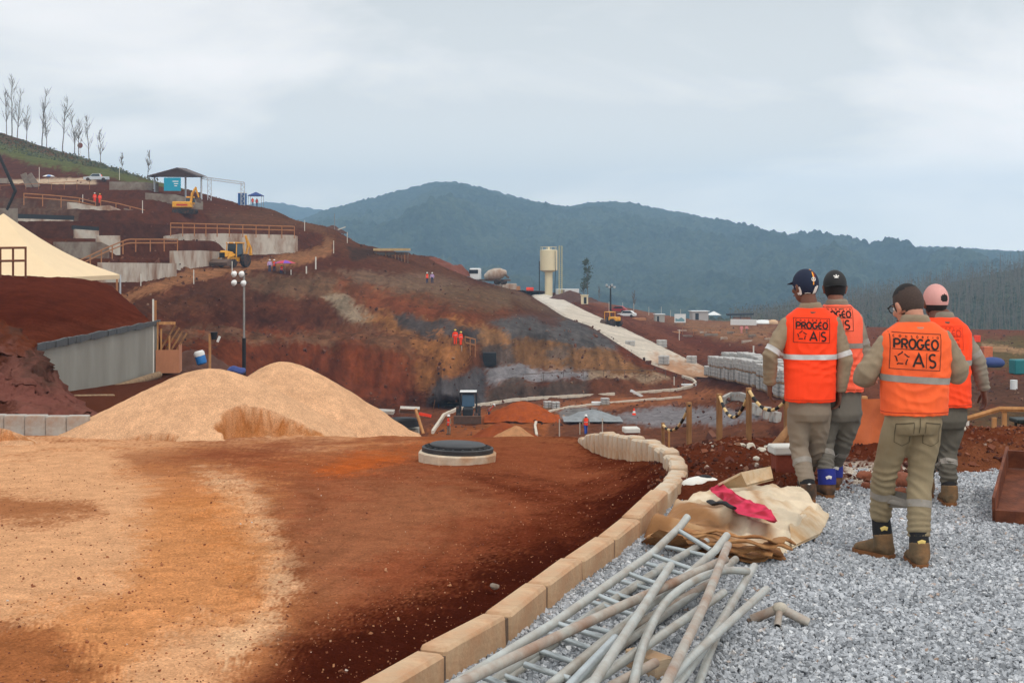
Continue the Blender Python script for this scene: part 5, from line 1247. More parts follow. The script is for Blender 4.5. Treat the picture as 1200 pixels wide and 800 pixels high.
def cloth_wr(seed, sp):
    "fold pattern: sp = list of (centre, radius, amplitude, frequency vector)"
    def f(co, no):
        x, y, z = co.T; d = .0035*fbm(x*9, y*9+seed, z*7, 4)+.004*(.35-np.abs(pn(x*6+z*3, y*6+seed, z*7-x*4)))
        for c, r, a, fr in sp:
            w_ = np.exp(-((x-c[0])**2+(y-c[1])**2+((z-c[2]))**2)/(r*r)); ph = x*fr[0]+y*fr[1]+z*fr[2]+3.6*pn(x*4.5, y*4.5, z*4.5+seed)
            d = d+w_*a*1.55*(.55-np.abs(np.sin(ph))**.8)*(.6+.7*pn(x*4+seed, y*4, z*4))
        return d
    return f
def build_person(S):
    fy = S['fy']; S['Y'] = Y_ = (CAMZ-S.get('z', .012))*F/(fy-HOR); s = S['s'] = F/Y_; cx = S['cx']; S['x'] = (cx-600)/F*Y_
    J = lambda q: Vector(((q[0]-cx)/s, q[2] if len(q) > 2 else 0., (fy-q[1])/s))
    t = thing('person', S['label'], 'person', (S['x'], S['Y'], S.get('z', .012)), 0)
    sL, sR = J(S['sL']), J(S['sR']); eL, eR = J(S['eL']), J(S['eR']); wL, wR = J(S['wL']), J(S['wR'])
    hL, hR, kL, kR, aL, aR = (J(S[k]) for k in ('hL', 'hR', 'kL', 'kR', 'aL', 'aR'))
    hd = J(S['head']); hd.z -= .012; nk = (sL+sR)/2; nk.z += .105
    for q, sg in ((sL, 1), (sR, -1)): q.z -= .035; q.x += sg*.022
    pel = (hL+hR)/2
    HM = headmat(hd, S['yaw'], S['pitch'], S.get('roll', 0.))
    # skin: one continuous body
    b = MB(); add_head(b, HM)
    b.tube([HM @ Vector((0, -.03, -.07)), nk+Vector((0, -.01, .03)), nk-Vector((0, 0, .06))], [.054, .056, .075], 14)
    b.tube([nk-Vector((0, 0, .03)), (nk+pel)/2, pel], [(.08, .12), (.075, .11), (.08, .11)], 14)
    for sh, el, wr, hp, kn, an in ((sL, eL, wL, hL, kL, aL), (sR, eR, wR, hR, kR, aR)):
        b.tube([nk-Vector((0, 0, .08)), sh, el, wr], [.05, .046, .038, .026], 12); b.tube([pel, hp, kn, an-Vector((0, 0, .04))], [.07, .065, .045, .035], 12)
    for sgn, el, wr, cu in ((-1, eL, wL, S['curl'][0]), (1, eR, wR, S['curl'][1])):
        d = (wr-el).normalized()*.75+Vector((0, .05, -.35 if S.get('hang', 1) else 0)); hand(b, wr, d, sgn, cu, s=1.1)
    remeshed(b, .0062, 3, 'body', S['skin'], t)
    for sg in (-1, 1): MB().ell(HM @ Vector((sg*.031, .082, .004)), .0115, 10, 8).build('eye', m_eye, t)
    MB().ell(HM @ Vector((0, .099, -.063)), (.022, .004, .006), 10, 6).build('mouth', m_lip, t)
    # trousers
    m = MB(); zt = S['waist']
    m.loft([ring((pel.x, pel.y, pel.z-.06), .145, .115), ring((pel.x, pel.y-.012, pel.z), .165, .128), ring((pel.x, pel.y-.008, pel.z+.08), .162, .122), ring((pel.x, pel.y, zt), .155, .112)])
    lg = .93*S.get('leg', 1.)
    for hp, kn, an in ((hL, kL, aL), (hR, kR, aR)):
        d1 = (an-kn)
        m.tube([hp+Vector((0, 0, .03)), hp.lerp(kn, .35), hp.lerp(kn, .8), kn, kn+d1*.3, kn+d1*.72, kn+d1*.92, an], [(.098*lg, .09*lg), (.098*lg, .09*lg), (.082*lg, .08*lg), (.079*lg, .078*lg), (.08*lg, .077*lg), (.073*lg, .072*lg), (.071*lg, .071*lg), (.06, .06)], 18)
    sp = []
    for kn, an, hp in ((kL, aL, hL), (kR, aR, hR)):
        sp += [(kn, .13, .012, (14, 0, 52)), (an+Vector((0, 0, .08)), .12, .014, (10, 6, 85)), (hp-Vector((0, 0, .12)), .13, .007, (30, 10, 30)), (kn.lerp(an, .5), .12, .009, (26, 0, 44))]
    tr, tb = remeshed(m, .009, 4, 'trousers', S['trm'], t, cloth_wr(S['cx'], sp))
    for kn, an, ok in ((kL, aL, 1), (kR, aR, 1)):
        c = kn.lerp(an, S.get('tband', .35)); wrap_band(tb, c, (kn-an), .022, .2, .003, 36).build('reflective_band', m_tape2, tr)
    seam = M('dark_seam', lin(84, 72, 54), .95, .2, 20)  # darker brown colour of the pocket and centre seam lines
    if S.get('pockets'):
        mbs = MB(); lay = [0]
        def pj(p, l_):
            h_ = tb.ray_cast(Vector((p[0], -2, p[1])), Vector((0, 1, 0)))[0]
            return Vector((p[0], (h_.y if h_ is not None else -.1)-.0025-.0003*l_, p[1]))
        for sg in (-1, 1):
            x0 = pel.x+sg*.035; x1 = pel.x+sg*.135; z0 = pel.z+.02; 
            for st in ([(x0, z0), (x1, z0-.012)], [(x0, z0), (x0, z0-.13), ((x0+x1)/2, z0-.15), (x1, z0-.125), (x1, z0-.012)]): ribbon(mbs, st, .004 if len(st) > 2 else .008, pj, lay[0]); lay[0] += 1
        ribbon(mbs, [(pel.x, pel.z+.05), (pel.x-.002, pel.z-.06)], .005, pj, 5)
        mbs.build('pocket_seams', seam, tr)
    # shirt
    m = MB(); sl = S.get('sleeve', 1.)
    for sh, el, wr in ((sL, eL, wL), (sR, eR, wR)):
        e2 = el.lerp(wr, .96 if sl >= 1 else .12); fw = wr-el
        pts = [nk.lerp(sh, .45)-Vector((0, 0, .06)), sh, sh.lerp(el, .5), el, el.lerp(wr, .5), e2] if sl >= 1 else [nk.lerp(sh, .45)-Vector((0, 0, .06)), sh, sh.lerp(el, .5), el.lerp(sh, .08), el.lerp(wr, .1), el.lerp(wr, .24)]
        m.tube(pts, [.075, .078, .07, .064, .057, .049] if sl >= 1 else [.075, .08, .074, .072, .07, .062], 16)
        if sl < 1: m.tube([el.lerp(wr, .02), el.lerp(wr, .12), el.lerp(wr, .24)], [.071, .077, .071], 16)
    rz_ = math.atan2(sR.y-sL.y, sR.x-sL.x)
    m.loft([ring(pel+Vector((0, 0, .05)), .14, .1), ring((pel+nk)/2, .15, .1), ring(nk-Vector((0, 0, .10)), .15, .09), ring(nk-Vector((0, 0, .02)), .09, .07), ring(nk+Vector((0, -.012, .02)), .068, .064)])
    col = [ring(nk+Vector((0, -.004, -.02)), .1, .084), ring(nk+Vector((0, -.014, .028)), .08, .076), ring(nk+Vector((0, -.012, .04)), .07, .068)]
    m.loft(col)
    sp = [(eL, .12, .012, (20, 20, 55)), (eR, .12, .012, (-20, 20, 55)), (sL.lerp(eL, .55), .12, .008, (40, 0, 30)), (sR.lerp(eR, .55), .12, .008, (-40, 0, 30)), (wL, .1, .009, (0, 10, 80)), (wR, .1, .009, (0, 10, 80))]
    sh_, sb = remeshed(m, .009, 3, 'shirt', S['shirt'], t, cloth_wr(S['cx']+3, sp))
    for a_, e_ in ((sL, eL), (sR, eR)):
        if S.get('armband', 1): wrap_band(sb, a_.lerp(e_, S.get('aband', .72)), (a_-e_), .02, .17, .003, 32).build('reflective_band', S.get('armtape', m_tape), sh_)
    # vest
    m = MB(); hem = J((cx, S['hem'])).z; vw = S['vw']; hw = S['hw']; tx = lambda z: pel.lerp(nk, (z-pel.z)/(nk.z-pel.z))
    zs = [hem, hem+.06, (hem+nk.z)/2-.06, nk.z-.34, nk.z-.2, nk.z-.12, nk.z-.07, nk.z-.035, nk.z-.005]
    rxs = [hw*.98, hw*.985, (hw+vw)/2*.97, vw*.96, vw, vw*.985, vw*.87, vw*.66, .105]; rys = [.142, .142, .137, .136, .136, .126, .114, .102, .092]
    rg = []
    for z, rx, ry in zip(zs, rxs, rys):
        c = tx(z); rg.append(ring((c.x+S.get('vx', 0), c.y-.012, z), rx, ry*S.get('vd', 1.), 30, 2.5, rz_*.6*(z-hem)/(nk.z-hem)))
    m.loft(rg)
    for sh, sg in ((sL, -1), (sR, 1)): m.tube([nk.lerp(sh, .35)+Vector((0, 0, -.035)), sh+Vector((-sg*.012, 0, .0)), sh+Vector((sg*.012, 0, -.025))], [.068, .078, .078], 18)
    sp = [((pel.x, -.13, hem+.12), .2, .010, (9, 0, 46)), ((pel.x-.08, -.12, hem+.3), .15, .008, (24, 0, 36)), ((pel.x+.1, -.12, hem+.28), .15, .008, (-26, 0, 34)), (sL-Vector((-.06, .1, .12)), .13, .008, (40, 0, 24)), (sR-Vector((.06, .1, .12)), .13, .008, (-40, 0, 24)), ((pel.x, -.1, nk.z-.1), .1, .004, (10, 0, 60)), ((pel.x, -.13, hem+.02), .18, .007, (46, 0, 6))]
    ve, vb = remeshed(m, .009, 3, 'vest', S['vest'], t, cloth_wr(S['cx']+7, sp))
    zb = J((cx, S['band'])).z; c = tx(zb); wrap_band(vb, Vector((c.x+S.get('vx', 0), c.y-.01, zb)), Vector((S.get('btilt', 0), 0, 1)), .02, .4, .0035, 64).build('reflective_band', S.get('vtape', m_tape), ve)
    wrap_band(vb, Vector((tx(hem+.022).x, tx(hem+.022).y, hem+.022)), Vector((0, 0, 1)), .0025, .4, .002, 64).build('hem_stitch', M('vest_stitch', lin(176, 50, 24), .9, .2, 60), ve)
    if S.get('print'):
        px, py, w_, h_ = S['print']; q = J((px, py)); vest_print(ve, vb, q.x, q.z, w_, h_, S.get('pmat', m_print), S.get('ptilt', 0.))
    # boots and socks
    for an, yaw, lift in ((aL, S['fyaw'][0], S['lift'][0]), (aR, S['fyaw'][1], S['lift'][1])):
        fm = Matrix.Translation((an.x, an.y, lift)) @ Matrix.Rotation(yaw, 4, 'Z')
        b = MB(); za = an.z-lift
        prof = [(-.09, .032, .08, .05), (-.072, .046, .11, .055), (-.02, .05, .13, .055), (.04, .051, .115, .05), (.09, .055, .092, .042), (.14, .056, .076, .036), (.178, .047, .062, .03), (.202, .026, .04, .022)]
        b.loft([[Vector((w_*math.copysign(abs(math.cos(a_))**.75, math.cos(a_)), y, zc+(hh-zc)*math.sin(a_) if math.sin(a_) > 0 else zc+(zc-.012)*math.sin(a_))) for a_ in (2*math.pi*j/18 for j in range(18))] for y, w_, hh, zc in prof])
        b.tube([(0, -.025, .05), (0, -.025, .1), (0, -.02, min(za+.0, .15))], [(.066, .06), (.064, .059), (.062, .058)], 16)
        b.xf(fm); bo, _ = remeshed(b, .008, 2, 'boot', S['boot'], t)
        so_ = MB(); sole = [(.036, -.09), (.05, -.05), (.047, 0), (.05, .06), (.057, .11), (.055, .16), (.035, .2), (0, .208), (-.035, .2), (-.055, .16), (-.057, .11), (-.05, .06), (-.047, 0), (-.05, -.05), (-.036, -.09), (0, -.097)]
        so_.prism([(x, -y) for x, y in sole], 0, .026, Matrix.Rotation(R(90), 4, 'X')); so_.v = [(x, y, z) for x, y, z in so_.v]
        so_.xf(fm); so_.build('sole', m_sole, bo)
        if S.get('sock'):
            sk = MB(); top = an+Vector((0, 0, S.get('sockh', .03))); bot = fm @ Vector((0, -.02, .12)); r0 = S.get('sockr', .058)
            sk.tube([bot-Vector((0, 0, .02)), bot.lerp(top, .3), bot.lerp(top, .7), top], [r0*.98, r0*1.03, r0*.99, r0*1.02], 20); ob = sk.build('sock' if S['sock'] is m_black else 'gaiter', S['sock'], t)
            c = bot.lerp(top, .45); MB().tube([c+Vector((-.022, -r0-.002, -.005)), c+Vector((.0, -r0-.0055, .006)), c+Vector((.02, -r0-.002, -.002))], [(.012, .002)]*3, 8).build('emblem', S.get('embm', m_white), ob)
    return t, HM, nk
# ---- left worker, navy cap ----
t1, H1, nk1 = build_person(dict(label='leftmost walking worker in bright orange vest and striped navy cap', cx=948, fy=584,
    sL=(920, 377), sR=(979, 374), eL=(902, 415, -.03), eR=(989, 421, -.04), wL=(904, 452, .07), wR=(985, 460, .03), hL=(936, 484), hR=(961, 484), kL=(938, 526, .05), kR=(961, 528, .14), aL=(942, 563, -.12), aR=(955, 560, .34),
    head=(944, 334, .02), yaw=.55, pitch=.05, skin=m_skinD, shirt=m_khaki, trm=m_tr[0], vest=m_vest[0], waist=.92, hem=470, vw=.215, hw=.2, band=417, print=(947, 386, .275, .188), ptilt=-.03, curl=(.5, .5), fyaw=(.12, -.1), lift=(0, .0), boot=m_bootD, sock=m_black, sockh=.01, aband=.85, tband=.42))
CAPB = {}
def cap_keep(zb, zf): return lambda c: c.z > (zb if c.y < 0 else zb+(zf-zb)*min(1, c.y/.07))
def dome(c, r): return lambda x, z: c[1]-r[1]*math.sqrt(max(0, 1-((x-c[0])/r[0])**2-((z-c[2])/r[2])**2))
cC, cR = (0, -.008, .022), (.086, .106, .108)
hb = shell(H1, (0, -.006, .01), (.079, .1, .105), lambda c: c.z > -.085 and c.z < .02 and c.y < .0); hb.build('hair', m_hair, t1)
capo = shell(H1, cC, cR, cap_keep(-.068, .04)).build('cap', m_navy, t1)
def brim(HM, mat, parent, y0=.07, l_=.085, z=.038, w_=.085, sgn=1, drop=.02):
    pr = MB(); top = []
    n = 14
    for k in range(5):
        f = k/4
        for i in range(n+1):
            a_ = math.pi*i/n; top.append(HM @ Vector((w_*math.cos(a_)*(1-.02*k), sgn*(y0-.02+(.03+l_*f)*math.sin(a_)+.0), z-drop*f*math.sin(a_)-.012*math.cos(a_)**2)))
    pr.add(top, [tuple(int(q) for q in f) for f in grid_faces(5, n+1)], True)
    up = HM.to_3x3() @ Vector((0, 0, .004)); pr.add([v+up for v in top], [tuple(int(q) for q in f[::-1]) for f in grid_faces(5, n+1)], True)
    return pr.build('visor', mat, parent)
brim(H1, m_navy, capo)
Hb = H1 @ Matrix.Rotation(-.55, 4, 'Z')      # marks sit on the side of the crown that faces back
def on_cap(HM, pts, wd, mat, parent, name, lay=0, closed=False):
    bv = CAPB.get(parent.name)
    if bv is None: bv = CAPB[parent.name] = BVHTree.FromPolygons([tuple(v.co) for v in parent.data.vertices], [tuple(p.vertices) for p in parent.data.polygons])
    def proj(p, layer):
        h_ = bv.ray_cast(HM @ Vector((p[0], -.6, p[1])), (HM.to_3x3() @ Vector((0, 1, 0))).normalized())[0]
        if h_ is not None: return h_-(HM.to_3x3() @ Vector((0, 1, 0))).normalized()*(.0025+.0008*layer)
        x, z = p; r = math.sqrt(max(.02, 1-((x-cC[0])/cR[0])**2-((z-cC[2])/cR[2])**2)); return HM @ Vector((x, cC[1]-cR[1]*r-.0075-.0008*layer, z))
    mb = MB(); ribbon(mb, pts, wd, proj, lay); return mb.build(name, mat, parent)
on_cap(Hb, [(.03, .125), (.04, .1), (.043, .07), (.042, .04), (.04, .01)], .008, M('yellow_stripe', lin(236, 160, 40), .7), capo, 'stripe'); on_cap(Hb, [(.04, .118), (.05, .1), (.054, .07), (.052, .05)], .009, M('red_stripe', lin(120, 30, 26), .7), capo, 'stripe')
on_cap(Hb, arc_(.042, .05, .014, .014, 0, 360, 16), .004, m_white, capo, 'round_emblem', 2)
for k in range(3): on_cap(Hb, [(.042, .05), (.042+.013*math.cos(R(90+120*k)), .05+.013*math.sin(R(90+120*k)))], .0045, m_white, capo, 'star_ray', 3)
for pts in ([(-.072, .004), (-.062, -.025), (-.052, -.058)], [(-.06, -.004), (-.05, -.03), (-.042, -.06)], [(.072, .004), (.062, -.025), (.052, -.058)], [(.06, -.004), (.05, -.03), (.042, -.06)]): on_cap(Hb, pts, .014, m_white, capo, 'white_patch', 1)
on_cap(Hb, [(-.02, -.05), (.0, -.047), (.02, -.05)], .004, m_white, capo, 'small_mark', 2)
# phone in the hand
pY = t1.location.y; ph = Vector(((985-600)/F*pY+.005, pY+.075, .012+(584-468)/(F/pY)-.02))
solo('phone', MB().box((0, 0, 0), (.012, .07, .14), (.35, 0, 0), .004), m_blk, 'dark phone held in the hanging right hand of the worker with the navy cap', 'phone', ph)
# ---- second worker, black cap worn backwards ----
t2, H2, nk2 = build_person(dict(label='worker in salmon vest and black cap worn backwards, half hidden by the navy cap worker', cx=986, fy=579,
    sL=(957, 373), sR=(1004, 370), eL=(950, 420, .02), eR=(1013, 419, -.02), wL=(952, 455, .1), wR=(1005, 454, .05), hL=(972, 484), hR=(998, 484), kL=(968, 522, .05), kR=(992, 522, .12), aL=(965, 556, -.1), aR=(986, 551, .25),
    head=(979, 335, .02), yaw=-.12, pitch=.08, skin=m_skinB, shirt=m_khaki2, trm=m_tr[1], vest=m_vest[1], waist=.9, hem=458, vw=.195, hw=.185, band=404, print=(975, 373, .27, .185), curl=(.5, .5), fyaw=(.1, -.15), lift=(0, .0), boot=m_bootD, sock=m_blue, sockh=.06, sockr=.07, aband=.6, armtape=m_tape2, vtape=m_tape2, tband=.3))
hb = shell(H2, (0, -.004, .0), (.08, .1, .1), lambda c: c.z > -.085 and c.z < .03 and c.y < .035); hb.build('hair', m_hair, t2)
capo = shell(H2, cC, cR, lambda c: c.z > .012).build('cap', m_blk, t2); brim(H2, m_blk, capo, sgn=-1, y0=.085, l_=.03, z=.012, w_=.088, drop=.008)
for k in (-1, 0, 1): on_cap(H2, [(.0, .066), (.009*k, .074), (.019*k, .082+.008*(k == 0))], .008, m_white, capo, 'leaf_emblem', 2+k)
on_cap(H2, [(-.016, .064), (.016, .064)], .003, m_white, capo, 'leaf_emblem', 4)
# ---- third worker, bare head ----
t3, H3, nk3 = build_person(dict(label='bareheaded worker with cropped hair and faded orange vest, nearest of the four, looking down', cx=1070, fy=660,
    sL=(1036, 399), sR=(1108, 393), eL=(1014, 440, .02), eR=(1125, 436, .0), wL=(1030, 446, .25), wR=(1106, 446, .24), hL=(1055, 496), hR=(1086, 496), kL=(1041, 560, .10), kR=(1079, 565, .03), aL=(1042, 615, .2), aR=(1073, 628, -.06),
    head=(1067, 356, .05), yaw=.42, pitch=.32, skin=m_skinT, shirt=m_khaki, trm=m_tr[2], vest=m_vest[2], waist=.96, hem=485, vw=.222, hw=.205, band=443, btilt=.06, vtape=m_tape2, print=(1066, 410, .30, .22), ptilt=-.05, curl=(.7, .7), fyaw=(.6, -.05), lift=(0, 0), boot=m_boot, sock=m_black, sockh=.035, embm=M('yellow_mark', lin(220, 190, 110), .7), sleeve=.3, pockets=1, armband=0, leg=1.04, tband=.4, hang=0))
shell(H3, (0, -.008, .02), (.0785, .0985, .1035), lambda c: c.z > (-.092 if abs(c.x) < .06 else -.03) and c.y < .05 and c.z < .1).build('cropped_sides', m_fade, t3)
shell(H3, (0, -.004, .024), (.077, .1, .106), lambda c: c.z > .07+max(0, -c.y)*.3 and c.y < .085).build('top_hair', m_hair, t3)
g_ = thing('glasses', 'dark glasses worn by the bareheaded worker', 'glasses', t3.location); Mg = H3
gf = MB()
for sg in (-1, 1):
    gf.tube([Mg @ Vector((sg*.084, -.0, .012)), Mg @ Vector((sg*.083, .05, .014)), Mg @ Vector((sg*.066, .1, .012))], .0032, 6)
    gf.tube([Mg @ Vector((sg*.032+.026*math.cos(a_), .108-.006*abs(math.cos(a_)), .004+.019*math.sin(a_))) for a_ in (2*math.pi*k/14 for k in range(15))], .0028, 6)
gf.tube([Mg @ Vector((-.008, .11, .008)), Mg @ Vector((.008, .11, .008))], .0028, 6); gf.tube([Mg @ Vector((-.066, .1, .012)), Mg @ Vector((-.054, .104, .008))], .003, 6); gf.tube([Mg @ Vector((.066, .1, .012)), Mg @ Vector((.054, .104, .008))], .003, 6)
gf.build('frame', m_blk, g_)
pk2 = MB(); 
on = MB().box((0, 0, 0), (.085, .004, .02), (0, .15, 0), .001)
# ---- fourth worker, pink cap ----
t4, H4, nk4 = build_person(dict(label='worker in red-orange vest and faded pink cap, one arm swung out right', cx=1106, fy=588,
    sL=(1080, 388), sR=(1128, 386), eL=(1072, 425, .02), eR=(1146, 424, .0), wL=(1080, 455, .12), wR=(1156, 459, .06), hL=(1097, 492), hR=(1117, 492), kL=(1096, 530, .12), kR=(1112, 531, .03), aL=(1096, 566, .25), aR=(1107, 565, -.1),
    head=(1097, 352, .02), yaw=.12, pitch=.0, skin=m_skinD, shirt=m_khaki2, trm=m_tr[3], vest=m_vest[3], waist=.88, hem=476, vw=.215, hw=.2, band=424, print=(1102, 395, .26, .18), pmat=M('faint_print', lin(206, 52, 22), .8, .1), curl=(.5, .4), fyaw=(.05, -.1), lift=(0, 0), boot=m_boot, sock=m_black, sockh=.0, armtape=m_tape2, aband=.75, vtape=m_tape2))
hb = shell(H4, (0, -.004, .0), (.08, .1, .1), lambda c: c.z > -.08 and c.z < .03 and c.y < .03); hb.build('hair', m_hair, t4)
Hq = H4 @ Matrix.Rotation(.12, 4, 'Z')
def hole(c): return not (c.y < -.05 and ((c.x-.022)/.03)**2+((c.z-.03)/.03)**2 < 1 and c.z > .008)
capo = shell(H4, cC, cR, lambda c: cap_keep(-.02, .035)(c) and hole(c), 60, 40).build('cap', m_pinkc, t4); brim(H4, m_pinkc, capo)
shell(H4, (0, -.006, .02), (.082, .102, .1), lambda c: c.z > .0 and c.z < .075 and c.y < 0).build('inner_hair', m_hair, t4)
# ================================================================ far site
m_ylw = M('machine_yellow', lin(226, 158, 30), .5, .12, 4, spec=.45, col2=lin(176, 120, 48), amt=.25); m_glass = M('dark_glass', (.02, .026, .03), .12, .1, spec=.6); m_tyre = M('rubber', (.018, .017, .016), .9, .2, 6, col2=lin(90, 56, 40), amt=.35)
m_rim = M('rim_yellow', lin(206, 150, 50), .6, .15); m_bucket = M('bucket_steel', lin(96, 74, 60), .7, .25, 5); m_wht = M('white_enamel', lin(222, 222, 218), .4, .06, 3, spec=.5); m_silver = M('silver_paint', lin(186, 190, 194), .35, .06, 3, spec=.5)
m_redp = M('red_paint', lin(160, 36, 30), .45, .1); m_bluep = M('blue_panel', lin(36, 92, 150), .5, .1); m_teal = M('teal_banner', lin(28, 150, 176), .7, .08)
m_wall = M('white_retaining_concrete', lin(196, 184, 168), .9, .2, .7, .2, 4, stretch=(1, 1, .5), col2=lin(140, 104, 80), amt=.42, s2=.4); m_wallg = M('grey_retaining_concrete', lin(140, 128, 114), .9, .2, .7, .2, 4, col2=lin(104, 76, 60), amt=.42, s2=.4)
m_tim3 = M('site_timber', lin(166, 112, 70), .9, .2, 2)
m_tyel = M('cream_steel', lin(222, 206, 168), .55, .06, .5)

def wallq(px_top, Ys, pyb, label, mat=m_wall, th=.5, cat='retaining wall', grp=None, extra=1.5):
    "concrete wall through the top points; the foot runs below the ground"
    T = [P(px, py, y) for (px, py), y in zip(px_top, Ys)]; c0 = T[0].copy()
    Bz = [P(px_top[i][0], pyb[i], Ys[i]).z-extra for i in range(len(T))]
    mb = MB(); rows = []
    for k, (p, zb) in enumerate(zip(T, Bz)):
        d = (T[min(k+1, len(T)-1)]-T[max(k-1, 0)]); nrm = Vector((-d.y, d.x, 0)).normalized()
        if nrm.y < 0: nrm = -nrm
        a = p-c0; b = a+nrm*th; rows.append([Vector((a.x, a.y, zb-c0.z)), a, b, Vector((b.x, b.y, zb-c0.z))])
    mb.loft(rows, smooth=False)
    o = solo('retaining_wall', mb, mat, label, cat, c0, 0, grp); return o
wallq([(195, 277), (215, 274), (262, 273.5), (345, 275.5), (349, 277)], [196, 200, 206, 216, 217], [300, 301, 301, 300, 300], 'longest pale concrete wall with a timber rail above it, behind the yellow backhoe')
wallq([(119, 307.5), (160, 308), (207, 308.5)], [148, 155, 170], [328, 322, 321], 'stepped white concrete wall below the curved timber handrail')
wallq([(203, 294), (235, 293.5), (262, 295)], [176, 186, 196], [314, 312, 308], 'pale concrete wall directly left of the yellow backhoe')
wallq([(66, 283.5), (118, 283.5), (128, 288)], [160, 166, 167], [298, 294, 291], 'grey concrete wall just above the tent roof', m_wallg)
wallq([(114, 276), (141, 276)], [172, 174], [286, 285], 'small bright white wall block above the curved handrail', m_wall)
wallq([(88, 268.5), (116, 270.5)], [180, 182], [274, 279], 'small white wall with black membrane on top, left of the small bright wall')
wallq([(20, 256), (86, 258)], [186, 190], [264, 268], 'long low white wall under a black membrane strip, above the tent')
m_memb = M('black_membrane', (.02, .02, .022), .7, .2, 3)
wallq([(20, 250.5), (87, 253)], [187.2, 191.2], [258, 260], 'black membrane strip laid along the long low wall', m_memb, .8, 'membrane', None, .0)
wallq([(86, 264), (116, 266)], [181, 183], [269, 272], 'short black membrane strip on the small white wall', m_memb, .8, 'membrane', None, .0)
wallq([(80, 237), (92, 238), (112, 242), (128, 240.5), (142, 246), (160, 251)], [212, 213, 215, 216, 218, 219], [243, 248, 252, 252, 254, 256], 'pale broken-topped concrete wall below the two workers on the upper path')
wallq([(145, 244), (168, 249), (190, 258), (205, 265)], [222, 222, 221, 220], [248, 256, 268, 276], 'sloping streaked wall running down to the left of the excavator', m_wallg)
wallq([(128, 213), (170, 213.5), (186, 215)], [262, 264, 266], [225, 227, 240], 'grey wall edging the upper road right of the silver pickup', m_wallg)
wallq([(170, 226), (206, 228), (238, 236)], [240, 240, 241], [249, 250, 250], 'grey wall standing behind the yellow excavator', m_wallg)
wallq([(0, 244), (21, 244)], [180, 182], [257, 257], 'grey wall stub at the left edge above the tent peak', m_wallg)
wallq([(-6, 209), (9, 209), (10, 213)], [284, 285, 285], [218, 217, 217], 'small concrete block at the left end of the upper road', m_wallg)

def fence_run(pts, h, label, nposts=None, rails=2, mat=m_tim3, r=.09, name='timber_fence', down=.6):
    Q = [P(px, py, y) for px, py, y in pts]; c0 = Q[0].copy(); t = thing(name, label, 'fence', c0)
    L_ = [0]
    for a, b in zip(Q[:-1], Q[1:]): L_.append(L_[-1]+(b-a).length)
    at_ = lambda s: Vector([float(np.interp(s, L_, [q[i] for q in Q])) for i in range(3)])-c0
    n = nposts or max(2, int(L_[-1]/2.6))
    for k in range(n):
        p = at_(L_[-1]*k/(n-1)); MB().box(p+Vector((0, 0, (h-down)/2)), (r*1.3, r*1.3, h+down)).build('post', mat, t)
    for k in range(rails):
        z = h*(1-.45*k)-.06
        MB().tube([at_(L_[-1]*i/24)+Vector((0, -.08, z)) for i in range(25)], [(r*.9, r*.4)]*25, 4, smooth=False).build('rail', mat, t)
    return t
fence_run([(200, 272, 196), (262, 273, 206), (345, 275, 216)], 1.35, 'timber guard rail along the top of the longest pale wall', 11)
fence_run([(92, 316, 146), (125, 300, 156), (150, 289.5, 164), (208, 289, 178)], 1.0, 'curved timber handrail climbing past the stepped white wall', 9)
fence_run([(28, 236, 216), (60, 238, 218), (92, 241, 220), (112, 246, 222)], 1.3, 'timber rail on the upper path left of the two workers', 5)
fence_run([(118, 243, 226), (140, 247, 226), (168, 254, 225), (200, 268, 224)], 1.2, 'timber rail sloping down above the streaked wall', 6, 1)
fence_run([(0, 226, 270), (60, 223, 272), (105, 220, 274)], 1.5, 'thin stake fence along the edge of the upper road', 8, 1, r=.05)
fence_run([(613, 452, 160), (690, 447, 164), (780, 446, 167)], 1.4, 'thin wire fence on the grey bench of the big cut', 8, 1, m_bucket, .04)
fence_run([(545, 409, 158), (557, 412, 159)], 1.5, 'small timber guard beside the two workers on the cut edge', 3)
fence_run([(-30, 324, 72), (30, 322.5, 74)], 1.55, 'tall timber railing in front of the tent at the left edge', 5, 2, M('red_brown_timber', lin(112, 66, 42), .9, .2, 4), .07)
fence_run([(1118, 462, 150), (1160, 460, 152), (1230, 462, 155)], 1.3, 'pink mesh fence on the far plain behind the swinging arm', 9, 2, M('pink_mesh', lin(190, 116, 104), .8, .15), .08)
fence_run([(800, 392, 262), (850, 395, 258), (905, 400, 254)], 1.6, 'row of thin survey stakes with string on the brown plain', 9, 1, m_tim3, .045)

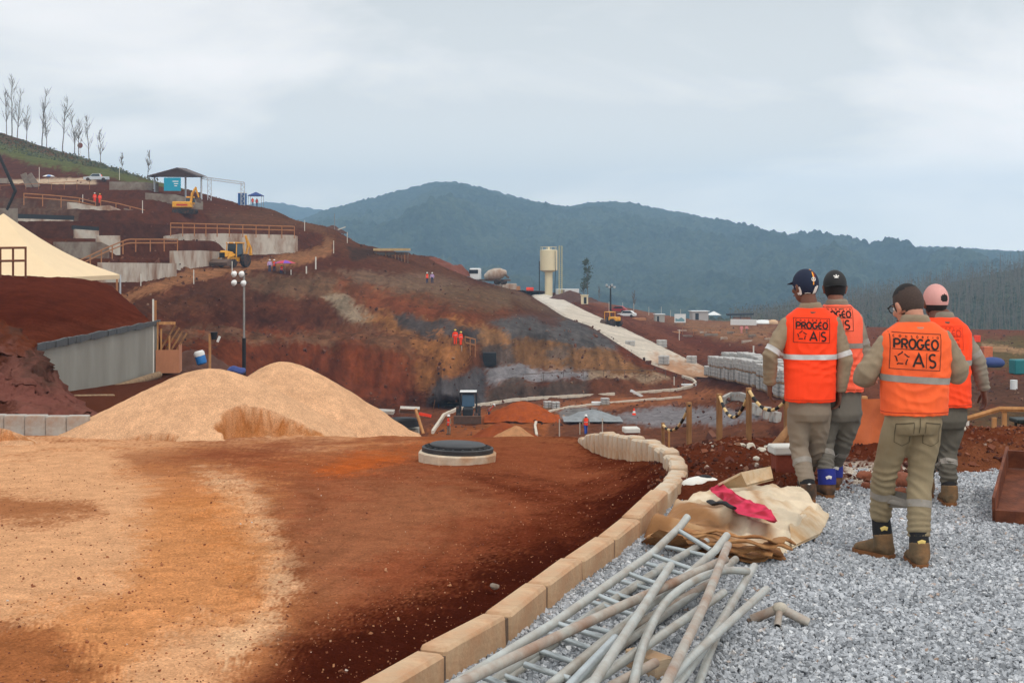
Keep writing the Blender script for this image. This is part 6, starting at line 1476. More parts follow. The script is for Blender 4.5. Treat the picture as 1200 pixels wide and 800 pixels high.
# ---- stakes ----
def stake(px, pyt, pyb, label, r=.07, mat=None, Y0=75, Y=None, lean=0, cat='stake', grp=None):
    b = G(px, pyb, Y0) if Y is None else P(px, pyb, Y); H = (pyb-pyt)/F*b.y
    return solo('stake', MB().tube([(0, 0, -.5), (0, 0, H)], r, 6), mat or MATS['white_paint'], label, cat, b, (0, lean, 0), grp)
for q in [(357, 258, 271, 'white stake on the inner side of the track bend'), (407, 272, 285, 'white stake on the crest right of the track bend'), (391, 282, 297, 'white stake on the outer side of the track bend'),
          (370, 301, 316, 'thicker white stake at the end of the workers\' bench'), (359, 312, 321, 'short leaning stake beside the thicker white stake'), (272, 306, 320, 'white stake standing below the backhoe'),
          (227, 316, 334, 'white stake on the bank below the pale wall'), (165, 321, 335, 'small stake under the stepped white wall'), (341, 316, 322, 'tiny stake right of the umbrella'),
          (140, 195, 211, 'tall pale post beside the upper road right of the pickup'), (46, 196, 213, 'pale post left of the blue and white umbrella'), (97, 228, 238, 'green-grey post left of the two upper path workers'),
          (796, 386, 399, 'white stake right of the ramp road'), (883, 405, 420, 'pale board stake near the left worker\'s elbow'), (790, 441, 451, 'short stake on the red bank by the ramp foot'), (167, 235, 250, 'brown stake on the path beside the sloping wall')]:
    stake(*q[:4], r=.1 if 'thicker' in q[3] or 'board' in q[3] else .06)
stake(137, 325, 362, 'rough timber post in front of the stepped white wall', .1, m_tim3, Y=132); stake(182, 352, 380, 'brown timber post behind the formwork', .06, m_tim3, Y=64)
solo('slanted_pole', MB().tube([P(-4, 176, 120)-P(18, 224, 120), (0, 0, 0), P(8, 246, 120)-P(18, 224, 120)], [.13, .16, .12], 8), m_blkp, 'dark jointed pole slanting in from the left edge above the tent', 'pole', P(18, 224, 120))
solo('survey_pole', MB().tube([(0, 0, -1), (0, 0, 2.7)], .05, 6), m_pole, 'thin grey pole on the crest above the track bend', 'pole', P(392, 267, 258))
solo('plank', MB().tube([(0, 0, 0), P(405, 266, 262)-P(391, 271, 262)], [(.1, .05)]*2, 4), MATS['white_paint'], 'pale plank lying on the dark heap on the crest', 'plank', P(391, 271, 262))
heap('soil_heap', 'small dark heap on the crest under the pale plank', 389, 272, 263, 5.5, 4, 1.5, m_drk, 'soil heap'); heap('soil_heap', 'black soil heap left of the timber deck', 424, 308, 238, 9, 6, 2.4, M('black_soil', lin(62, 44, 38), .95, .3, 1.5), 'soil heap')
heap('soil_heap', 'dark soil heap beside the ramp below the water tower', 668, 352, 318, 12, 6, 2.6, m_drk, 'soil heap'); heap('soil_heap', 'red soil mound on the skyline behind the pair of workers', 510, 320, 258, 12, 8, 3.6, M('red_soil', lin(112, 60, 42), .95, .25, 1.2), 'soil heap')

# ---- workers seen from afar ----
m_hel = M('white_helmet', lin(232, 230, 224), .4, .05, 10); m_jean = M('dark_blue_cloth', lin(44, 52, 84), .9, .15, 8); m_vo = m_vest[0]; m_lil = M('lilac_shirt', lin(190, 160, 200), .85, .1, 8); m_pk = M('pink_shirt', lin(222, 140, 136), .85, .1, 8); m_gr = MATS['grey_trousers']; m_helY = M('yellow_helmet', lin(232, 196, 80), .4, .05)
def worker(base, label, vest=m_vo, tro=m_jean, hel=m_hel, rz=0., pose='stand', H=1.72, tool=None, shirt=None):
    t = thing('person', label, 'person', base, rz); k = H/1.72; b = MB(); lean = {'stand': 0, 'bend': .75, 'sit': 0., 'walk': .05}[pose]; zz = -.38 if pose == 'sit' else 0
    def up(p):
        p = Vector(p); 
        if p.z > .9 and lean: q = p-Vector((0, 0, .9)); q = Matrix.Rotation(lean, 3, 'X') @ q; p = q+Vector((0, 0, .9))
        return (p+Vector((0, 0, zz)))*k
    sh = shirt or m_khaki
    b.ell(up((0, -.02, 1.57)), .105*k, 12, 8); b.tube([up((0, 0, 1.35)), up((0, -.01, 1.5))], .055, 8); b.tube([up((0, 0, .9)), up((0, 0, 1.4))], .09, 8)
    hands = [up((-.27, -.12, .82)), up((.27, -.1, .82))]
    for sg, h in zip((-1, 1), hands): b.tube([up((0, 0, 1.34)), up((sg*.2, 0, 1.36)), up((sg*.27, .02, 1.08)), h, h+Vector((0, 0, -.09))], [.05, .045, .04, .032, .03], 8)
    b.build('body', m_skinB, t)
    s_ = MB(); s_.loft([ring(up((0, 0, .92)), .15, .11, 12), ring(up((0, 0, 1.2)), .17, .115, 12), ring(up((0, 0, 1.38)), .18, .1, 12), ring(up((0, 0, 1.45)), .08, .07, 12)])
    for sg, h in zip((-1, 1), hands): s_.tube([up((sg*.12, 0, 1.37)), up((sg*.2, 0, 1.35)), up((sg*.275, .02, 1.08)), h.lerp(up((sg*.275, .02, 1.08)), .12)], [.07, .068, .058, .048], 8)
    s_.build('shirt', sh, t)
    if vest is not None:
        v = MB().loft([ring(up((0, 0, .80)), .185, .145, 14), ring(up((0, 0, 1.15)), .19, .142, 14), ring(up((0, 0, 1.36)), .2, .125, 14), ring(up((0, 0, 1.44)), .11, .09, 14)]); vo = v.build('vest', vest, t)
        MB().loft([ring(up((0, 0, 1.06)), .194, .15, 14), ring(up((0, 0, 1.11)), .194, .15, 14)], cap=False).build('reflective_band', m_tape, vo)
    tr_ = MB(); tr_.loft([ring((0, 0, (.84+zz)*k), .15, .115, 12), ring((0, 0, (1.0+zz)*k), .15, .11, 12)])
    st = .16 if pose == 'walk' else .03
    for sg in (-1, 1):
        if pose == 'sit': tr_.tube([(sg*.09, 0, .5*k), (sg*.11, -.42, .5*k), (sg*.11, -.42, .06)], [.095, .075, .055], 8)
        else: tr_.tube([(sg*.09, 0, .9*k), (sg*.1, sg*st, .48*k), (sg*.11, sg*st*1.3, .08)], [.095, .075, .058], 8)
    tr_.build('trousers', tro, t)
    for sg in (-1, 1): MB().ell((sg*.11, (-.47 if pose == 'sit' else sg*st*1.3-.05), .05), (.055, .14, .06), 10, 6).build('boot', m_bootD, t)
    if hel is not None:
        h_ = MB().lathe([(.15, -.0), (.135, .01), (.125, .07), (.08, .125), (.0, .14)], 14); h_.ell((0, -.1, .005), (.1, .1, .012), 12, 4)
        h_.xf(Matrix.Translation(up((0, -.02, 1.60))) @ Matrix.Rotation(lean, 4, 'X')); h_.build('helmet', hel, t)
    return t
def wk(px, pyb, label, Y0=75, y1=520, **kw): return worker(G(px, pyb, Y0, y1), label, **kw)
wk(316, 319, 'worker in lilac shirt and white helmet at the left end of the bench', vest=None, shirt=m_lil, rz=.4, H=1.8); wk(321.5, 318.5, 'worker in orange vest with white helmet beside the lilac shirt on the bench', rz=-.6, H=1.75)
wk(330, 321, 'worker in orange sitting under the purple umbrella', pose='sit', hel=m_helY)
wk(500.5, 332, 'left one of the pair in white helmets on the far brown slope, orange vest', rz=.3); wk(506.5, 332, 'right one of the pair on the far brown slope, lilac shirt', vest=None, shirt=m_lil, rz=-.3)
wk(533.5, 404, 'worker in orange with yellow helmet standing on the cut edge', 120, vest=m_vo, tro=m_vo, shirt=m_vo, hel=m_helY, H=1.75); wk(540, 405, 'shorter orange-clad worker next to the small timber guard', 120, vest=m_vo, tro=m_vo, shirt=m_vo, hel=m_helY, H=1.6, rz=.8)
wk(111, 237.5, 'left worker in orange on the upper path with a white helmet', 200, tro=m_vo, shirt=m_vo); wk(117, 238.5, 'right worker in orange on the upper path, nearer the sloping rail', 200, tro=m_vo, shirt=m_vo, hel=m_helY, rz=.5)
wk(118, 212.5, 'worker in orange standing beside the silver pickup', 240, tro=m_gr, shirt=m_vo, hel=None)
wk(296, 240, 'worker in orange under the blue canopy next to the blue cabin', 230, hel=m_hel); wk(301, 240, 'second worker in orange under the blue canopy, on the right', 230, hel=None, rz=.5)
wk(514, 478, 'worker with a long pole at the foot of the orange cut', 120, rz=1.2); p_ = G(514, 478, 120); solo('long_pole', MB().tube([(0, 0, 0), (.35, 0, 1.9)], .035, 6), m_tim3, 'long pale pole held by the worker at the foot of the cut', 'pole', p_+Vector((-.55, -.3, 0)))
wk(526, 509, 'worker in orange vest with pale trousers left of the small tractor', 88, 140, tro=MATS['grey_beige_trousers'], rz=-1.0)
wk(573, 491, 'worker bending over a hand compactor right of the small tractor', 100, pose='bend', rz=1.4)
wk(686.5, 509, 'worker with white helmet and blue trousers walking just beyond the kerb bend', 88, 140, tro=M('bright_blue_trousers', lin(38, 70, 160), .9, .12), rz=.2, pose='walk')
wk(869, 391, 'pink-shirted figure on the far plain, left of two', 220, vest=None, shirt=m_pk, tro=m_pk, hel=None); wk(875, 391, 'pink-shirted figure on the far plain, right of two', 220, vest=None, shirt=m_pk, tro=m_gr, hel=None)
t = thing('hand_compactor', 'yellow-grey hand compactor worked by the bending worker', 'compactor', G(576.5, 491, 100)+Vector((.1, -.4, 0)))
MB().box((0, 0, .08), (1.0, .5, .12), None, .03).build('plate', m_bucket, t); MB().box((.05, 0, .35), (.45, .35, .4), None, .05).build('engine', m_blkp, t); MB().tube([(0, 0, .4), (-.6, 0, .95)], .03, 6).build('handle', m_bucket, t)

# ---- umbrellas ----
def umbrella(loc, label, cols, r=1.1, h=2.0):
    t = thing('umbrella', label, 'umbrella', loc); n = 8; mb = MB()
    for k in range(n):
        a0, a1 = 2*math.pi*k/n, 2*math.pi*(k+1)/n; top = Vector((0, 0, h)); ms = []
        for f in (.0, .5, 1.0):
            ms.append([Vector((r*f*math.cos(a), r*f*math.sin(a), h-.42*f**1.6)) for a in (a0, a1)])
        vs = [ms[0][0]]+ms[1]+ms[2]; mb.add(vs, [(0, 1, 2), (1, 3, 4, 2)], False, k % len(cols)); mb.add([v-Vector((0, 0, .02)) for v in vs], [(0, 2, 1), (1, 2, 4, 3)], False, k % len(cols))
    mb.build('canopy', cols, t); MB().tube([(0, 0, -.2), (0, 0, h+.08)], .03, 6).build('pole', m_pole, t)
umbrella(G(334, 321), 'purple and red sun umbrella at the workers\' bench', [M('purple_canopy', lin(120, 70, 170), .7, .1), M('crimson_canopy', lin(196, 50, 70), .7, .1)], 1.55, 1.95)
umbrella(G(57, 216, 240), 'blue and white umbrella beside the upper road', [M('blue_canopy', lin(110, 140, 190), .7, .1), m_hel], 1.3, 2.0)
for (a, b) in (((25, 200), 'tilted concrete slab left of the pale post on the upper road'), ((33, 200), 'second tilted concrete slab next to the pale post')):
    q = G(a[0]+6, 219, 240); solo('concrete_slab', MB().box((0, 0, 1.2), (1.2, .35, 3.2), (0, -.42 if a[0] < 30 else -.6, 0)), m_wallg, b, 'slab', q)
# ---- vehicles ----
def wheel(t, c, r, w_, rim=None):
    q = MB().lathe([(r*.6, -w_/2), (r*.95, -w_/2), (r, -w_/2*.7), (r, w_/2*.7), (r*.95, w_/2), (r*.6, w_/2)], 18, c, rot=(0, R(90), 0), smooth=False).build('wheel', m_tyre, t)
    MB().lathe([(0, -w_*.42), (r*.6, -w_*.42), (r*.6, w_*.42), (0, w_*.42)], 14, c, rot=(0, R(90), 0), smooth=False).build('rim', rim or m_rim, q)
def backhoe(loc, label, rz, k=1.):
    t = thing('backhoe_loader', label, 'backhoe', loc, rz); t.scale = (k, k, k)      # front looks along -y
    for sx in (-1, 1): wheel(t, (sx*.85, 1.1, .72), .72, .5); wheel(t, (sx*.8, -1.0, .45), .45, .34)
    MB().box((0, .2, .85), (.9, 3.2, .5), None, .05).build('chassis', m_ylw, t)
    hd_ = MB().box((0, -1.15, 1.35), (.95, 1.6, .75), (R(-6), 0, 0), .12, taper=(.85, 1)).build('hood', m_ylw, t); MB().box((0, -1.97, 1.3), (.7, .03, .55)).build('grille', m_blkp, hd_)
    cb = MB(); 
    for sx in (-1, 1):
        for y, yt in ((-.35, -.2), (1.15, 1.1)): cb.tube([(sx*.68, y, 1.0), (sx*.62, yt, 2.55)], .06, 6)
    cb.box((0, .45, 2.62), (1.45, 1.6, .16), None, .05); cab = cb.build('cab_frame', m_ylw, t)
    MB().box((0, .42, 1.85), (1.2, 1.3, 1.4), None, .03, taper=(.92, .9)).build('cab_glass', m_glass, cab)
    bk = MB().prism([(-.0, 0), (-.75, .05), (-.85, .35), (-.2, .75), (0, .7)], -1.15, 1.15, Matrix.Translation((0, -1.9, .15)) @ Matrix.Rotation(R(90), 4, 'Z')); bk.build('front_bucket', m_bucket, t)
    for sx in (-1, 1): MB().tube([(sx*.55, -.4, 1.35), (sx*.6, -1.6, 1.05), (sx*.6, -2.1, .55)], [(.12, .06)]*3, 6).build('loader_arm', m_ylw, t)
    ba = MB().tube([(.25, 1.9, .9), (.35, 2.3, 2.4), (.3, 1.9, 3.45)], [(.16, .13)]*3, 6).build('rear_boom', m_ylw, t); MB().tube([(.3, 1.9, 3.4), (.5, 2.6, 2.1), (.5, 2.55, 1.3)], [(.12, .1), (.12, .1), (.2, .25)], 6).build('dipper', m_ylw, ba)
    for sx in (-1, 1): MB().ell((sx*.4, -.3, 2.62), .09, 8, 6).build('headlight', m_hel, t)
backhoe(G(273, 313, 160), 'yellow backhoe loader facing downhill on the track before the longest wall', -.42, 1.3)
def excavator(loc, label, rz, k=1.):
    t = thing('excavator', label, 'excavator', loc, rz); t.scale = (k, k, k)
    for sy in (-1, 1):
        pr = [(-1.9, .35), (-1.6, .05), (1.6, .05), (1.9, .35), (1.75, .75), (-1.75, .75)]
        MB().prism(pr, sy*1.0-.28, sy*1.0+.28).build('track', m_tyre, t)
    MB().box((0, 0, .75), (1.6, 1.6, .35)).build('turntable', m_bucket, t)
    MB().box((-.35, -.1, 1.45), (3.0, 2.3, .95), None, .12).build('engine_house', m_ylw, t); MB().box((-.35, -1.262, 1.4), (1.7, .012, .28)).build('side_mark', M('red_mark', lin(190, 60, 40), .6), t)
    cb = MB().box((.75, .62, 2.15), (1.3, .95, 1.25), None, .08).build('cab', m_ylw, t); MB().box((.75, .62, 2.2), (1.33, .98, .75), None, .04).build('window', m_glass, cb)
    MB().tube([(.9, -.25, 1.7), (1.1, -.25, 3.2), (1.7, -.25, 4.2)], [(.2, .28), (.2, .34), (.17, .22)], 6).build('boom', m_ylw, t); MB().tube([(1.6, -.25, 4.2), (2.1, -.25, 2.6)], [(.15, .2), (.12, .16)], 6).build('arm', m_ylw, t)
    MB().prism([(1.75, 2.6), (2.5, 2.5), (2.4, 1.7), (1.8, 1.85)], -.65, .15).build('bucket', m_bucket, t)
excavator(G(217, 251, 215), 'yellow tracked excavator with raised boom on the bench below the shed roof', .12, 1.06)
def pickup(loc, label, rz, mat):
    t = thing('pickup_truck', label, 'pickup', loc, rz)      # front along -x
    MB().prism([(-2.6, .35), (-2.6, .85), (-1.3, 1.02), (-.75, 1.0), (2.6, 1.0), (2.6, .4)], -.9, .9).build('body', mat, t)
    cb = MB().prism([(-1.35, 1.0), (-.7, 1.62), (.75, 1.65), (1.0, 1.0)], -.78, .78).build('cab', mat, t); MB().prism([(-1.22, 1.03), (-.65, 1.55), (.68, 1.57), (.86, 1.03)], -.80, .80).build('window', m_glass, cb)
    for x in (-1.65, 1.6):
        for y in (-.85, .85): 
            q = MB().lathe([(.2, -.12), (.38, -.12), (.38, .12), (.2, .12)], 16, (x, y, .38), rot=(R(90), 0, 0), smooth=False).build('wheel', m_tyre, t); MB().lathe([(0, -.11), (.22, -.11), (.22, .11), (0, .11)], 12, (x, y, .38), rot=(R(90), 0, 0)).build('rim', m_silver, q)
    for y in (-.65, .65): MB().ell((-2.6, y, .75), (.06, .16, .09), 10, 6).build('headlight', m_hel, t)
pickup(G(113, 212.5, 240), 'silver double-cab pickup parked on the upper road', .12, m_silver)
def car(loc, label, rz, mat):
    t = thing('parked_car', label, 'car', loc, rz)
    MB().prism([(-2.1, .3), (-2.1, .72), (-1.0, .86), (1.9, .9), (2.1, .75), (2.1, .3)], -.84, .84).build('body', mat, t)
    cb = MB().prism([(-1.1, .85), (-.5, 1.42), (1.1, 1.42), (1.8, .88)], -.72, .72).build('cabin', mat, t); MB().prism([(-.98, .88), (-.46, 1.37), (1.05, 1.37), (1.62, .9)], -.735, .735).build('window', m_glass, cb)
    for x in (-1.35, 1.35):
        for y in (-.8, .8): MB().lathe([(0, -.1), (.31, -.1), (.31, .1), (0, .1)], 14, (x, y, .31), rot=(R(90), 0, 0)).build('wheel', m_tyre, t)
car(G(734, 371.5, 240), 'white car parked below the floodlight tower', -.35, m_wht); car(G(724, 365.8, 250), 'red car parked just behind the white car', -.35, m_redp)
def mixer(loc, label, rz):
    t = thing('mixer_truck', label, 'truck', loc, rz)
    MB().box((.6, 0, .85), (7.0, 1.0, .3)).build('chassis', m_bucket, t)
    cb = MB().box((-2.6, 0, 2.0), (1.9, 2.3, 2.2), None, .15).build('cab', m_wht, t); MB().box((-2.75, 0, 2.45), (1.72, 2.34, .75)).build('side_window', m_glass, cb); MB().box((-3.56, 0, 2.4), (.02, 1.9, .8)).build('windscreen', m_glass, cb)
    MB().lathe([(.4, -2.1), (1.05, -1.2), (1.2, .1), (1.0, 1.2), (.35, 2.2)], 18, (1.2, 0, 1.9), rot=(0, R(78), 0)).build('drum', m_wall, t)
    MB().prism([(3.0, 2.2), (3.9, 1.4), (3.7, 1.1), (2.9, 1.9)], -.3, .3).build('chute', m_bucket, t)
    for x in (-2.5, 1.6, 2.8):
        for y in (-1.0, 1.0): MB().lathe([(0, -.15), (.5, -.15), (.5, .15), (0, .15)], 14, (x, y, .5), rot=(R(90), 0, 0)).build('wheel', m_tyre, t)
q = P(573, 333.5, 258); mixer(q+Vector((0, 0, .0)), 'white concrete mixer truck on the skyline left of the water tower', -.15)
for px, py, s_, lab, mm in ((596, 330, 1.6, 'pale concrete block pile right of the mixer truck', m_wall), (590, 334, 1.3, 'grey crate below the mixer truck', m_wallg), (603, 336, 1.2, 'low brown crate at the top of the ramp', m_tim3)):
    q = G(px, py+2, 200); solo('block_stack', MB().box((0, 0, s_*.3), (s_*2, s_, s_*.8), (0, 0, .3), .06), mm, lab, 'blocks', q)
q = G(621, 344, 220, 400); t = thing('orange_tank', 'small orange tank trailer at the top of the ramp road', 'tank', q); MB().tube([(-.9, 0, .9), (.9, 0, .9)], .65, 12).build('tank', m_vo, t)
for x in (-.6, .6): MB().lathe([(0, -.7), (.4, -.7), (.4, .7), (0, .7)], 12, (x, 0, .35), rot=(R(90), 0, 0)).build('wheel', m_tyre, t)
def roller(loc, label, rz):
    t = thing('road_roller', label, 'roller', loc, rz)
    MB().lathe([(0, -.85), (.62, -.85), (.62, .85), (0, .85)], 18, (-1.3, 0, .62), rot=(R(90), 0, 0), smooth=False).build('drum', m_bucket, t)
    for y in (-.75, .75): MB().lathe([(0, -.25), (.7, -.25), (.7, .25), (0, .25)], 16, (1.2, y, .7), rot=(R(90), 0, 0), smooth=False).build('wheel', m_tyre, t)
    MB().box((.9, 0, 1.35), (1.9, 1.3, .7), None, .12).build('hood', m_ylw, t); cb = MB().box((-.3, 0, 2.5), (1.5, 1.4, .12), None, .04)
    for x in (-.95, .35):
        for y in (-.62, .62): cb.box((x, y, 1.8), (.08, .08, 1.4))
    cb.build('canopy', m_ylw, t); MB().box((-.3, 0, 1.25), (.8, .8, .8), None, .05).build('seat', m_blkp, t)
q = P(716, 382.5, 236); roller(q+Vector((0, 0, .0)), 'yellow road roller working on the pale ramp road', -.9)
t = thing('compact_tractor', 'small dark blue tractor with a wide brown front blade in the pit', 'tractor', G(548.5, 496, 100, 150)+Vector((0, 0, .05))); t.scale = (1.22, 1.22, 1.22)
MB().box((0, -1.5, .42), (2.1, .12, .62), (R(12), 0, 0)).build('front_blade', m_bucket, t)
for sx in (-1, 1): wheel(t, (sx*.75, .9, .62), .62, .4, m_bluep); wheel(t, (sx*.65, -.7, .42), .42, .3, m_bluep)
MB().box((0, -.4, .95), (.8, 1.6, .6), None, .1).build('hood', m_blkp, t); cb = MB().box((0, .6, 2.3), (1.35, 1.3, .12), None, .04)
for sx in (-1, 1):
    for y in (0.05, 1.15): cb.tube([(sx*.66, y, .8), (sx*.62, y, 2.3)], .05, 6)
cab = cb.build('cab_frame', m_blkp, t); MB().box((0, .6, 2.39), (1.3, 1.3, .06), None, .02).build('roof', m_wht, cab); MB().box((0, .58, 1.72), (1.0, 1.0, .95), None, .04, taper=(.92, .92)).build('cab_glass', M('blue_glass', lin(60, 92, 116), .15, .1, spec=.6), cab)
for sx in (-1, 1): MB().tube([(sx*.5, -.3, .9), (sx*.6, -1.4, .5)], .06, 6).build('lift_arm', m_bucket, t)
# ---- shed, banner, canopies ----
Ys = 262; t = thing('open_shed', 'open shed with dark gable roof and a long bare truss beside it on the crest', 'shed', P(210, 236, Ys)); o_ = t.location.copy(); L0 = lambda px, py, dy=0: P(px, py, Ys)+Vector((0, dy, 0))-o_
rf = MB()
for a, b in (((177, 207), (212, 197.5)), ((212, 197.5), (238, 207.5))):
    p0, p1 = L0(*a), L0(*b); rf.add([p0+Vector((0, -3, 0)), p1+Vector((0, -3, 0)), p1+Vector((0, 4, .3)), p0+Vector((0, 4, .3))], [(0, 1, 2, 3)]); rf.add([p0+Vector((0, -3, -.25)), p1+Vector((0, -3, -.25)), p1+Vector((0, 4, .05)), p0+Vector((0, 4, .05))], [(3, 2, 1, 0)])
    rf.add([p0+Vector((0, -3, 0)), p0+Vector((0, -3, -.25)), p1+Vector((0, -3, -.25)), p1+Vector((0, -3, 0))], [(0, 1, 2, 3)])
rf.build('roof', M('dark_roof_sheet', lin(84, 70, 66), .7, .15, 1), t)
MB().add([L0(178, 207.5, -2.9), L0(212, 199, -2.9), L0(237, 208, -2.9), L0(178, 207.5, 0), L0(212, 199, 0), L0(237, 208, 0)], [(0, 2, 1), (3, 4, 5)]).build('gable_triangle', M('brown_gable', lin(70, 50, 44), .8, .15), t)  # two brown triangular faces filling the gable under the roof
m_tw = M('truss_white', lin(188, 190, 192), .5, .1)
for px, a, b in ((217.5, 207, 234), (181, 207, 226), (236, 208, 236)): MB().tube([L0(px, b+4), L0(px, a)], .18, 8).build('post', m_tw, t)
for px, a, b in ((245.5, 208, 240), (284.5, 214, 241)):
    tp_ = MB(); 
    for dx in (-.35, .35): tp_.tube([L0(px, b)+Vector((dx, 0, 0)), L0(px, a)+Vector((dx, 0, 0))], .07, 6)
    for k in range(10):
        z0, z1 = b+(a-b)*k/10, b+(a-b)*(k+1)/10; sg = 1 if k % 2 else -1; tp_.tube([L0(px, z0)+Vector((-.35*sg, 0, 0)), L0(px, z1)+Vector((.35*sg, 0, 0))], .045, 5)
    tp_.build('truss_post', m_tw, t)
tb = MB(); 
for dz in (0, .45): tb.tube([L0(237, 207)+Vector((0, 0, -dz)), L0(286, 213.5)+Vector((0, 0, -dz))], .07, 6)
for k in range(24):
    f0, f1 = k/24, (k+1)/24; a_ = L0(237, 207).lerp(L0(286, 213.5), f0); b_ = L0(237, 207).lerp(L0(286, 213.5), f1); tb.tube([a_-Vector((0, 0, .45*(k % 2))), b_-Vector((0, 0, .45*(1-k % 2)))], .04, 5)
tb.build('truss_beam', m_tw, t)
p_ = P(202, 216, 258); t = thing('banner', 'turquoise banner with white lettering under the shed roof', 'banner', p_); MB().box((0, 0, 0), (3.2, .06, 2.5)).build('cloth', m_teal, t)
for k, (x, z, w_) in enumerate([(.6, .55, 1.1), (.7, .1, .8), (.65, -.3, .5)]): MB().box((x, -.036, z), (w_, .01, .16)).build('white_line', m_hel, t)
t = thing('portable_toilet', 'blue portable toilet cabin on the crest', 'toilet cabin', G(284, 240.5, 240)); MB().box((0, 0, 1.15), (1.5, 1.3, 2.3), None, .06).build('cabin', m_bluep, t); MB().box((.1, -.66, 1.1), (.8, .03, 1.9), None, .01).build('door', M('darker_blue', lin(26, 70, 124), .5, .1), t); MB().box((0, 0, 2.36), (1.55, 1.35, .14), None, .05).build('roof', m_hel, t)
t = thing('canopy_tent', 'blue folding canopy shading two workers on the crest', 'canopy', G(300, 241, 240))
for sx in (-1, 1):
    for sy in (-1, 1): MB().box((sx*1.3, sy*1.2, 1.1), (.07, .07, 2.2)).build('leg', m_pole, t)
MB().lathe([(2.0, 2.1), (1.9, 2.25), (.15, 2.9), (0, 2.92)], 4, smooth=False, rot=(0, 0, R(45))).build('cover', M('dark_blue_cover', lin(46, 66, 120), .8, .12), t)
# tent
m_tent = M('cream_tent', lin(226, 198, 158), .85, .05, .6, .1, 3); Yt = 100
t = thing('pavilion_tent', 'large cream pyramid tent behind the soil slope at the left edge', 'tent', P(0, 345, Yt+7)); o_ = t.location.copy()
pk_ = P(4, 250, Yt+7)-o_; hw = 7.4; ez = P(0, 325, Yt).z-o_.z
corners = [Vector((-hw, -7, ez)), Vector((hw, -7, ez)), Vector((hw, 7, ez)), Vector((-hw, 7, ez))]
tm = MB()
for k in range(4):
    a, b = corners[k], corners[(k+1) % 4]; n_ = 10; rows = []
    for i in range(n_+1):
        f = i/n_; sag = -.55*math.sin(math.pi*f)*1.0
        rows.append([a.lerp(b, j/10).lerp(pk_, f)+Vector((0, 0, sag*(.7+.3*abs(j/5-1)))) for j in range(11)])
    tm.add([p for r in rows for p in r], [tuple(int(q) for q in f) for f in grid_faces(n_+1, 11)], True)
    tm.add([a, b, b-Vector((0, 0, .35)), a-Vector((0, 0, .35))], [(3, 2, 1, 0)])
tm.build('roof_cover', m_tent, t)
for c in corners: MB().tube([c, Vector((c.x, c.y, -2))], .09, 8).build('pole', m_tw, t)
cu = MB()
for i in range(9): cu.tube([(hw-.2-.32*i, -6.9, ez-.2), (hw-.15-.3*i, -6.95, ez-1.4), (hw-.1-.31*i, -6.9, -2)], [.13, .09, .16], 6)
cu.build('side_curtain', M('striped_curtain', lin(190, 180, 150), .85, .25, .5, col2=lin(150, 140, 60), amt=.3), t)
# timber deck on the crest
t = thing('timber_deck', 'timber formwork deck on many props at the end of the crest', 'deck', P(460, 306, 240)); o_ = t.location.copy()
MB().box(P(459.5, 292.5, 240)-o_, (6.2, 4, .42)).build('deck', M('deck_timber', lin(188, 158, 112), .9, .2, 2), t); MB().box(P(459, 297, 241)-o_, (5.8, 3, .5)).build('beam', m_wallg, t)
for k in range(11): MB().box(P(441+3.7*k, 302, 238.6)-o_, (.12, .12, 1.9)).build('prop', m_wallg if k % 3 else m_tim3, t)
wallq([(398, 300), (410, 299.5)], [230, 231], [305, 305], 'small pale concrete block left of the black soil heap')
# ---- water tower ----
Yw = 335; t = thing('water_tower', 'cream steel water tower with a thick stem and a ladder cage', 'water tower', P(643, 346, Yw)); o_ = t.location.copy(); k = Yw/F
MB().lathe([(.95, 0), (.95, 27*k), (2.1, 29.5*k), (2.1, 52*k), (1.9, 54*k), (0, 54.5*k)], 24, smooth=True).build('tank', m_tyel, t, sharp=25) if False else MB().lathe([(.95, -1), (.95, 27*k), (2.15, 29.5*k), (2.15, 53*k), (0, 54*k)], 24).build('tank', m_tyel, t, sharp=25)
MB().lathe([(.3, 54*k), (.3, 56*k), (0, 56.5*k)], 10).build('vent', m_tyel, t)
rl = MB()
for a in range(10): rl.box((1.95*math.cos(a*.628), 1.95*math.sin(a*.628), 55*k), (.06, .06, 3.5*k))
rl.tube([(1.95*math.cos(a*.3142), 1.95*math.sin(a*.3142), 56.7*k) for a in range(21)], .05, 5); rl.build('roof_railing', m_tyel, t)
MB().tube([(-2.3, -.4, 0), (-2.3, -.4, 40*k)], .12, 6).build('dark_pipe', m_blkp, t); MB().tube([(1.35, -.8, -1), (1.6, -1.8, 28*k), (1.5, -2.15, 52*k)], .07, 6).build('overflow_pipe', m_blkp, t)
lc = MB()
for dx in (-.35, .35): lc.tube([(2.9+dx, 0, 0), (2.9+dx, 0, 58*k)], .09, 6)
for i in range(24): lc.box((2.9, 0, .5+i*.5), (.8, .5, .06))
lc.build('ladder_cage', M('pale_yellow_steel', lin(214, 200, 140), .6, .08), t)
q = GY(665, 338); t = thing('site_container', 'white container hut at the foot of the water tower', 'container', q+Vector((0, 0, .3))); MB().box((0, 0, .9), (5.5, 2.4, 2.0), (0, 0, -.2), .05).build('hut_wall', m_wht, t); MB().box((-1.2, -1.25, .9), (.9, .03, 1.6), (0, 0, -.2)).build('door', m_wallg, t)
q = P(685, 356, 300); t = thing('guard_hut', 'small cream hut with a dark doorway below the water tower', 'hut', q); MB().box((0, 0, .9), (1.5, 1.5, 1.9), None, .05).build('hut_wall', m_tyel, t); MB().box((.1, -.78, .8), (.6, .04, 1.4)).build('doorway', m_blkp, t); MB().box((0, 0, 1.93), (1.8, 1.8, .12)).build('roof', m_tyel, t)
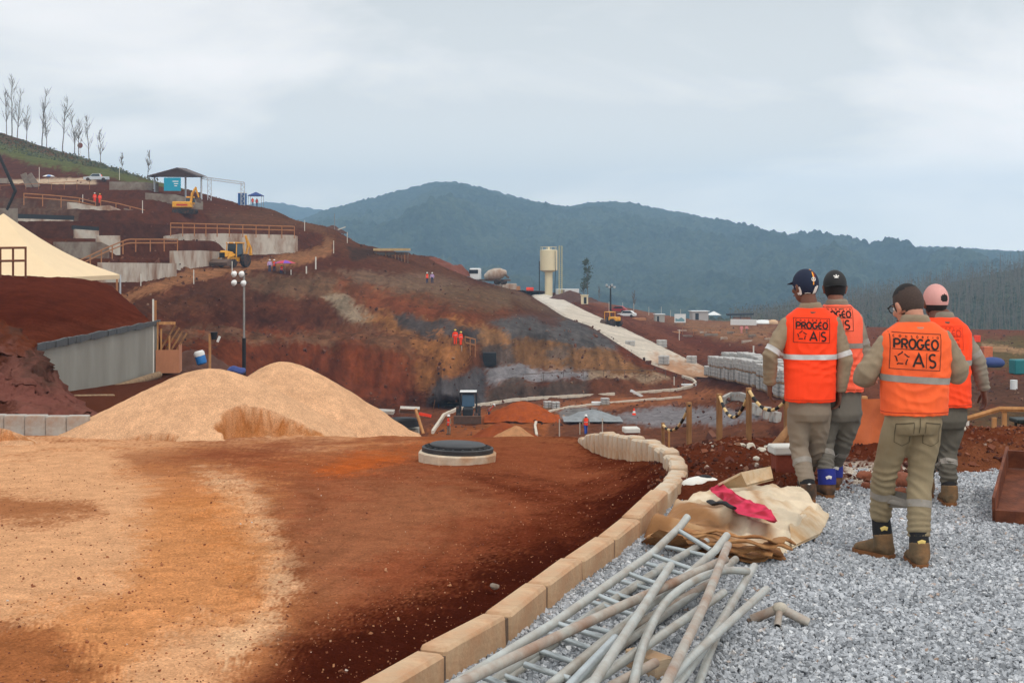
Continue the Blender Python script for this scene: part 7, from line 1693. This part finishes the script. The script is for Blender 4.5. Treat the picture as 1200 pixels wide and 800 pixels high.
# floodlight tower
q = GY(715.5, 262); H = (368-334)/F*262; t = thing('floodlight_mast', 'tall dark pole with a cluster of lamps above the parked cars', 'lamp', q); q.z
Hq = P(715.5, 334, 262).z-q.z
MB().tube([(0, 0, -.5), (0, 0, Hq)], [.22, .13], 8).build('pole', m_blkp, t); MB().box((0, 0, Hq-.3), (1.8, .3, .12)).build('cross_arm', m_bucket, t)
for k in range(4): MB().box((-.75+.5*k, -.1, Hq-.0-.4*(k % 2)), (.4, .25, .4), (.4, 0, 0), .05).build('floodlight', m_silver, t)
# pallets
m_blk_ = M('concrete_blocks', lin(182, 178, 172), .9, .12, 1.2, .2, 3, col2=lin(160, 154, 148), amt=.35, s2=1); m_pal = M('pallet_wood', lin(150, 116, 84), .9, .2)
def pallet(loc, label, rz, grp, s_=1.12):
    t = thing('block_pallet', label, 'pallet of blocks', loc, rz, grp)
    mb = MB(); 
    for k in range(3): [mb.box((sx*s_*.25, sy*s_*.25, .12+s_*.28*(k+.5)), (s_*.5-.05, s_*.5-.05, s_*.28-.05), None, .03) for sx in (-1, 1) for sy in (-1, 1)]
    mb.build('blocks', m_blk_, t); MB().box((0, 0, .06), (s_, s_*.96, .12)).build('pallet', m_pal, t); return t
for px, py, Yp, lab in ((738.5, 409.5, 196, 'pallet of blocks on the left edge of the ramp road'), (775.5, 408, 206, 'pallet of blocks on the right edge of the ramp road'), (778, 427.5, 180, 'pallet of blocks in the middle of the lower ramp road'), (810.5, 427.5, 186, 'pallet of blocks on the ramp just before the long pallet row')):
    q = P(px, py, Yp); q.z = max(q.z, FB.z(px, Yp)+.1); pallet(q, lab, random.uniform(-.3, .3), None, 1.35)
A_, B_ = G(832, 441, 100, 200), G(923, 467, 90, 160); dv_ = (B_-A_); n_ = 26; yaw = math.atan2(dv_.y, dv_.x); nr = Vector((-math.sin(yaw), math.cos(yaw), 0)); nr = nr if nr.x > 0 else -nr
proto = None
for k in range(n_):
    for row in range(2):
        for lev in range(2 if k > 1 else 1):
            q = A_+dv_*(k/(n_-1))+nr*1.5*row; q.z = FB.z(600+q.x*F/q.y, q.y)+.08
            q += Vector((random.uniform(-.08, .08), random.uniform(-.1, .1), 1.28*lev+random.uniform(-.04, .04)))
            lab = ('upper' if lev else 'lower')+(' front' if row == 0 else ' back')+' tier pallet of grey blocks in the long double row behind the left worker'
            if proto is None: proto = pallet(q, lab, yaw, 'pallets in the long double row', 1.3); c = proto
            else: c = copy_tree(proto); c.location = q; c.rotation_euler = (0, 0, yaw+random.uniform(-.06, .06)); c['label'] = lab
# ---- far kerbs in the pit ----
def far_kerb(pts, ln, h, w_, label, grp, mat, dz=0):
    Q = []
    for px, py in pts: Q.append(G(px, py, 88, 200))
    L_ = [0]
    for a, b in zip(Q[:-1], Q[1:]): L_.append(L_[-1]+(b-a).length)
    at_ = lambda s: Vector([float(np.interp(s, L_, [q[i] for q in Q])) for i in range(3)])
    s = 0; pr = None
    while s < L_[-1]-.2:
        a, b = at_(s), at_(min(s+ln, L_[-1])); t_ = b-a
        if t_.length > .05:
            rot = (0, -math.asin(max(-1, min(1, t_.z/t_.length))), math.atan2(t_.y, t_.x))
            if pr is None: o = pr = solo('kerb_stone', MB().box((0, 0, 0), (ln*.97, w_, h), None, .02), mat, label, 'kerb', (a+b)/2+Vector((0, 0, dz)), rot, grp)
            else: o = pr.copy(); COL.objects.link(o); o.location = (a+b)/2+Vector((0, 0, dz+random.uniform(-.03, .03))); o.rotation_euler = rot
        s += ln
m_fk = M('pale_far_kerb', lin(206, 192, 172), .9, .15, 2)
far_kerb([(507, 508), (512, 500), (520, 488), (535, 481), (560, 476), (600, 470), (640, 467), (680, 465), (720, 463)], 1.0, .36, .25, 'pale kerb stone in the long line round the back of the pit road', 'kerb stones round the back of the pit road', m_fk, .12)
far_kerb([(742, 462), (770, 459.5), (795, 457.5), (810, 454), (816, 450), (812, 446), (800, 442.5)], 1.0, .36, .25, 'pale kerb stone on the bend at the foot of the ramp', 'kerb stones at the foot of the ramp', m_fk, .12)
far_kerb([(629, 511), (627, 500), (630, 489), (642, 483), (665, 478), (700, 474), (740, 470.5), (800, 466)], 1.0, .22, .22, 'pale kerb stone on the near side of the pit road', 'kerb stones on the near side of the pit road', m_fk, .08)
far_kerb([(847, 474), (856, 469), (868, 468.5), (877, 472)], 1.0, .8, .35, 'grey kerb stone in the curve beyond the striped rope', 'grey kerb stones beyond the striped rope', m_kgrey, .35)
for px, py, s_ in ((884, 484, 1.0), (889, 486, .9), (899, 490, 1.1), (906, 493, 1.1), (911, 494, .9)): q = G(px, py, 90, 150); solo('concrete_post', MB().box((0, 0, s_*.4), (.5, .5, s_*.95), (0, .1, .2), .03), m_kgrey, 'stubby grey concrete block standing beyond the tallest rope post', 'block', q, 0, 'stubby blocks beyond the tallest rope post')
# ---- pit odds and ends ----
m_osand = M_ground('orange_heap', False, bump=.8)
heap('sand_pile', 'big orange sand cone in the pit beyond the small tractor', 612, 487, 131, 6.6, 6, 1.75, m_osand, 'sand pile', .05, (172, 82, 36)); heap('sand_pile', 'rust-coloured sand cone just over the crest of the red road', 590, 520, 104, 7, 6, 2.0, m_osand, 'sand pile', .05, (150, 74, 38)); heap('sand_pile', 'pale sand cone touching the rust-coloured cone', 604, 520, 100, 4.4, 4, 1.6, m_osand, 'sand pile', .04, (196, 140, 96))
q = G(530, 472, 120, 160); solo('concrete_pipe', MB().tube([(-1.1, 0, .45), (1.1, .2, .45)], .5, 16), m_wallg, 'grey concrete drain pipe lying behind the small tractor', 'pipe', q)
solo('barrier_net', MB().box((0, 0, .35), (1.3, .05, .3), (0, .2, 0)), m_vo, 'bright orange net scrap left of the pale kerb line in the pit', 'net', G(498, 490, 100, 150))
for px, py, lab in ((642, 479, 'left pallet of pale blocks by the near kerb of the pit road'), (651, 479.5, 'right pallet of pale blocks by the near kerb of the pit road'), (709, 475, 'grey pallet of blocks in the middle of the pit')):
    q = G(px, py, 100, 200); pallet(q, lab, .2, None, .85)
solo('concrete_slab', MB().box((0, 0, .3), (1.4, .9, .3), (0, .5, .2)), m_wht, 'white slab leaning on the kerb at the back of the pit', 'slab', G(746, 464, 120)); solo('concrete_slab', MB().box((0, 0, .15), (1.6, .9, .3), None), m_wht, 'flat white slab lying near the grey pallet in the pit', 'slab', G(702, 474, 110)); solo('concrete_slab', MB().box((0, 0, .1), (1.8, .9, .25)), m_wht, 'flat white slab at the foot of the ramp bend', 'slab', G(807, 452, 110))
heap('gravel_heap', 'grey gravel heap in the pit beyond the walking worker', 694, 489, 128, 5, 4, .9, M('grey_gravel_far', lin(134, 136, 136), .95, .25, 2, .5, 6), 'gravel heap', .1)
cn = thing('traffic_cone', 'small orange and white traffic cone near the puddle in the pit', 'cone', G(743, 486, 100)); MB().lathe([(.2, 0), (.05, .65), (0, .66)], 10).build('cone', m_vo, cn); MB().lathe([(.155, .2), (.11, .4)], 10, cap=False).build('band', m_hel, cn)
for px, a, b, lab in ((655.5, 491, 515, 'whitish post left of the worker beyond the kerb bend'), (679.5, 495, 509, 'pale leaning post touching the worker beyond the kerb bend'), (706, 490, 512, 'thin dark post right of the worker beyond the kerb bend'), (541, 404, 409, 'tiny post at the cut edge')):
    stake(px, a, b, lab, .05, m_wall, Y0=92)
for k, (px, py) in enumerate(((662, 515), (668, 516), (673, 514), (664, 511), (658, 517))): q = P(px, py, 92); q.z = min(q.z, FB.z(px, 92)+1.2); solo('sack', MB().ell((0, 0, .2), (.55, .4, .3), 12, 8), M('white_sack', lin(206, 200, 190), .9, .12, 3), 'white sack in the pile beyond the start of the kerb', 'sack', q, k*.8, 'white sacks beyond the start of the kerb')
q = G(574, 428.5, 150); solo('culvert_mouth', MB().box((0, -.2, .9), (1.6, 1.2, 1.5)), m_blkp, 'black square culvert mouth in the recess of the big cut', 'culvert', q)
# ---- far plain ----
def hut(px, pyb, pyt, pxw, label, mat, Y0=200, roof=None, name='site_hut'):
    q = G(px, pyb, Y0); w_ = pxw/F*q.y; h_ = (pyb-pyt)/F*q.y; t = thing(name, label, 'hut', q, .15); MB().box((0, 0, h_/2-.2), (w_, w_*.7, h_+.4)).build('hut_wall', mat, t); MB().box((0, 0, h_+.08), (w_*1.15, w_*.85, .16)).build('roof', roof or m_wht, t); MB().box((-w_*.22, -w_*.356, h_*.42), (w_*.22, .03, h_*.75)).build('door', m_blkp, t)
hut(819, 369.5, 359.5, 19, 'grey hut with a flat white roof on the edge of the plain', M('hut_grey', lin(176, 170, 164), .8, .1)); hut(772.5, 377, 368.5, 11, 'small square grey block house right of the floodlight pole', M('hut_block', lin(166, 160, 150), .85, .12))
q = G(836.5, 369.5, 200); t = thing('canopy_tent', 'white peaked canopy next to the grey hut', 'canopy', q); MB().lathe([(2.6, 1.6), (.1, 2.6), (0, 2.6)], 4, rot=(0, 0, R(45)), smooth=False).build('cover', m_wht, t)
for sx in (-1, 1):
    for sy in (-1, 1): MB().box((sx*1.7, sy*1.7, .8), (.1, .1, 1.7)).build('leg', m_bucket, t)
q = G(867, 373, 200); t = thing('open_shed', 'low black-roofed shed on the edge of the plain', 'shed', q); MB().box((0, 0, 1.9), (7.5, 4, .5), (0, -.03, 0)).build('roof', m_blkp, t)
for sx in (-1, 0, 1): MB().box((sx*3, -1.5, .8), (.2, .2, 1.8)).build('post', m_bucket, t)
MB().box((.5, 0, .5), (5, 2, 1.0)).build('back_wall', m_tim3, t)
wallq([(856, 374), (886, 374.5)], [300, 298], [378, 378.5], 'long low white wall on the far plain below the black-roofed shed', m_wht, cat='wall', extra=.5)
sp_ = MB().ell((0, 0, .2), (2.6, 2, .75), 16, 8); solo('plastic_sheet', sp_, m_wht, 'white plastic sheeting heaped near the left worker\'s shoulder', 'plastic sheet', G(894, 379.5, 200)); solo('sandstone_boulder', MB().ell((0, 0, .3), (1.2, 1, .8), 12, 8), M('sandy_boulder', lin(206, 168, 130), .9, .12, 2), 'pale sandy boulder right beside the left worker\'s shoulder', 'boulder', G(906, 380, 200))
q = G(797, 381, 200); t = thing('billboard', 'white billboard with a blue and green mountain picture', 'billboard', q); MB().box((0, 0, 1.6), (2.6, .12, 2.0)).build('panel', m_wht, t); MB().prism([(-1.1, .9), (1.0, .9), (1.0, 1.25), (.3, 1.8), (-.4, 1.4), (-1.1, 1.6)], -.075, -.065).build('picture', M('teal_picture', lin(110, 150, 156), .7, .2, 1.5), t)
for sx in (-1, 1): MB().box((sx*1.0, .08, .5), (.12, .1, 1.6)).build('leg', m_bucket, t)
solo('plank_stack', MB().box((0, 0, .3), (2.8, 1.2, .6), (0, 0, .2), .03), m_tim3, 'stack of orange planks right of the white car', 'planks', G(749, 375.5, 220)); solo('plank', MB().box((0, 0, .1), (4.5, .5, .16), (0, .06, .5)), m_tim3, 'long plank lying on the dark bank above the pallet row', 'plank', G(860, 416, 150))
for k in range(14):
    px = 790+8.4*k+random.uniform(-3, 3); py = 387+.10*(px-790)+random.uniform(-3, 6); q = G(px, py, 180); solo('timber_offcut', MB().box((0, 0, .15), (random.uniform(1, 2.6), random.uniform(.4, 1), random.uniform(.2, .5)), (0, 0, random.uniform(-.6, .6))), (m_tim3, m_wall, m_wallg)[k % 3], 'building offcut in the scatter along the brown plain', 'offcut', q, 0, 'offcuts scattered on the brown plain')
for k in range(9): px = 715+14*k+random.uniform(-4, 4); stake(px, 350+.12*(px-700)+random.uniform(0, 4), 364+.09*(px-700), 'thin survey stake on the far edge of the plain', .05, grp='survey stakes on the far edge of the plain', Y0=250)
q = G(1163, 430, 150); solo('blue_sheet', MB().ell((0, 0, .5), (1.5, 1.0, .7), 14, 8), MATS['dark_blue_sheet'], 'blue tarpaulin bundle on the slope right of the pink cap worker', 'tarpaulin', q); solo('orange_crate', MB().box((0, 0, .9), (1.3, 1, 1.6), (0, 0, .2), .05), MATS['orange_sheet'], 'faded orange crate above the blue bundle', 'crate', G(1156, 421, 150)); solo('green_tank', MB().box((0, 0, .8), (2.2, 1.6, 1.6), (0, 0, .1), .1), M('green_tank_paint', lin(24, 110, 112), .6, .1), 'teal green tank at the right edge of the photo', 'tank', G(1197, 438, 150)); solo('white_drum', MB().lathe([(.35, 0), (.35, .9), (0, .92)], 12), m_wht, 'white drum by the pink mesh fence', 'drum', G(1188, 456, 120)); solo('orange_net', MB().box((0, 0, .6), (1.0, .5, 1.1), None, .05), m_vo, 'small orange marker box near the outstretched arm', 'marker', G(1145, 401, 180))
# ---- trees ----
m_bark = M('grey_bark', lin(112, 102, 92), .95, .25, 3); m_leaf = M('dull_leaves', (.05, .062, .026), .9, .35, .5, island=.35); m_twig = M('bare_twigs', lin(110, 100, 92), .95, .2, 3)
def bare_tree(loc, H, label, seed, leaf=0, spread=.16):
    rr = random.Random(seed); lean = rr.uniform(-.1, .1); t = thing('tree', label, 'tree', loc); tr = [Vector((0, 0, -1))]
    for k in range(7): tr.append(Vector((rr.uniform(-.02, .02)*H*(k/6)+lean*H*((k+1)/7)**1.5, rr.uniform(-.02, .02)*H, H*(k+1)/7)))
    MB().tube(tr, [.009*H*(1-k/8.5)+.025 for k in range(8)], 7).build('trunk', m_bark, t); br = MB(); tips = []
    for k in range(20):
        f = rr.uniform(.22, .97); i = min(6, int(f*7)); p = tr[i].lerp(tr[i+1], f*7-i); a = rr.uniform(0, 6.28); l_ = H*spread*(1.25-f)*rr.uniform(.9, 2.2)
        d = Vector((math.cos(a)*.55, math.sin(a)*.55, .95)); d.x += rr.uniform(-.25, .25); p1 = p+d*l_*.6; p2 = p1+(d+Vector((0, 0, .5))).normalized()*l_*.6; br.tube([p, p1, p2], [.055, .04, .018], 5); tips += [p1, p2]
        for _ in range(3): q0 = p.lerp(p1, rr.uniform(.3, 1)); e_ = q0+(d+Vector((rr.uniform(-1, 1), rr.uniform(-1, 1), rr.uniform(-.1, .5)))*.8).normalized()*l_*.42; br.tube([q0, e_], [.03, .012], 4); tips.append(e_)
    br.build('branches', m_twig, t)
    if leaf:
        lf = MB()
        for p in tips:
            for _ in range(leaf):
                c = p+Vector((rr.gauss(0, .35), rr.gauss(0, .35), rr.gauss(0, .3))); s_ = rr.uniform(.12, .3); u = Vector((rr.gauss(0, 1), rr.gauss(0, 1), rr.gauss(0, 1))).normalized(); v = u.orthogonal().normalized()*s_; lf.add([c+u*s_, c+v, c-u*s_, c-v*.8], [(0, 1, 2, 3)])
        lf.build('crown', m_leaf, t)
    return t
def tree_at(px, pyt, pyb, label, seed, leaf=0, Y0=300, spread=.16): q = G(px, pyb, Y0); bare_tree(q, (pyb-pyt)/F*q.y, label, seed, leaf, spread)
for k, (px, a, b, lab, lf) in enumerate([(14, 94, 160, 'tallest bare tree at the left end of the hill crest', 1), (8, 112, 160, 'thin bare tree just left of the tallest one on the crest', 0), (20, 108, 163, 'forked bare tree right of the tallest one on the crest', 0), (31, 128, 168, 'short sapling in the first gap of the crest trees', 0), (49, 108, 173, 'second tallest bare tree on the hill crest', 1), (55, 136, 176, 'leaning bare tree behind the second tallest crest tree', 0), (73, 120, 181, 'slim single-stemmed tree in the middle of the crest row', 0), (88, 134, 185, 'bushy bare tree right of the slim single stem on the crest', 1), (92, 145, 187, 'low bare tree beside the red crest sign', 0), (104, 140, 189, 'bare tree with upright twigs right of the red crest sign', 0), (118, 156, 194, 'lonely thin tree where the crest starts to drop', 0), (143, 184, 203, 'small bare shrub halfway down the crest', 0), (173, 180, 211, 'thin bare tree just left of the shed roof', 0)]): tree_at(px, a-4, b, lab, 50+k, 0, spread=.2)
t = thing('round_sign', 'round reddish sign on a post among the crest trees', 'sign', G(94, 184, 300)); MB().tube([(0, 0, -.5), (0, 0, 3.1)], .09, 6).build('post', m_hel, t); MB().lathe([(0, -.04), (.75, -.04), (.75, .04), (0, .04)], 16, (0, -.12, 3.3), rot=(R(90), 0, 0)).build('disc', M('sign_red', lin(130, 70, 50), .7, .1), t)
tree_at(689, 303, 349, 'lone thin tree with a tufted crown right of the water tower', 90, 5, 250, .13); tree_at(685, 330, 350, 'short bare companion of the lone tufted tree', 91, 1, 250); tree_at(702, 334, 352, 'small bare tree left of the floodlight pole', 92, 0, 250); tree_at(742, 340, 366, 'thin bare tree behind the grey block house', 93, 0, 300)
# shrubs along the hill crest and the scrubby wood on the right: read as one mass
rr = random.Random(5); lf = MB()
for k in range(700):
    px = rr.uniform(-40, 185); y = rr.uniform(345, 377); q = GY(px, y); h_ = rr.uniform(.1, .6)*(1 if rr.random() < .88 else 2.2)
    for _ in range(5):
        c = q+Vector((rr.gauss(0, .6), rr.gauss(0, .6), rr.uniform(0, h_))); s_ = rr.uniform(.1, .3); u = Vector((rr.gauss(0, 1), rr.gauss(0, 1), rr.gauss(.6, 1))).normalized(); v = u.orthogonal().normalized()*s_; lf.add([c+u*s_, c+v, c-u*s_, c-v], [(0, 1, 2, 3)])
tag(lf.build('crest_scrub', M('dry_scrub', (.075, .078, .034), .95, .3, .4, island=.45)), kind='stuff')
def hill_z(ob):
    me = ob.data; n = len(me.vertices); co = np.empty(n*3, np.float32); me.vertices.foreach_get('co', co); return co.reshape(-1, 3)
hv = hill_z(bpy.data.objects['wooded_hill']); pxh = 600+hv[:, 0]*F/hv[:, 1]; ok = np.where((pxh > 860) & (pxh < 1400) & (hv[:, 1] < 655))[0]
n = 3600; idx = RNG.choice(ok, n); wd = MB(); rs = random.Random(8); lv = []
for i in idx:
    p = Vector(hv[i])+Vector((rs.uniform(-2, 2), 0, 0)); H = rs.uniform(4, 10)*(.55+.45*min(1, (pxh[i]-860)/200)); tp_ = p+Vector((rs.uniform(-.6, .6), 0, H)); wd.tube([p-Vector((0, 0, 1)), tp_], [.12, .05], 3, cap=False)
    for _ in range(rs.choice((1, 2, 5, 9))):
        f = rs.uniform(.2, 1.0); c = p.lerp(tp_, f)+Vector((rs.gauss(0, .9), rs.gauss(0, .9), rs.gauss(0, .4))); s_ = rs.uniform(.2, .5); u = Vector((rs.gauss(0, 1), rs.gauss(0, 1), rs.gauss(0, 1.4))).normalized(); v = u.orthogonal().normalized()*s_*.6; lv += [c+u*s_, c+v, c-u*s_, c-v]
tag(wd.build('thin_trunks', m_bark), kind='stuff')
V = np.array([tuple(p) for p in lv]); o = np_mesh('thin_foliage', V, np.arange(len(V)).reshape(-1, 4), M('olive_leaves', (.085, .088, .055), .95, .3, .2, island=.4), False); o['kind'] = 'stuff'

V0 = hill_z(bpy.data.objects['hillside']); yy = V0[:, 1]; pxh = 600+V0[:, 0]*F/yy; ok = np.where((pxh > -60) & (pxh < 1260) & (yy > 100) & (yy < 330))[0]
n = 6000; idx = RNG.choice(ok, n); q = V0[idx]; s_ = np.exp(RNG.normal(-2.0, .5, n))
Vr, Fr = rocks(n, q[:, 0]+RNG.normal(0, .4, n), q[:, 1]+RNG.normal(0, .3, n), q[:, 2]+s_*.1, s_, .7, 21)
rb = np_mesh('rubble', Vr, Fr, M_island('rubble_earth', [(0, (62, 34, 24)), (.5, (92, 50, 34)), (.92, (118, 74, 52)), (1., (150, 120, 96))]), False); rb['kind'] = 'stuff'
